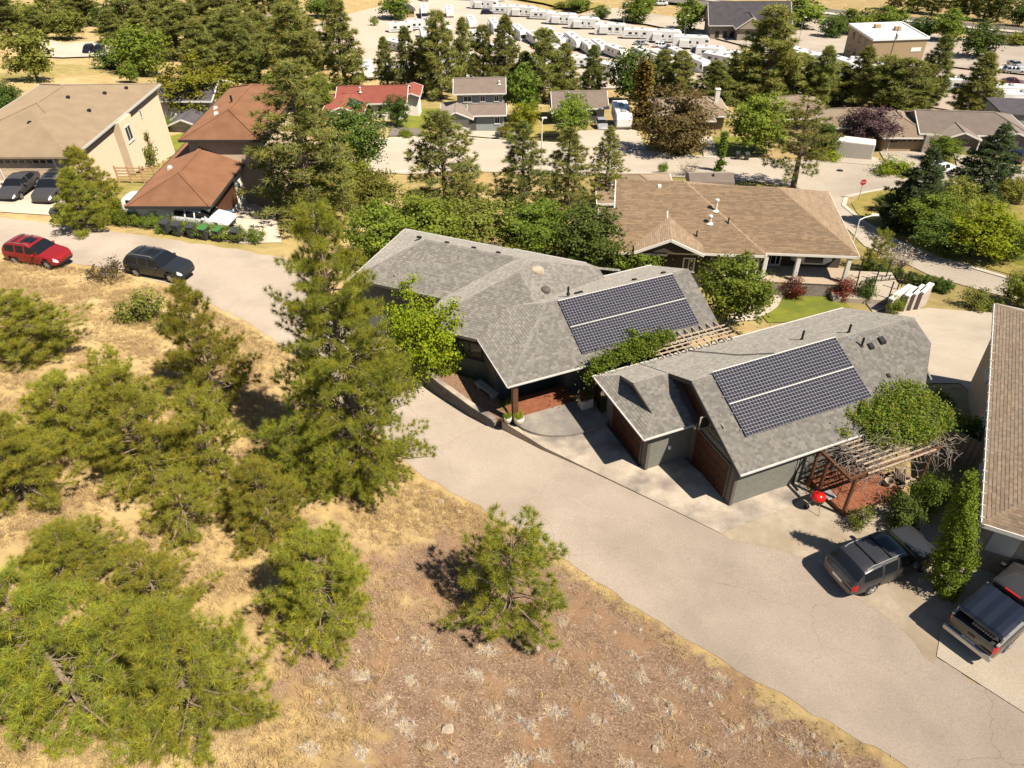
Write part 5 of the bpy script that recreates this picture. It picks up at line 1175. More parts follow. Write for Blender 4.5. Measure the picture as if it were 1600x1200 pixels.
back = [('far_green',618,32,-8,50),('far_green',905,18,-6,40),('far_dark',938,30,8,28),('far_green',990,36,-4,46),('far_green',1010,22,-10,30),('far_green',1078,50,-4,52),('far_green',1250,46,-4,72),('far_dark',1300,60,22,40),('far_green',1330,55,14,60),('far_green',1385,45,10,60),('far_dark',1435,62,25,40),('far_green',1475,66,14,52),('far_dark',1524,92,34,62),('far_olive',1590,72,48,40),('far_olive',875,14,2,20)]
for i, a in enumerate(back): tree(*a, f'round street tree along the far side of the trailer lot, {NUM[i]} from the left', 'tree', 'street trees beyond the trailer lot')
far_l = [('pine_far',20,62,-15,60),('far_olive',52,50,0,50),('pine_far2',85,45,-20,46),('far_olive',110,62,15,56),('pine_far',140,40,-20,56),('far_dark',170,52,5,40),('pine_far',205,50,-25,60),('pine_far2',240,42,-25,52),('pine_far',275,52,-30,60),('pine_far',300,95,5,85),('pine_far',345,60,-25,70),('pine_far2',325,120,30,60),('pine_far',360,110,15,75),('pine_far',420,50,-30,60),('pine_far2',455,52,-35,50),('far_green',440,90,20,60),('pine_far',410,100,20,66),('far_green',505,28,-10,48),('pine_far',490,110,25,60),('pine_far2',5,45,-25,50),('pine_far',65,62,10,44),('pine_far',120,36,-25,50),('pine_far2',180,70,15,46),('pine_far',225,66,10,40),('pine_far2',260,80,10,50),('pine_far',315,50,-25,50),('pine_far',385,66,-15,56),('pine_far2',395,130,45,50),('pine_far',445,128,40,56)]
far_l.sort(key=lambda a: a[1])
for i, a in enumerate(far_l): tree(*a, f'tree on the golden hillside at the upper left, {NUM[i]} from the left', 'tree', 'hillside trees upper left')
top_r = [('pine_far',1395,16,-30,26),('pine_far2',1425,20,-30,30),('pine_far',1455,22,-30,34),('pine_far2',1490,26,-30,34),('pine_far',1510,28,-30,30),('pine_far2',1535,32,-30,36),('pine_far',1556,34,-30,34),('far_dark',1590,42,-4,50)]
for i, a in enumerate(top_r): tree(*a, f'pine beyond the highway at the upper right, {NUM[i]} from the left', 'pine tree', 'pines beyond the highway')
# shrubs
sh_ = [('shrub_olive',225,500,455,75,'olive shrub on the slope below the dark grey car'),('shrub_olive',270,520,488,45,'small shrub on the slope left of the slender pine'),('brush',168,432,412,70,'low brown brush pile at the road edge between the two parked cars'),
 ('shrub_lime',695,605,565,40,'lime green shrub in the planting bed below the maple'),('shrub_green',737,612,588,26,'leafy shrub in the planting bed beside the bench'),('shrub_green',793,650,622,24,'green shrub beside the porch post'),('shrub_rust',698,588,570,46,'rusty groundcover shrub in the planting bed'),
 ('shrub_rust',1240,466,432,38,'left of two rust-red shrubs below the veranda'),('shrub_rust',1312,466,432,44,'right of two rust-red shrubs below the veranda'),('shrub_dark',1351,470,432,30,'dark clipped shrub right of the rust-red shrubs'),('shrub_green',1396,490,462,28,'rounded green shrub below the white zigzag wall'),
 ('shrub_ball',1352,425,404,22,'clipped ball hedge plant, first from the left along the lower road'),('shrub_ball',1374,432,411,22,'clipped ball hedge plant, second from the left along the lower road'),('shrub_ball',1398,438,416,22,'clipped ball hedge plant, third from the left along the lower road'),('shrub_ball',1421,444,424,22,'clipped ball hedge plant, fourth from the left along the lower road'),('shrub_ball',1440,449,428,22,'clipped ball hedge plant, fifth from the left along the lower road'),('shrub_ball',1460,454,431,24,'clipped ball hedge plant, sixth from the left along the lower road'),('shrub_ball',1476,458,437,22,'clipped ball hedge plant, seventh from the left along the lower road'),
 ('shrub_olive',1530,482,455,60,'grey-green shrub in the golden grass by the lower road'),('bare',1410,415,385,55,'bare grey shrub above the clipped balls'),('bare_tall',1385,420,378,45,'tall bare shrub beside the small pine'),
 ('shrub_green',1035,272,252,18,'small conical shrub at the street edge behind the tan roof'),('bare_tall',1075,275,246,44,'feathery shrub beside the shed at the street edge'),
 ('shrub_lime',635,215,200,22,'lime shrub right of the dark driveway'),('shrub_yellow',790,215,196,30,'yellow-green shrub beside the far bins'),('shrub_green',1060,240,232,36,'low green hedge at the corner of the bronze tree'),('shrub_lime',1290,250,230,44,'low lime hedge left of the container driveway'),('shrub_lime',1398,272,250,66,'long low hedge curving along the garage driveway'),
 ('shrub_dark',1560,640,600,50,'dark shrub against the brown house wall'),('shrub_dark',1500,700,650,60,'dark shrub behind the vine pergola'),('shrub_green',1440,800,740,60,'green shrub between deck and cedar'),('shrub_olive',1340,822,792,40,'yellow-green shrub at the front corner of the brown deck'),('shrub_dark',1405,815,775,64,'dark shrub beside the front of the wagon'),('shrub_dark',1462,640,610,40,'dark shrub at the right corner of the garage building'),
 ('shrub_olive',590,300,270,40,'scrub on the bank left of the bare strip'),('bare_tall',480,345,275,60,'bare dead shrub before the drooping olive tree'),('shrub_lime',185,345,300,40,'shrub at the foot of the young pine'),
 ('shrub_olive',230,260,205,50,'pale shrub against the beige wall'),('shrub_green',265,205,180,26,'round shrub before the white house'),('shrub_yellow',560,138,112,30,'yellow bush behind the red roof'),('shrub_green',800,225,206,20,'shrub behind the street lamp'),('shrub_green',585,42,24,14,'round shrub on the lot island'),
 ('shrub_green',1385,330,300,40,'low green scrub at the foot of the juniper'),('shrub_green',1500,330,300,60,'green shrub between the spruces on the lawn'),('shrub_olive',1545,330,305,50,'olive shrub below the layered spruce')]
for a in sh_: tree(*a, cat='shrub')
hd = [(188,352,322,36),(214,354,330,34),(240,356,330,34),(262,362,338,34),(290,366,342,34),(316,370,345,34),(345,374,348,34),(372,377,352,34),(398,379,355,36)]
for i, (u, v, t_, w_) in enumerate(hd): tree('shrub_green', u, v, t_, w_, f'green hedge shrub along the left street, {NUM[i]} from the left', 'shrub', 'hedge along the left street')
tree('cedar_near', 1478, 922, 735, 58, 'tall bright green cedar between the wagon and the right-hand house', 'cedar tree').rotation_euler = (0, -.2, 0)

# ------------------------------------------------------------------ cover of the open slope
rs = np.random.RandomState(99)
def sample_slope(n, lo=.4):
    P = np.column_stack([rs.uniform(-45, 16, n*6), rs.uniform(6, 47, n*6)]); P = P[on_slope(P) > lo]
    z = tz_arr(P); pp = np.array([pix((x, y, zz)) for (x, y), zz in zip(P[:n*3], z[:n*3])]); P = P[:n*3]; z = z[:n*3]
    ok = (pp[:, 0] > -160) & (pp[:, 0] < 1760) & (pp[:, 1] < 1330) & (pp[:, 2] > 0); return P[ok]
def slope_zs(P):
    i = on_slope(P); r = (vnoise(P, .5, 1)-.5)*.22 + (vnoise(P, 1.3, 2)-.5)*.12
    return tz_arr(P) + np.where(i > .6, r*np.clip((i-.6)/2, 0, 1), 0)
def bareness(P):
    b_ = np.clip(1-np.abs(P[:, 0]-4)/15, 0, 1)*np.clip((20-P[:, 1])/5+1, 0, 1); return np.clip(b_*1.6+(vnoise(P, .35, 5)-.5)*.9*np.clip((P[:, 0]+14)/10, 0, 1), 0, 1)
def grass(name, n, keep, mat, ln, nb, label, wd=.0085):
    P = sample_slope(n); P = P[rs.rand(len(P)) < keep(P)]; z = slope_zs(P); T = len(P); nb_ = nb
    cen = np.column_stack([P, z]); lean = unit(np.column_stack([rs.randn(T, 2)*.6, np.ones(T)*.8])); c = np.repeat(cen, nb_, 0); d = unit(np.repeat(lean, nb_, 0)+rs.randn(T*nb_, 3)*.42); d[:, 2] = np.abs(d[:, 2])
    c = c+np.column_stack([rs.randn(T*nb_, 2)*.06, np.zeros(T*nb_)]); l = ln*(.5+rs.rand(T*nb_, 1)); s = unit(np.cross(d, unit(rs.randn(T*nb_, 3))))*wd
    tv = np.repeat(.75+.5*rs.rand(T), nb_)*(.8+.4*rs.rand(T*nb_)); V = np.stack([c-s, c+s, c+d*l], 1).reshape(-1, 3)
    me = np_mesh(name, V, None, np.stack([tv, tv*.98, tv*(.9+.2*rs.rand(T*nb_))], 1), mat, 3); o_ = bpy.data.objects.new(name, me); C.objects.link(o_); o_['kind'] = 'stuff'; tag(o_, label, 'grass'); return o_
clump = lambda P: np.clip(vnoise(P, .8, 21)*1.7-.35, .06, 1)
grass('dry_grass', 42000, lambda P: (1-bareness(P)*.93)*clump(P), 'straw', .26, 12, 'long golden dry grass covering the left of the slope')
grass('dry_weeds', 14000, lambda P: (.25+.6*bareness(P))*clump(P)*.8, 'straw_pale', .11, 8, 'short pale dry weeds scattered over the brown soil', .007)
# edge strip of brown-green weeds along the lane
P = np.column_stack([rs.uniform(1.5, 12, 2600), rs.uniform(12, 24, 2600)]); i_ = on_slope(P); P = P[(i_ > .05) & (i_ < .9)]; rs_ = rs
cen = np.column_stack([P, tz_arr(P)]); me = needle_mesh('verge_weeds', cen, np.tile([0, 0, 1.], (len(P), 1)), rs, 7, .16, .012, .8, 'leaf_olive'); o_ = bpy.data.objects.new('verge_weeds', me); C.objects.link(o_); o_['kind'] = 'stuff'; tag(o_, 'brownish weeds in a strip along the near edge of the lane', 'weeds')
# sage clumps and stones
def sage_me(seed):
    r_ = np.random.RandomState(seed); c = np.tile([[0, 0, .02]], (30, 1))+r_.randn(30, 3)*[.08, .08, .02]; d = unit(r_.randn(30, 3)*[1, 1, .5]+[0, 0, .9]); return needle_mesh('sagebrush', c*[1.6,1.6,1], d, r_, 34, .16, .004, .9, 'sage')
sg = [sage_me(s) for s in (1, 2, 3)]
spots = [(655,1012),(755,1017),(870,1040),(930,1050),(1000,1060),(985,1030),(1075,1075),(940,1075),(880,975),(930,968),(800,1085),(770,1120),(700,1100),(820,1140),(860,1112),(930,1130),(970,1105),(1035,1110),(1030,1165),(905,1170),(975,1195),(1090,1180),(1120,1090),(630,1140),(670,1170),(560,1060),(700,1190),(800,1190),(1150,1150),(1190,1130),(1240,1165),(1300,1190),(1050,1050),(640,1070),(600,1110),(520,1130),(480,1180),(560,1185),(740,1060),(850,1185),(500,1070),(1125,1060)]
spots.sort()
for i, (u, v) in enumerate(spots):
    p = gp(u, v); p.z = slope_z(p.x, p.y); o_ = bpy.data.objects.new('sagebrush', sg[i % 3]); C.objects.link(o_); o_.location = p; k = rnd.uniform(.8, 1.6); o_.scale = (k, k, k*.8); o_.rotation_euler = (0, 0, rnd.uniform(0, 6.28))
    tag(o_, f'small grey dry sagebrush clump on the bare brown slope, {NUM[i]} from the left', 'sagebrush', 'sagebrush clumps on the brown slope')
def stone_me(seed, s=1.0):
    r_ = random.Random(seed); bm = bmesh.new(); bmesh.ops.create_icosphere(bm, subdivisions=2, radius=s)
    ax = [r_.uniform(.6, 1.2), r_.uniform(.5, .9), r_.uniform(.35, .6)]
    for v in bm.verts:
        n_ = 1+.18*math.sin(v.co.x*5+seed)*math.cos(v.co.y*4+seed*2)+r_.uniform(-.06, .06); v.co = Vector((v.co.x*ax[0]*n_, v.co.y*ax[1]*n_, v.co.z*ax[2]*n_))
    me = bpy.data.meshes.new('stone'); bm.to_mesh(me); bm.free(); me.materials.append(MAT['rock']); return me
sm = [stone_me(i) for i in range(4)]
for i, (u, v, s_) in enumerate(sorted([(700,1140,.26),(1023,1172,.17),(825,1017,.16),(840,1015,.14),(940,1057,.15),(1185,1152,.12),(730,965,.1),(960,990,.12),(620,1000,.1),(500,1100,.12),(1270,1150,.1),(1110,1100,.1),(560,1020,.1),(1000,985,.09),(690,785,.16),(660,770,.14),(715,800,.12)])):
    p = gp(u, v); p.z = slope_z(p.x, p.y)+s_*.15; o_ = bpy.data.objects.new('stone', sm[i % 4]); C.objects.link(o_); o_.location = p; o_.scale = (s_,)*3; o_.rotation_euler = (rnd.uniform(-.2, .2), rnd.uniform(-.2, .2), rnd.uniform(0, 6.28))
    tag(o_, f'pale stone lying on the dry slope, {NUM[i]} from the left', 'stone', 'stones on the slope')
pe = MB(); P = sample_slope(2600); P = P[rs.rand(len(P)) < .15+.7*bareness(P)][:1500]; Z = slope_zs(P)
for (x, y), z in zip(P, Z):
    s_ = rnd.uniform(.015, .05); a = rnd.uniform(0, 3); v_ = rnd.uniform(.7, 1.4); pe.c = (v_, v_, v_)
    pe.add([(x+s_*math.cos(a+k*2.1)*rnd.uniform(.7, 1.2), y+s_*math.sin(a+k*2.1)*rnd.uniform(.7, 1.2), z-.01) for k in range(3)]+[(x, y, z+s_*.8)], [(0,1,3),(1,2,3),(2,0,3)])
P = np.column_stack([rs.uniform(-26, 16, 9000), rs.uniform(10, 47, 9000)]); i_ = on_slope(P); P = P[(i_ > -.45) & (i_ < .35)][:900]; Z = tz_arr(P)+.02
for (x, y), z in zip(P, Z):
    s_ = rnd.uniform(.015, .04); a = rnd.uniform(0, 3)
    pe.add([(x+s_*math.cos(a+k*2.1)*rnd.uniform(.7, 1.2), y+s_*math.sin(a+k*2.1)*rnd.uniform(.7, 1.2), z-.01) for k in range(3)]+[(x, y, z+s_*.8)], [(0,1,3),(1,2,3),(2,0,3)])
tag(pe.build('pebbles', 'rock', kind='stuff'), 'scattered pebbles on the bare soil', 'pebbles')
# ------------------------------------------------------------------ vehicles
def interp(pts, x):
    """monotone smooth interpolation through control points"""
    X = np.array([p[0] for p in pts]); Y = np.array([p[1] for p in pts]); h = np.diff(X); dl = np.diff(Y)/h; m_ = np.zeros(len(X)); m_[0] = dl[0]; m_[-1] = dl[-1]
    for i in range(1, len(X)-1): m_[i] = 0 if dl[i-1]*dl[i] <= 0 else 2*dl[i-1]*dl[i]/(dl[i-1]+dl[i])
    i = np.clip(np.searchsorted(X, x)-1, 0, len(h)-1); t_ = (x-X[i])/h[i]
    return (2*t_**3-3*t_**2+1)*Y[i]+(t_**3-2*t_**2+t_)*h[i]*m_[i]+(-2*t_**3+3*t_**2)*Y[i+1]+(t_**3-t_**2)*h[i]*m_[i+1]
SHAPES = dict(
 wagon=dict(L=4.8, W=1.86, top=[(0,.66),(.025,.80),(.08,.90),(.24,1.02),(.29,1.08),(.43,1.52),(.52,1.60),(.8,1.58),(.9,1.50),(.955,1.22),(.985,1.02),(1,.92)], belt=[(0,.62),(.1,.80),(.3,.96),(.9,1.06),(.97,1.0),(1,.88)],
   ws=(.29,.43), rw=(.895,.965), side=(.36,.90), pil=(.535,.70), wx=(.19,.78), wr=.35, rails=True, roofglass=(.46,.58)),
 suv=dict(L=4.75, W=1.93, top=[(0,.72),(.02,.88),(.08,1.0),(.24,1.10),(.28,1.15),(.42,1.62),(.52,1.72),(.8,1.70),(.9,1.62),(.96,1.30),(.985,1.1),(1,.95)], belt=[(0,.68),(.1,.88),(.3,1.04),(.9,1.12),(.97,1.06),(1,.92)],
   ws=(.28,.42), rw=(.905,.965), side=(.35,.91), pil=(.54,.71), wx=(.19,.79), wr=.38, rails=True, roofglass=(.45,.66)),
 sedan=dict(L=4.6, W=1.78, top=[(0,.58),(.03,.72),(.1,.82),(.24,.94),(.30,1.0),(.44,1.38),(.54,1.45),(.68,1.42),(.76,1.32),(.87,1.06),(.96,1.02),(1,.85)], belt=[(0,.55),(.1,.74),(.3,.90),(.85,.99),(.96,.96),(1,.82)],
   ws=(.30,.44), rw=(.74,.86), side=(.37,.80), pil=(.56,), wx=(.19,.79), wr=.32, rails=False, roofglass=None),
 van=dict(L=5.2, W=1.98, top=[(0,.8),(.02,1.0),(.07,1.15),(.14,1.25),(.28,1.85),(.36,2.0),(.9,2.0),(.97,1.9),(.99,1.5),(1,1.2)], belt=[(0,.75),(.1,1.0),(.3,1.15),(.9,1.2),(1,1.1)],
   ws=(.14,.27), rw=(.97,.99), side=(.22,.9), pil=(.42,.66), wx=(.18,.78), wr=.34, rails=False, roofglass=None),
 pickup=dict(L=5.75, W=2.0, top=[(0,.85),(.015,1.02),(.05,1.12),(.22,1.22),(.26,1.27),(.345,1.74),(.40,1.84),(.565,1.84),(.60,1.72),(.612,1.30),(.62,1.27),(.98,1.27),(1,1.2)], belt=[(0,.8),(.1,1.08),(.3,1.16),(.6,1.2),(.98,1.25),(1,1.18)],
   ws=(.26,.345), rw=(.59,.612), side=(.30,.585), pil=(.435,), wx=(.17,.77), wr=.41, rails=False, roofglass=None))
def wheel_mesh(r, w_):
    t_ = MB(); n = 20; prof = [(.62,-.5),(.9,-.5),(1,-.36),(1,.36),(.9,.5),(.62,.5)]; vs = []
    for a, b_ in prof:
        for j in range(n): q = 2*math.pi*j/n; vs.append((r*a*math.cos(q), b_*w_, r*a*math.sin(q)))
    k = len(prof); t_.add(vs, [(i*n+j, i*n+(j+1)%n, ((i+1)%k)*n+(j+1)%n, ((i+1)%k)*n+j) for i in range(k) for j in range(n)]); ty = t_.mesh('wheel', 'tyre', smooth=True)
    m = MB(); 
    for j in range(5):
        q = 2*math.pi*j/5
        for s in (-1, 1): m.beam((0, s*w_*.44, 0), (r*.6*math.cos(q), s*w_*.46, r*.6*math.sin(q)), .09, .11)
    for s in (-1, 1):
        ring = []
        for a in (.56, .64):
            for j in range(n): q = 2*math.pi*j/n; ring.append((r*a*math.cos(q), s*w_*.47, r*a*math.sin(q)))
        m.add(ring, [(j, (j+1)%n, n+(j+1)%n, n+j) for j in range(n)])
    m.lathe([(r*.5,-.02),(r*.5,.02)], n); 
    return ty, m.mesh('rim', 'rim')
WM = {}
def car(label, shape, paint, loc, yaw, detail=True, group=None, name='car', cat='car', cladding='plastic_dark', glass='glass_car'):
    S = SHAPES[shape]; L, W = S['L'], S['W']; o = thing(name, label, cat, loc, yaw, group)
    xs = sorted(set([round(i/(48 if detail else 26), 4) for i in range((48 if detail else 26)+1)] + [S['ws'][0], S['ws'][1], S['rw'][0], S['rw'][1], S['side'][0], S['side'][1], .955, .06] + [q+d for q in S['pil'] for d in (-.012, .012)] + ([q+d for q in S['pil']+(S['side'][0]-.01, S['side'][1]-.1) for d in (-.0022, .0022)] if detail else [])))
    xs = np.array(xs); top = interp(S['top'], xs); belt = np.minimum(interp(S['belt'], xs), top-.03); H = max(top)
    hw = W/2*interp([(0,.74),(.025,.86),(.1,.96),(.3,1),(.8,1),(.93,.965),(.98,.92),(1,.86)], xs); zs = interp([(0,.36),(.06,.27),(.5,.26),(.94,.30),(1,.42)], xs)
    rings = []
    for x, t_, b_, h_, s_ in zip(xs, top, belt, hw, zs):
        f = min(1, max(0, (t_-b_)/(H-.98))); rw_ = h_*.95*(1-f)+h_*.74*f
        R_ = [(h_*.82, s_), (h_*.975, s_+.13), (h_, s_*.45+b_*.55), (h_*.985, b_-.07), (h_*.955, b_), (rw_+(h_*.955-rw_)*.10, b_+(t_-b_)*.86), (rw_*.88, t_-.015*f-.01*(1-f)), (rw_*.5, t_+.012), (0, t_+.02)]
        rings.append([((.5-x)*L, y, z) for y, z in R_])
    n = len(xs); parts = {}
    def put(key, quad): parts.setdefault(key, []).append(quad)
    wz = S['wr']
    for i in range(n-1):
        xm = (xs[i]+xs[i+1])/2; dz_ = min(top[i]-belt[i], top[i+1]-belt[i+1])
        for j in range(8):
            q = [rings[i][j], rings[i+1][j], rings[i+1][j+1], rings[i][j+1]]; key = 'body'
            cx = (.5-xm)*L; cz = sum(p[2] for p in q)/4
            if j <= 2 and any(((.5-w_)*L-cx)**2+(cz-wz)**2 < (wz*1.16)**2 for w_ in S['wx']): continue
            if j == 0: key = 'cladding'
            elif detail and 1 <= j <= 3 and any(abs(xm-q_) < .002 for q_ in S['pil']+(S['side'][0]-.01, S['side'][1]-.1)): key = 'door_seam'
            elif j == 4 and S['side'][0] < xm < S['side'][1] and max(top[i]-belt[i], top[i+1]-belt[i+1]) > .16:
                if not any(abs(xm-p) < .0125 for p in S['pil']): key = 'side_window%d' % sum(xm > p for p in S['pil'])
            elif j >= 5 and S['ws'][0] < xm < S['ws'][1]: key = 'windshield' if j >= 5 else key
            elif j >= 6 - (shape != 'pickup') and S['rw'][0] < xm < S['rw'][1]: key = 'rear_window'
            elif S['roofglass'] and j >= 7 - 0 and S['roofglass'][0] < xm < S['roofglass'][1]: key = 'sunroof'
            elif j in (2, 3) and xm > .955 and cz > .75: key = 'taillight'
            elif j in (3, 4) and xm < .06: key = 'headlight'
            if shape == 'pickup' and j >= 5 and xm > .625: key = 'bed_cover'
            put(key, q)
    for e_, i in ((0, 0), (1, n-1)):
        r_ = rings[i]
        for j in range(8): put('body' if j >= 2 else 'cladding', [r_[j], r_[j+1], (r_[j+1][0], 0, r_[j+1][2]), (r_[j][0], 0, r_[j][2])])
    def emit(nm, quads, mat, sides=(1, -1)):
        mb = MB(); idx = {}
        for s in sides:
            for q in quads:
                f = []
                for p in q:
                    p2 = (round(p[0], 4), round(p[1]*s, 4), round(p[2], 4))
                    if p2 not in idx: idx[p2] = len(mb.v); mb.v.append(p2)
                    f.append(idx[p2])
                g_ = []
                for k in f:
                    if k not in g_: g_.append(k)
                if len(g_) > 2: mb.f.append(g_ if s < 0 else g_[::-1]); mb.t.append((1, 1, 1))
        return mb.build(nm, mat, o, smooth=True)
    emit('body', parts.pop('body'), paint); emit('cladding', parts.pop('cladding'), cladding)
    for k, quads in parts.items():
        if k.startswith('side'):
            for s in (1, -1): emit('side_window', quads, glass, (s,))
        elif k == 'taillight':
            for s in (1, -1): emit(k, quads, 'lamp_red', (s,))
        elif k == 'headlight':
            for s in (1, -1): emit(k, quads, 'lamp_clear', (s,))
        else: emit(k, quads, 'plastic_dark' if k in ('bed_cover', 'door_seam') else glass)
    ub = MB(); ub.box(-L*.46, L*.46, -W*.38, W*.38, .24, .74); ub.build('underbody', 'plastic_dark', o)
    if (wz,) not in WM: WM[(wz,)] = wheel_mesh(wz, .23)
    ty, rm = WM[(wz,)]
    for w_ in S['wx']:
        for s in (1, -1):
            a = bpy.data.objects.new('wheel', ty); C.objects.link(a); a.parent = o; a.location = ((.5-w_)*L, s*(W/2-.13), wz); b_ = bpy.data.objects.new('rim', rm); C.objects.link(b_); b_.parent = a
    if detail:
        for s in (1, -1):
            mb = MB(); x0 = (.5-S['side'][0]-.02)*L; z0 = float(interp(S['belt'], np.array([S['side'][0]]))[0])+.03; mb.cbox(x0-.08, x0+.1, min(s*W*.49, s*(W*.49+.2)), max(s*W*.49, s*(W*.49+.2)), z0, z0+.14, .03); mb.build('mirror', paint, o)
            if S['rails']:
                zr_ = H-.015; mb = MB(); mb.tube([((.5-.46)*L, s*W*.345, zr_-.04), ((.5-.49)*L, s*W*.345, zr_+.05), ((.5-.82)*L, s*W*.34, zr_+.04), ((.5-.86)*L, s*W*.34, zr_-.06)], .022, 6); mb.build('roof_rail', 'alu', o)
            mb = MB()
            for px_ in S['pil']+(S['side'][1]-.12,) if shape != 'van' else S['pil']:
                x0 = (.5-px_)*L; mb.box(x0+.06, x0+.24, min(s*W*.488, s*W*.503), max(s*W*.488, s*W*.503), .86, .89)
            mb.build('door_handle', paint, o)
        mb = MB(); mb.box(-L*.5-.02, -L*.5+.03, -.26, .26, .62, .76); mb.build('licence_plate', 'lamp_clear', o)
        if S['rails']:
            for x in (.60, .76):
                mb = MB(); mb.box((.5-x)*L-.035, (.5-x)*L+.035, -W*.345, W*.345, H+.035, H+.065); mb.build('roof_bar', 'plastic_dark', o)
    return o
W1 = SW(3.65, -5.45); car('dark grey estate car with roof rails parked beside the brown deck', 'wagon', 'paint_charcoal', (W1.x, W1.y, tz(W1.x, W1.y)+.06), SY+R(1), cladding='paint_charcoal')
dirv = R(11.8); T1 = SW(3.55+2.95*math.cos(dirv), -9.75+2.95*math.sin(dirv))
TK = car('dark grey pickup truck with a raised black bed lid at the right edge', 'pickup', 'paint_truckgrey', (T1.x, T1.y, tz(T1.x, T1.y)+.07), SY+dirv, name='pickup_truck', cat='pickup truck', cladding='paint_truckgrey'); TK.scale = (.98,)*3
# rack and raised lid over the bed
for s in (1, -1):
    for x in (-.95, -2.55):
        mb = MB(); mb.box(x-.05, x+.05, min(s*.84, s*.9), max(s*.84, s*.9), 1.25, 1.62); mb.beam((x+.04, s*.87, 1.3), (x+.35, s*.87, 1.58), .04, .05); mb.build('rack_leg', 'alu', TK)
    mb = MB(); mb.beam((-.75, s*.87, 1.31), (-2.8, s*.87, 1.31), .1, .06); mb.build('rack_rail', 'alu', TK)
lid = MB(); xs_ = [-.7, -.8, -1.7, -2.6, -2.72]; zz = [1.66, 1.74, 1.78, 1.76, 1.66]; ys_ = [-.86, -.72, -.5, -.25, 0, .25, .5, .72, .86]
vs_ = [(x, y*(1 if 0 < i < 4 else .97), z+(.03 if j in (2, 4, 6) else 0)-(.05 if j in (0, 8) else 0)) for i, (x, z) in enumerate(zip(xs_, zz)) for j, y in enumerate(ys_)]
lid.add(vs_, [(i*9+j, i*9+j+1, (i+1)*9+j+1, (i+1)*9+j) for i in range(4) for j in range(8)]); lid.box(-2.7, -.72, -.85, .85, 1.60, 1.68); lid.build('bed_lid', 'paint_navy', TK, smooth=False)
mb = MB(); mb.cbox(-2.98, -2.84, -.95, .95, .5, .72, .04); mb.build('bumper', 'rim', TK); mb = MB(); mb.box(-2.885, -2.87, -.14, .14, 1.0, 1.1); mb.build('tailgate_handle', 'plastic_dark', TK)
mb = MB(); mb.box(-.62,-.55,-.3,.3,1.80,1.86); mb.build('brake_light', 'lamp_red', TK)
lg = MB(); 
for i in range(9): y = -.75+.12*i; lg.tube([(-2.6, y*.8, 1.33), (-2.2+.1*(i % 3), y*.8+.05, 1.36)], .045, 5)
tag(lg.build('firewood', 'wood_weathered', loc=TK.location, yaw=TK.rotation_euler[2]), 'pale firewood sticks lying in the back of the pickup truck', 'firewood')
car('dark grey SUV parked on the near side of the left street', 'suv', 'paint_graphite', (-23.85, 46.1, tz(-23.85, 46.1)+.06), R(-17.5)).scale = (.96,)*3
car('red SUV parked at the left end of the left street', 'suv', 'paint_red', (-32.5, 47.3, tz(-32.5, 47.3)+.06), R(-16)).scale = (.94,)*3
car('dark bronze SUV with silver roof rails on the beige house driveway', 'suv', 'paint_bronze', (-38.7, 61.9, tz(-38.7, 61.9)+.08), R(-91))
car('dark grey sedan on the driveway at the left edge', 'sedan', 'paint_bronze', (-41.6, 61.9, tz(-41.6, 61.9)+.08), R(-91))
p = gp(245, 352); car('white van standing behind the hedge of the left street', 'van', 'paint_white', (p.x, p.y+1.2, p.z), R(-6), detail=False, name='van', cat='van')
p = gp(318, 358); car('white estate car with roof bars behind the hedge', 'wagon', 'paint_white', (p.x, p.y+.6, p.z+.03), R(-12))
p = gp(1465, 272); car('small white car parked in front of the gabled-porch bungalow', 'suv', 'paint_white', p, R(25), detail=False)
p = gp(940, 200); car('silver car on the driveway of the white bungalow', 'sedan', 'paint_silver', (p.x, p.y, p.z+.1), R(-90), detail=False)
for i, (u, v, yw, sh, pt, lb) in enumerate([(1468,0,0,'suv','paint_silver','')][:0] + [(1032,9,-8,'van','paint_white','white van driving on the highway'),(1002,72,-10,'sedan','paint_silver','silver car among the trailers, left of the dark one'),(1034,76,-12,'suv','paint_white','white SUV among the trailers behind the dark sedan'),(1042,84,-15,'sedan','paint_black','black sedan among the trailers'),(1092,86,-10,'suv','paint_navy','dark blue SUV parked below the last back-row trailer'),(1548,112,-8,'suv','paint_white','white and black car in the right-hand car park'),(1582,116,-6,'suv','paint_silver','silver car in the right-hand car park'),(1585,106,-80,'sedan','paint_silver','pale blue-grey car facing out in the right-hand car park'),(1582,134,-14,'sedan','paint_maroon','maroon car in the right-hand car park'),(140,84,-80,'suv','paint_black','left of two black cars beyond the white metal roof'),(157,84,-80,'suv','paint_black','right of two black cars beyond the white metal roof'),(762,24,0,'suv','paint_navy','dark blue SUV between the back-row trailers'),(1590,252,40,'suv','paint_navy','dark blue car at the right end of the far street')]):
    p = gp(u, v); car(lb, sh, pt, (p.x, p.y, p.z+.2), R(yw), detail=False)

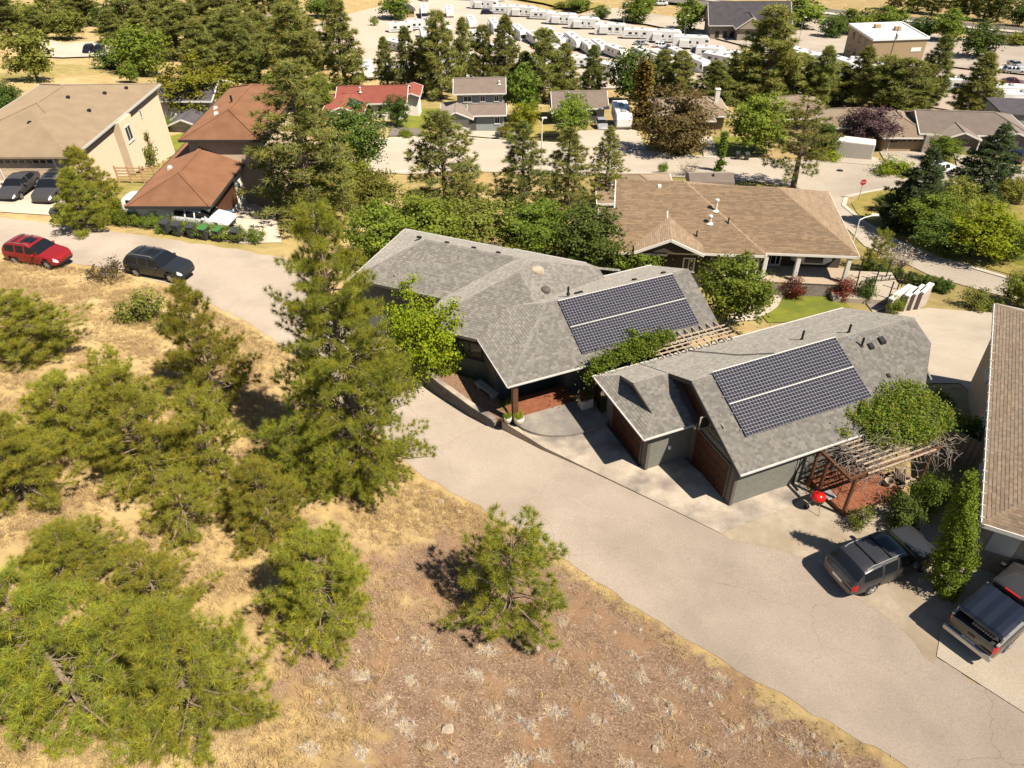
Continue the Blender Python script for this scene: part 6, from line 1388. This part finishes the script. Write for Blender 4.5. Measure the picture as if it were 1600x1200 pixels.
# ------------------------------------------------------------------ trailers and motorhomes
def rv_proto(kind):
    r_ = thing('rv_proto', None, 'trailer'); 
    if kind == 'trailer': L, H, prof = 7.6, 3.0, [(-3.8,.75),(-3.75,2.8),(-3.5,3.0),(3.3,3.0),(3.75,2.3),(3.8,1.2),(3.4,.7)]
    elif kind == 'fifth': L, H, prof = 10, 3.7, [(-5,.8),(-5,3.5),(-4.7,3.7),(4.2,3.6),(4.9,3.0),(5.0,1.9),(3.1,1.75),(2.7,.8)]
    else: L, H, prof = 9.5, 3.4, [(-4.75,.55),(-4.75,3.2),(-4.5,3.4),(4.3,3.4),(4.7,2.6),(4.8,1.2),(4.7,.55)]
    W = 1.25; b_ = .08; vs = []
    for y, k in ((-W, .06), (-W+b_, 0), (W-b_, 0), (W, .06)):
        for x, z in prof: vs.append((x*(1-k*.25), y, z-(k if z > 2.5 else -k*.5)))
    n = len(prof); fs = [(i, (i+1) % n, 0, 0) for i in range(0)]
    for s in range(3):
        for i in range(n): j = (i+1) % n; fs.append((s*n+i, (s+1)*n+i, (s+1)*n+j, s*n+j))
    fs += [tuple(range(n)), tuple(range(4*n-1, 3*n-1, -1))]
    mb = MB(); mb.add(vs, fs); mb.build('body', 'rv_white', r_)
    for s in (-1, 1):
        for x, z, w_, h in ([(-2.2,1.7,1.0,.6),(-.3,1.7,.7,.6),(2.0,1.7,.9,.6)] if kind == 'trailer' else [(-3.4,1.9,1.2,.7),(-.9,1.9,.9,.7),(1.4,1.9,.6,.6),(3.8,2.4,.8,.5)] if kind == 'fifth' else [(-3,1.8,1.2,.8),(-.8,1.8,1.2,.8),(1.6,1.8,1.0,.8),(3.7,1.8,.8,.9)]):
            m2 = MB(); m2.box(x, x+w_, min(s*1.24, s*1.27), max(s*1.24, s*1.27), z, z+h); m2.build('window', 'glass_dark', r_)
        m2 = MB(); m2.box(-L*.42, L*.3, min(s*1.243, s*1.262), max(s*1.243, s*1.262), 1.2, 1.42); m2.build('stripe', 'rv_grey', r_)
    m2 = MB(); m2.box(.6,1.25,-1.28,-1.25,.85,2.55); m2.build('door', 'rv_white', r_)
    if kind != 'trailer': m2 = MB(); m2.cbox(-3.2,-.6,-1.75,-1.2,1.0,2.9,.05); m2.build('slide_out', 'rv_white', r_)
    if kind == 'motor': m2 = MB(); m2.box(4.62,4.82,-1.05,1.05,1.5,2.5); m2.build('windshield', 'glass_dark', r_)
    else: m2 = MB(); m2.beam((prof[-1][0],0,.6),(prof[-1][0]+1.2,0,.5),.3,.12); m2.tube([(prof[-1][0]+.6,0,0),(prof[-1][0]+.6,0,.6)],.05,6); m2.build('hitch', 'metal_black', r_)
    for x in (-L*.2, L*.18): m2 = MB(); m2.cbox(x,x+.8,-.4,.4,H-.02,H+.28,.08); m2.build('roof_unit', 'rv_grey', r_)
    if ('rv',) not in WM: WM[('rv',)] = wheel_mesh(.36, .25)
    for x in ((-.7,.2) if kind != 'motor' else (-2.6,2.9)):
        for s in (-1, 1): a = bpy.data.objects.new('wheel', WM[('rv',)][0]); C.objects.link(a); a.parent = r_; a.location = (x, s*1.1, .36)
    m2 = MB(); m2.box(-L*.46,L*.26,-1.1,1.1,.35,.8); m2.build('chassis', 'plastic_dark', r_)
    return r_
RP = {k: rv_proto(k) for k in ('trailer', 'fifth', 'motor')}
used_rv = set()
def rv(kind, u, v, yaw, label, group=None, sc=1.0):
    p = gp(u, v); nm = {'trailer': 'travel_trailer', 'fifth': 'fifth_wheel_trailer', 'motor': 'motorhome'}[kind]
    r_ = dup(RP[kind], (p.x, p.y, p.z+.1), R(yaw), sc, label, group); r_.name = nm; r_['category'] = 'motorhome' if kind == 'motor' else 'trailer'; return r_
rowA = [('fifth',757,16,-14),('trailer',786,24,-14),('fifth',816,28,-14),('trailer',846,32,-14),('fifth',878,40,-13),('fifth',912,47,-12),('motor',953,56,-10),('trailer',993,62,-10),('fifth',1036,68,-10),('fifth',1078,78,-10)]
for i, (k, u, v, y) in enumerate(rowA): rv(k, u, v, y+180*(i % 2 == 0)*0, f'white trailer in the back row of the lot, {NUM[i]} from the left', 'back row of trailers')
rowB = [('motor',664,28,-84),('trailer',703,27,-84),('trailer',737,44,-80),('motor',773,52,-78),('motor',812,62,-74),('trailer',857,62,-76),('fifth',897,78,-74),('trailer',937,84,-74)]
for i, (k, u, v, y) in enumerate(rowB): rv(k, u, v, y, f'white camper parked end-on in the middle row, {NUM[i]} from the left', 'middle row of campers')
rowC = [('trailer',576,122,-75),('trailer',627,52,8),('trailer',622,82,-40),('trailer',626,126,-12),('trailer',656,48,8),('trailer',664,62,-80),('trailer',715,100,-30),('trailer',760,84,-70),('trailer',795,84,-60),('trailer',831,112,-14),('trailer',872,92,-60),('trailer',908,108,-8),('trailer',945,118,-40),('motor',1035,106,-66),('motor',1083,112,-64),('trailer',1120,104,-40),('trailer',1142,100,-16),('trailer',1172,102,-12),('trailer',1236,102,-16),('trailer',1252,98,-60),('trailer',1294,108,-40),('trailer',1312,112,-60),('trailer',1366,122,-40),('trailer',1392,140,-30),('trailer',1500,146,-10),('trailer',1531,152,-70),('fifth',1582,166,-8),('trailer',690,118,-20),('trailer',720,125,-50),('trailer',1180,128,-30),('trailer',1330,128,-20),('trailer',790,66,-72),('trailer',835,70,-70),('trailer',876,74,-76),('trailer',918,84,-74),('trailer',962,92,-60),('trailer',1004,96,-66),('trailer',1060,98,-66),('trailer',1108,92,-12),('trailer',745,68,-76),('trailer',698,52,-80),('trailer',1270,104,-20),('trailer',1350,112,-14),('fifth',1600,178,-8),('trailer',1206,108,-14)]
rowC.sort(key=lambda a: a[1])
for i, (k, u, v, y) in enumerate(rowC): rv(k, u, v, y, f'white camper scattered between the pines of the lot, {NUM[i]} from the left', 'campers among the pines')
rowD = [('trailer',770,4,-10),('trailer',725,2,-12),('trailer',690,-2,-20),('trailer',660,2,-60)]
rowD.sort(key=lambda a: a[1])
for i, (k, u, v, y) in enumerate(rowD): rv(k, u, v, y, f'white camper at the very top edge of the lot, {NUM[i]} from the left', 'top edge of the lot')
rv('trailer', 970, 197, -90, 'white and grey camper trailer parked beside the white bungalow')
for k in RP.values():
    for ch in list(k.children): bpy.data.objects.remove(ch)
    bpy.data.objects.remove(k)
p = gp(1332, 246); ct = thing('container', 'long cream freight container on the driveway before the purple tree', 'container', (p.x, p.y, p.z), R(-22))
mb = MB(); mb.box(-3.6,2.4,-1.1,1.1,.15,2.5); mb.build('body', 'stucco_white', ct); mb = MB()
for i in range(20): mb.box(-3.55+.3*i,-3.4+.3*i,-1.14,-1.1,.2,2.45)
mb.build('rib', 'stucco_white', ct); mb = MB(); mb.box(2.4,2.45,-1.05,1.05,.2,2.45); mb.build('door', 'trim_white', ct)

# ------------------------------------------------------------------ bins, lamps, signs
def bin_(u, v, body, lid_, label, yaw=0.0, group='wheelie bins along the left street'):
    p = gp(u, v); b_ = thing('wheelie_bin', label, 'bin', p+Vector((0,0,.06)), yaw, group)
    mb = MB(); a, c = .22, .30; mb.add([(-a,-a,.06),(a,-a,.06),(a,a,.06),(-a,a,.06),(-c,-c,.95),(c,-c,.95),(c,c,.95),(-c,c,.95)], [(3,2,1,0),(0,1,5,4),(1,2,6,5),(2,3,7,6),(3,0,4,7),(4,5,6,7)]); mb.build('body', body, b_)
    mb = MB(); mb.add([(-.33,-.35,.95),(.33,-.35,.95),(.33,.34,.97),(-.33,.34,.97),(-.31,-.32,1.0),(.31,-.32,1.0),(.29,.3,1.1),(-.29,.3,1.1)], [(3,2,1,0),(0,1,5,4),(1,2,6,5),(2,3,7,6),(3,0,4,7),(4,5,6,7)]); mb.build('lid', lid_, b_)
    for s in (-1, 1):
        mb = MB(); mb.tube([(s*.25,.27,.11),(s*.32,.27,.11)], .11, 10); mb.build('wheel', 'tyre', b_)
    mb = MB(); mb.tube([(-.25,.38,.98),(.25,.38,.98)], .02, 5); mb.build('handle', body, b_)
bin_(92, 348, 'bin_grey', 'bin_grey', 'grey wheelie bin alone at the foot of the beige house driveway', R(10))
for u, v, l, n_ in ((263,366,'bin_grey','grey-lidded bin, first from the left in the row by the hedge'),(281,369,'bin_grey','grey-lidded bin, second from the left in the row by the hedge'),(303,372,'bin_grey','grey-lidded bin, third from the left in the row by the hedge'),(322,375,'bin_green','left of two green-lidded bins in the row by the hedge'),(343,377,'bin_green','right of two green-lidded bins in the row by the hedge'),(372,379,'bin_grey','grey-lidded bin at the right end of the row by the hedge')): bin_(u, v, 'bin_grey', l, n_, R(-15+rnd.uniform(-8, 8)))
bin_(361, 352, 'bin_blue', 'bin_blue', 'blue bin standing on the driveway behind the hedge')
bin_(1152, 250, 'bin_grey', 'bin_grey', 'left of two dark bins at the kerb of the far street', 0, 'bins along the far street'); bin_(1166, 251, 'bin_grey', 'bin_grey', 'right of two dark bins at the kerb of the far street', 0, 'bins along the far street'); bin_(640, 250, 'bin_grey', 'bin_grey', 'dark bin on the street opposite the red-roofed bungalow', 0, 'bins along the far street'); bin_(777, 218, 'bin_grey', 'bin_grey', 'left of two dark bins before the two-storey house', 0, 'bins along the far street'); bin_(784, 216, 'bin_grey', 'bin_grey', 'right of two dark bins before the two-storey house', 0, 'bins along the far street')
def lamp(u, v, top, label, arm=(1.2, 0), mat='metal_grey', r=.09):
    p = gp(u, v); lo, hi = 1., 20.
    for _ in range(30):
        m_ = (lo+hi)/2
        if pix((p.x, p.y, p.z+m_))[1] > top: lo = m_
        else: hi = m_
    t_ = thing('street_lamp', label, 'street lamp', p); mb = MB(); mb.tube([(0,0,0),(0,0,lo*.92)], [r, r*.7], 8); mb.build('pole', mat, t_)
    mb = MB(); mb.tube([(0,0,lo*.92),(arm[0]*.3,arm[1]*.3,lo*.975),(arm[0],arm[1],lo)], r*.6, 6); mb.build('arm', mat, t_)
    mb = MB(); mb.cbox(arm[0]-.35,arm[0]+.35,arm[1]-.14,arm[1]+.14,lo-.06,lo+.08,.04); mb.build('head', 'trim_white', t_)
lamp(846, 268, 185, 'pale street lamp between the pines and the white bungalow', (.3, .2), 'trim_white', .11)
lamp(1330, 388, 340, 'street lamp with a curved arm behind the corner of the tan roof', (1.6, .5), 'trim_white')
for u, v, t_, lb in ((921,25,2,'far left lamp post above the trailer lot'),(974,42,5,'lamp post beside the tree left of the highway car'),(1069,56,24,'lamp post before the round tree left of the lodge'),(1245,80,27,'lamp post in the car park right of the lodge'),(1538,88,62,'lamp post beside the round tree in the right-hand car park'),(1004,35,6,'lamp post right of the back-row motorhome')): lamp(u, v, t_, lb, (.5, 0))
p = gp(1381, 122); pp_ = thing('utility_pole', 'dark timber utility pole before the white-roofed block', 'pole', p); mb = MB(); mb.tube([(0,0,0),(.1,0,11)], [.16,.1], 8); mb.build('pole', 'bark_pine', pp_); mb = MB(); mb.beam((-1.0,0,10.2),(1.1,0,10.2),.1,.12); mb.build('crossarm', 'bark_pine', pp_); mb = MB(); mb.tube([(.35,0,8.4),(.35,0,9.4)],.2,8); mb.build('transformer', 'metal_grey', pp_)
p = gp(1341, 312); sg_ = thing('stop_sign', 'red octagonal stop sign at the street corner', 'sign', p); mb = MB(); mb.tube([(0,0,0),(0,0,2.5)], .04, 6); mb.build('post', 'metal_grey', sg_)
oc = [(.38*math.cos(R(22.5+45*i)), .38*math.sin(R(22.5+45*i))) for i in range(8)]; mb = MB(); mb.add([(x, -.05, 2.2+z) for x, z in oc]+[(x, -.03, 2.2+z) for x, z in oc], [tuple(range(8)), tuple(range(15, 7, -1))]+[(i, 8+i, 8+(i+1) % 8, (i+1) % 8) for i in range(8)]); fc = mb.build('face', 'sign_red', sg_)
tx = bpy.data.curves.new('lettering', 'FONT'); tx.body = 'STOP'; tx.size = .26; tx.align_x = 'CENTER'; tx.align_y = 'CENTER'; tx.extrude = .003; tx.materials.append(MAT['trim_white']); tq = bpy.data.objects.new('lettering_curve', tx); C.objects.link(tq); bpy.context.view_layer.update(); lm = bpy.data.meshes.new_from_object(tq.evaluated_get(bpy.context.evaluated_depsgraph_get())); bpy.data.objects.remove(tq); to_ = bpy.data.objects.new('lettering', lm); C.objects.link(to_); to_.parent = fc; to_.location = (0, -.056, 2.2); to_.rotation_euler = (R(90), 0, 0)
p = gp(1312, 268); mh = MB(); mh.lathe([(.42,.13),(.42,.15),(.36,.155),(.05,.155)], 16, (0,0,0)); tag(mh.build('manhole_cover', 'metal_black', loc=p), 'dark manhole cover in the street', 'manhole cover')

# ------------------------------------------------------------------ pergolas, decks, vines
def site(o_, u, v, z): o_.location = SW(u, v, z); o_.rotation_euler = (0, 0, SY); return o_
pg = site(thing('pergola', 'weathered slatted pergola bridging the gap between the two grey roofs', 'pergola'), 1, 8.6, 0)
for i, v in enumerate((7.95, 8.25, 8.55, 8.85)): mb = MB(); mb.box(-.6, 4.25, v-8.6-.025, v-8.6+.025, 3.02, 3.08); mb.build('slat', 'wood_weathered', pg)
for i in range(10): mb = MB(); u = -.2+.46*i; mb.box(u-.025, u+.025, -.95, .82, 2.92, 3.018); mb.build('rafter', 'wood_weathered', pg)
for u in (4.0, -3.2): mb = MB(); mb.box(u-.06, u+.06, .1, .22, -1, 2.92); mb.build('post', 'wood_red', pg)
dk = site(thing('deck', 'red-stained deck at the right end of the long grey house', 'deck'), 5.5, 9.5, 0)
for i in range(16): mb = MB(); mb.box(-1.7, 2.0, -1.3+.15*i, -1.3+.15*i+.14, .06, .1); mb.build('plank', 'deck_red', dk)
mb = MB(); mb.box(-1.7, 2.0, -1.3, 1.1, -2.5, .04); mb.build('skirt', 'wood_red', dk)
fn = site(thing('fence', 'black wire fence running down beside the red deck', 'fence'), 7.6, 8.2, 0)
for i in range(5): mb = MB(); mb.box(-.4*i*.3-.03, -.4*i*.3+.03, 1.3*i-.03, 1.3*i+.03, -1.5, 1.1); mb.build('post', 'metal_black', fn)
for z in (1.05, .55, .1): mb = MB(); mb.beam((0, 0, z), (-.48, 5.2, z), .03, .03); mb.build('rail', 'metal_black', fn)
d2 = site(thing('deck', 'red-brown plank deck under the vine-covered pergola', 'deck'), 6, -1.4, 0)
for i in range(23): mb = MB(); u = -1.72+.148*i; mb.box(u, u+.138, -1.22, 1.2, .26, .30+.004*(i % 2)); mb.build('plank', 'deck_red', d2)
mb = MB(); mb.box(-1.74, 1.7, -1.24, -1.2, 0, .29); mb.box(-1.76, -1.74, -1.2, 1.2, 0, .29); mb.build('rim_board', 'wood_red', d2)
p2 = site(thing('pergola', 'brown timber pergola under the big vine beside the garage building', 'pergola'), 6, -1.4, 0)
for u, v in ((-1.7,-1.1),(2.6,-1.1),(-1.9,1.0),(2.6,1.1),(-1.9,.35)): mb = MB(); mb.box(u-.06, u+.06, v-.06, v+.06, .1, 2.45); mb.build('post', 'wood_red', p2)
for v in (-1.1, 1.0): mb = MB(); mb.box(-2.1, 3.0, v-.05, v+.05, 2.45, 2.6); mb.build('beam', 'wood_red', p2)
mb = MB(); mb.box(-1.96,-1.84,-1.1,1.05,2.3,2.44); mb.build('beam', 'wood_red', p2)
for z in (.75, 1.1): mb = MB(); mb.box(-1.9,-.4,.98,1.04,z,z+.07); mb.build('rail', 'wood_red', p2)
for i in range(10): mb = MB(); v = -1.2+.26*i; mb.box(-1.2+.1*(i % 3), 2.6, v-.03, v+.03, 2.605, 2.66); mb.build('slat', 'wood_weathered', p2)
def vine(name, label, pts, n, size, mats, seed):
    r_ = np.random.RandomState(seed); t_ = thing(name, label, 'vine', SW(pts[0][0], pts[0][1], pts[0][2]), SY); base = np.array(pts[0][:3])
    for k, mt in enumerate(mats):
        c = []
        for (u, v, z, ru, rv_, rz, wgt) in pts:
            m_ = int(n*wgt/len(mats)); q = unit(r_.randn(m_, 3))*(r_.rand(m_, 1)**.4); c.append(np.array([u, v, z])-base+q*[ru, rv_, rz])
        c = np.concatenate(c); c = c+.14*np.sin(c[:, [1, 2, 0]]*7+k); st_ = r_.rand(len(c)) < .12; c[st_] += r_.randn(int(st_.sum()), 3)*[.35, .35, .16]; c[:, 2] -= .12*(r_.rand(len(c)) < .2); me = leaf_mesh('foliage', c, r_, size, mt, flat=.9); o_ = bpy.data.objects.new('foliage', me); C.objects.link(o_); o_.parent = t_
    return t_, base
v1, b1 = vine('vine', 'green vine rambling over the pergola between the grey roofs', [(-.4,8.5,3.3,1.6,.65,.3,1.2),(1.0,8.75,3.35,1.1,.5,.22,.7),(-2.3,8.5,3.1,.8,.5,.3,.4),(-3.0,8.4,2.5,.3,.35,.5,.2),(.1,9.5,3.5,.2,.6,.15,.08)], 3000, .12, ('leaf_green', 'leaf_cedar'), 5)
v2, b2 = vine('vine', 'large green vine mounded over the timber pergola', [(7.9,-.3,3.1,1.8,1.4,.45,1.0),(9.2,.3,3.2,1.5,1.4,.55,.9),(6.9,.4,3.0,1.0,.6,.35,.4),(10.2,-.8,2.5,.9,1.0,.9,.5),(9.5,1.5,3.1,.45,.8,.4,.2),(8.4,-1.6,2.9,1.3,.6,.35,.4),(10.9,.2,2.0,.6,.9,.8,.3),(6.2,.5,2.95,.5,.35,.2,.1),(6.9,-1.2,2.85,.8,.5,.16,.18),(5.4,-.2,2.8,.5,.3,.12,.06)], 8500, .11, ('leaf_green', 'leaf_olive', 'leaf_cedar', 'leaf_green'), 6)
tw = MB(); r_ = np.random.RandomState(8)
for i in range(420):
    a = np.array([r_.uniform(4.6, 9.8), -1.6+r_.randn()*.55, r_.uniform(1.9, 3.0)])-b2; d = unit(r_.randn(3)*[1, 1, .45]); P = [a]
    for k in range(4): d = unit(d+r_.randn(3)*[.55, .55, .3]+[0, 0, -.08]); P.append(P[-1]+d*r_.uniform(.18, .4))
    tw.tube([tuple(q) for q in P], [.014, .012, .010, .008, .005], 4, caps=False)
tw.build('bare_stems', 'twig_grey', v2)
# kettle grill
gk = site(thing('kettle_grill', 'red kettle grill with side shelf beside the brown deck', 'grill'), 3.35, -1.75, .06)
mb = MB(); mb.lathe([(.02,.55),(.2,.58),(.3,.7),(.33,.82)], 18); mb.build('bowl', 'metal_black', gk, smooth=True); mb = MB(); mb.lathe([(.335,.82),(.32,.93),(.24,1.05),(.1,1.11),(.01,1.12)], 18); ld = mb.build('lid', 'grill_red', gk, smooth=True)
mb = MB(); mb.tube([(-.1,0,1.1),(-.08,0,1.18),(.08,0,1.18),(.1,0,1.1)], .018, 6); mb.build('handle', 'metal_black', ld)
for k in range(3): a = 2.1*k+.4; mb = MB(); mb.tube([(.2*math.cos(a),.2*math.sin(a),.62),(.4*math.cos(a),.4*math.sin(a),.02)], .017, 6); mb.build('leg', 'alu', gk)
for k in range(2): a = 2.1*k+.4; mb = MB(); mb.tube([(.4*math.cos(a)-.03,.4*math.sin(a),.09),(.4*math.cos(a)+.03,.4*math.sin(a),.09)], .09, 12); mb.build('wheel', 'tyre', gk)
mb = MB(); mb.cbox(.36,.85,-.26,.26,.76,.8,.02); mb.build('shelf', 'metal_grey', gk)
# pots and planters
def pot(u, v, r, h, label, key='shrub_green', sc=.35):
    t_ = site(thing('plant_pot', label, 'pot'), u, v, .2); mb = MB(); mb.lathe([(r*.6,0),(r*.9,h*.35),(r,h*.75),(r*.92,h),(r*.8,h),(r*.78,h*.85)], 18); mb.build('pot', 'pot', t_, smooth=True)
    for k in ('trunk', 'crown'): o_ = bpy.data.objects.new('stem' if k == 'trunk' else 'foliage', PROTO[key][k]); C.objects.link(o_); o_.parent = t_; o_.location = (0,0,h*.8); o_.scale = (sc,)*3
pot(-6.75, 8.85, .28, .42, 'larger round white pot with a plant by the porch post', 'shrub_lime', .3); pot(-7.25, 9.15, .22, .36, 'smaller round white pot with a plant at the wall end', 'shrub_lime', .24)
t_ = site(thing('planter_box', 'pale square planter box with flowers at the porch corner', 'planter'), -3.0, 8.75, .2); mb = MB(); mb.cbox(-.35,.35,-.28,.28,0,.55,.03); mb.build('box', 'pot', t_)
for k, c_ in (('shrub_rust', -.1), ('shrub_green', .12)):
    for q in ('trunk', 'crown'): o_ = bpy.data.objects.new('stem' if q == 'trunk' else 'foliage', PROTO[k][q]); C.objects.link(o_); o_.parent = t_; o_.location = (c_,0,.45); o_.scale = (.32,.32,.32)
# slatted garden chair, tub and low lights near the vine
gc = site(thing('garden_chair', 'pale slatted wooden garden chair beyond the brown deck', 'chair'), 8.3, -2.0, .05)
for i in range(7): mb = MB(); mb.box(-.32+.095*i,-.25+.095*i,-.35,.35,.3+.0,.33); mb.build('seat_slat', 'wood_weathered', gc)
for i in range(6): mb = MB(); y = -.3+.11*i; mb.beam((-.3,y,.3),(-.6,y,1.05),.09,.025); mb.build('back_slat', 'wood_weathered', gc)
for x in (-.3,.3):
    for y in (-.33,.33): mb = MB(); mb.box(x-.03,x+.03,y-.03,y+.03,0,.55); mb.build('leg', 'wood_weathered', gc)
for y in (-.36,.36): mb = MB(); mb.box(-.45,.38,y-.06,y+.06,.55,.58); mb.build('arm_rest', 'wood_weathered', gc)
tb_ = site(thing('tub', 'round pale tub on the brown deck', 'tub'), 7.3, -2.0, .3); mb = MB(); mb.lathe([(.16,0),(.22,.3),(.2,.3),(.17,.05)], 14); mb.build('shell', 'wood_weathered', tb_)
# stepped white-capped wall and dark rail below house C
zw = thing('stepped_wall', 'grey garden wall with a zigzag of white caps beside the lower path', 'wall', atz(1425,478,-8.2))
zo = zw.location
for i, (a, b_) in enumerate((((1392,468),(1423,446)),((1417,463),(1432,449)),((1428,460),(1444,446)),((1440,457),(1456,443)))):
    A = atz(*a, -6.7)-zo; B = atz(*b_, -6.7)-zo; A.z = B.z = 1.5; mb = MB(); mb.beam(A, B, .42, .14); mb.build('cap', 'trim_white', zw)
    mb = MB(); mb.beam(A-Vector((0,0,1.35)), B-Vector((0,0,1.35)), .3, 2.5); mb.build('panel', 'stone_bed', zw)
br = thing('railing', 'low black railing behind the zigzag wall', 'railing', atz(1390,448,-8.4))
for i in range(7): mb = MB(); mb.box(-2.2+.7*i-.03,-2.2+.7*i+.03,-.03+.1*i,.03+.1*i,-.3,1.0); mb.build('post', 'metal_black', br)
for z in (.95,.5): mb = MB(); mb.beam((-2.2,0,z),(2.0,.6,z),.04,.04); mb.build('rail', 'metal_black', br)
# timber screen wall between the garage building and the right-hand house
sc_ = thing('timber_screen', 'low timber screen beside the right-hand house wall', 'fence', SW(12.2,-1.6,0), SY+R(20))
for i in range(10): mb = MB(); mb.box(-.1,.0,-1.5+.26*i,-1.27+.26*i,-.5,1.3); mb.build('board', 'wood_weathered', sc_)
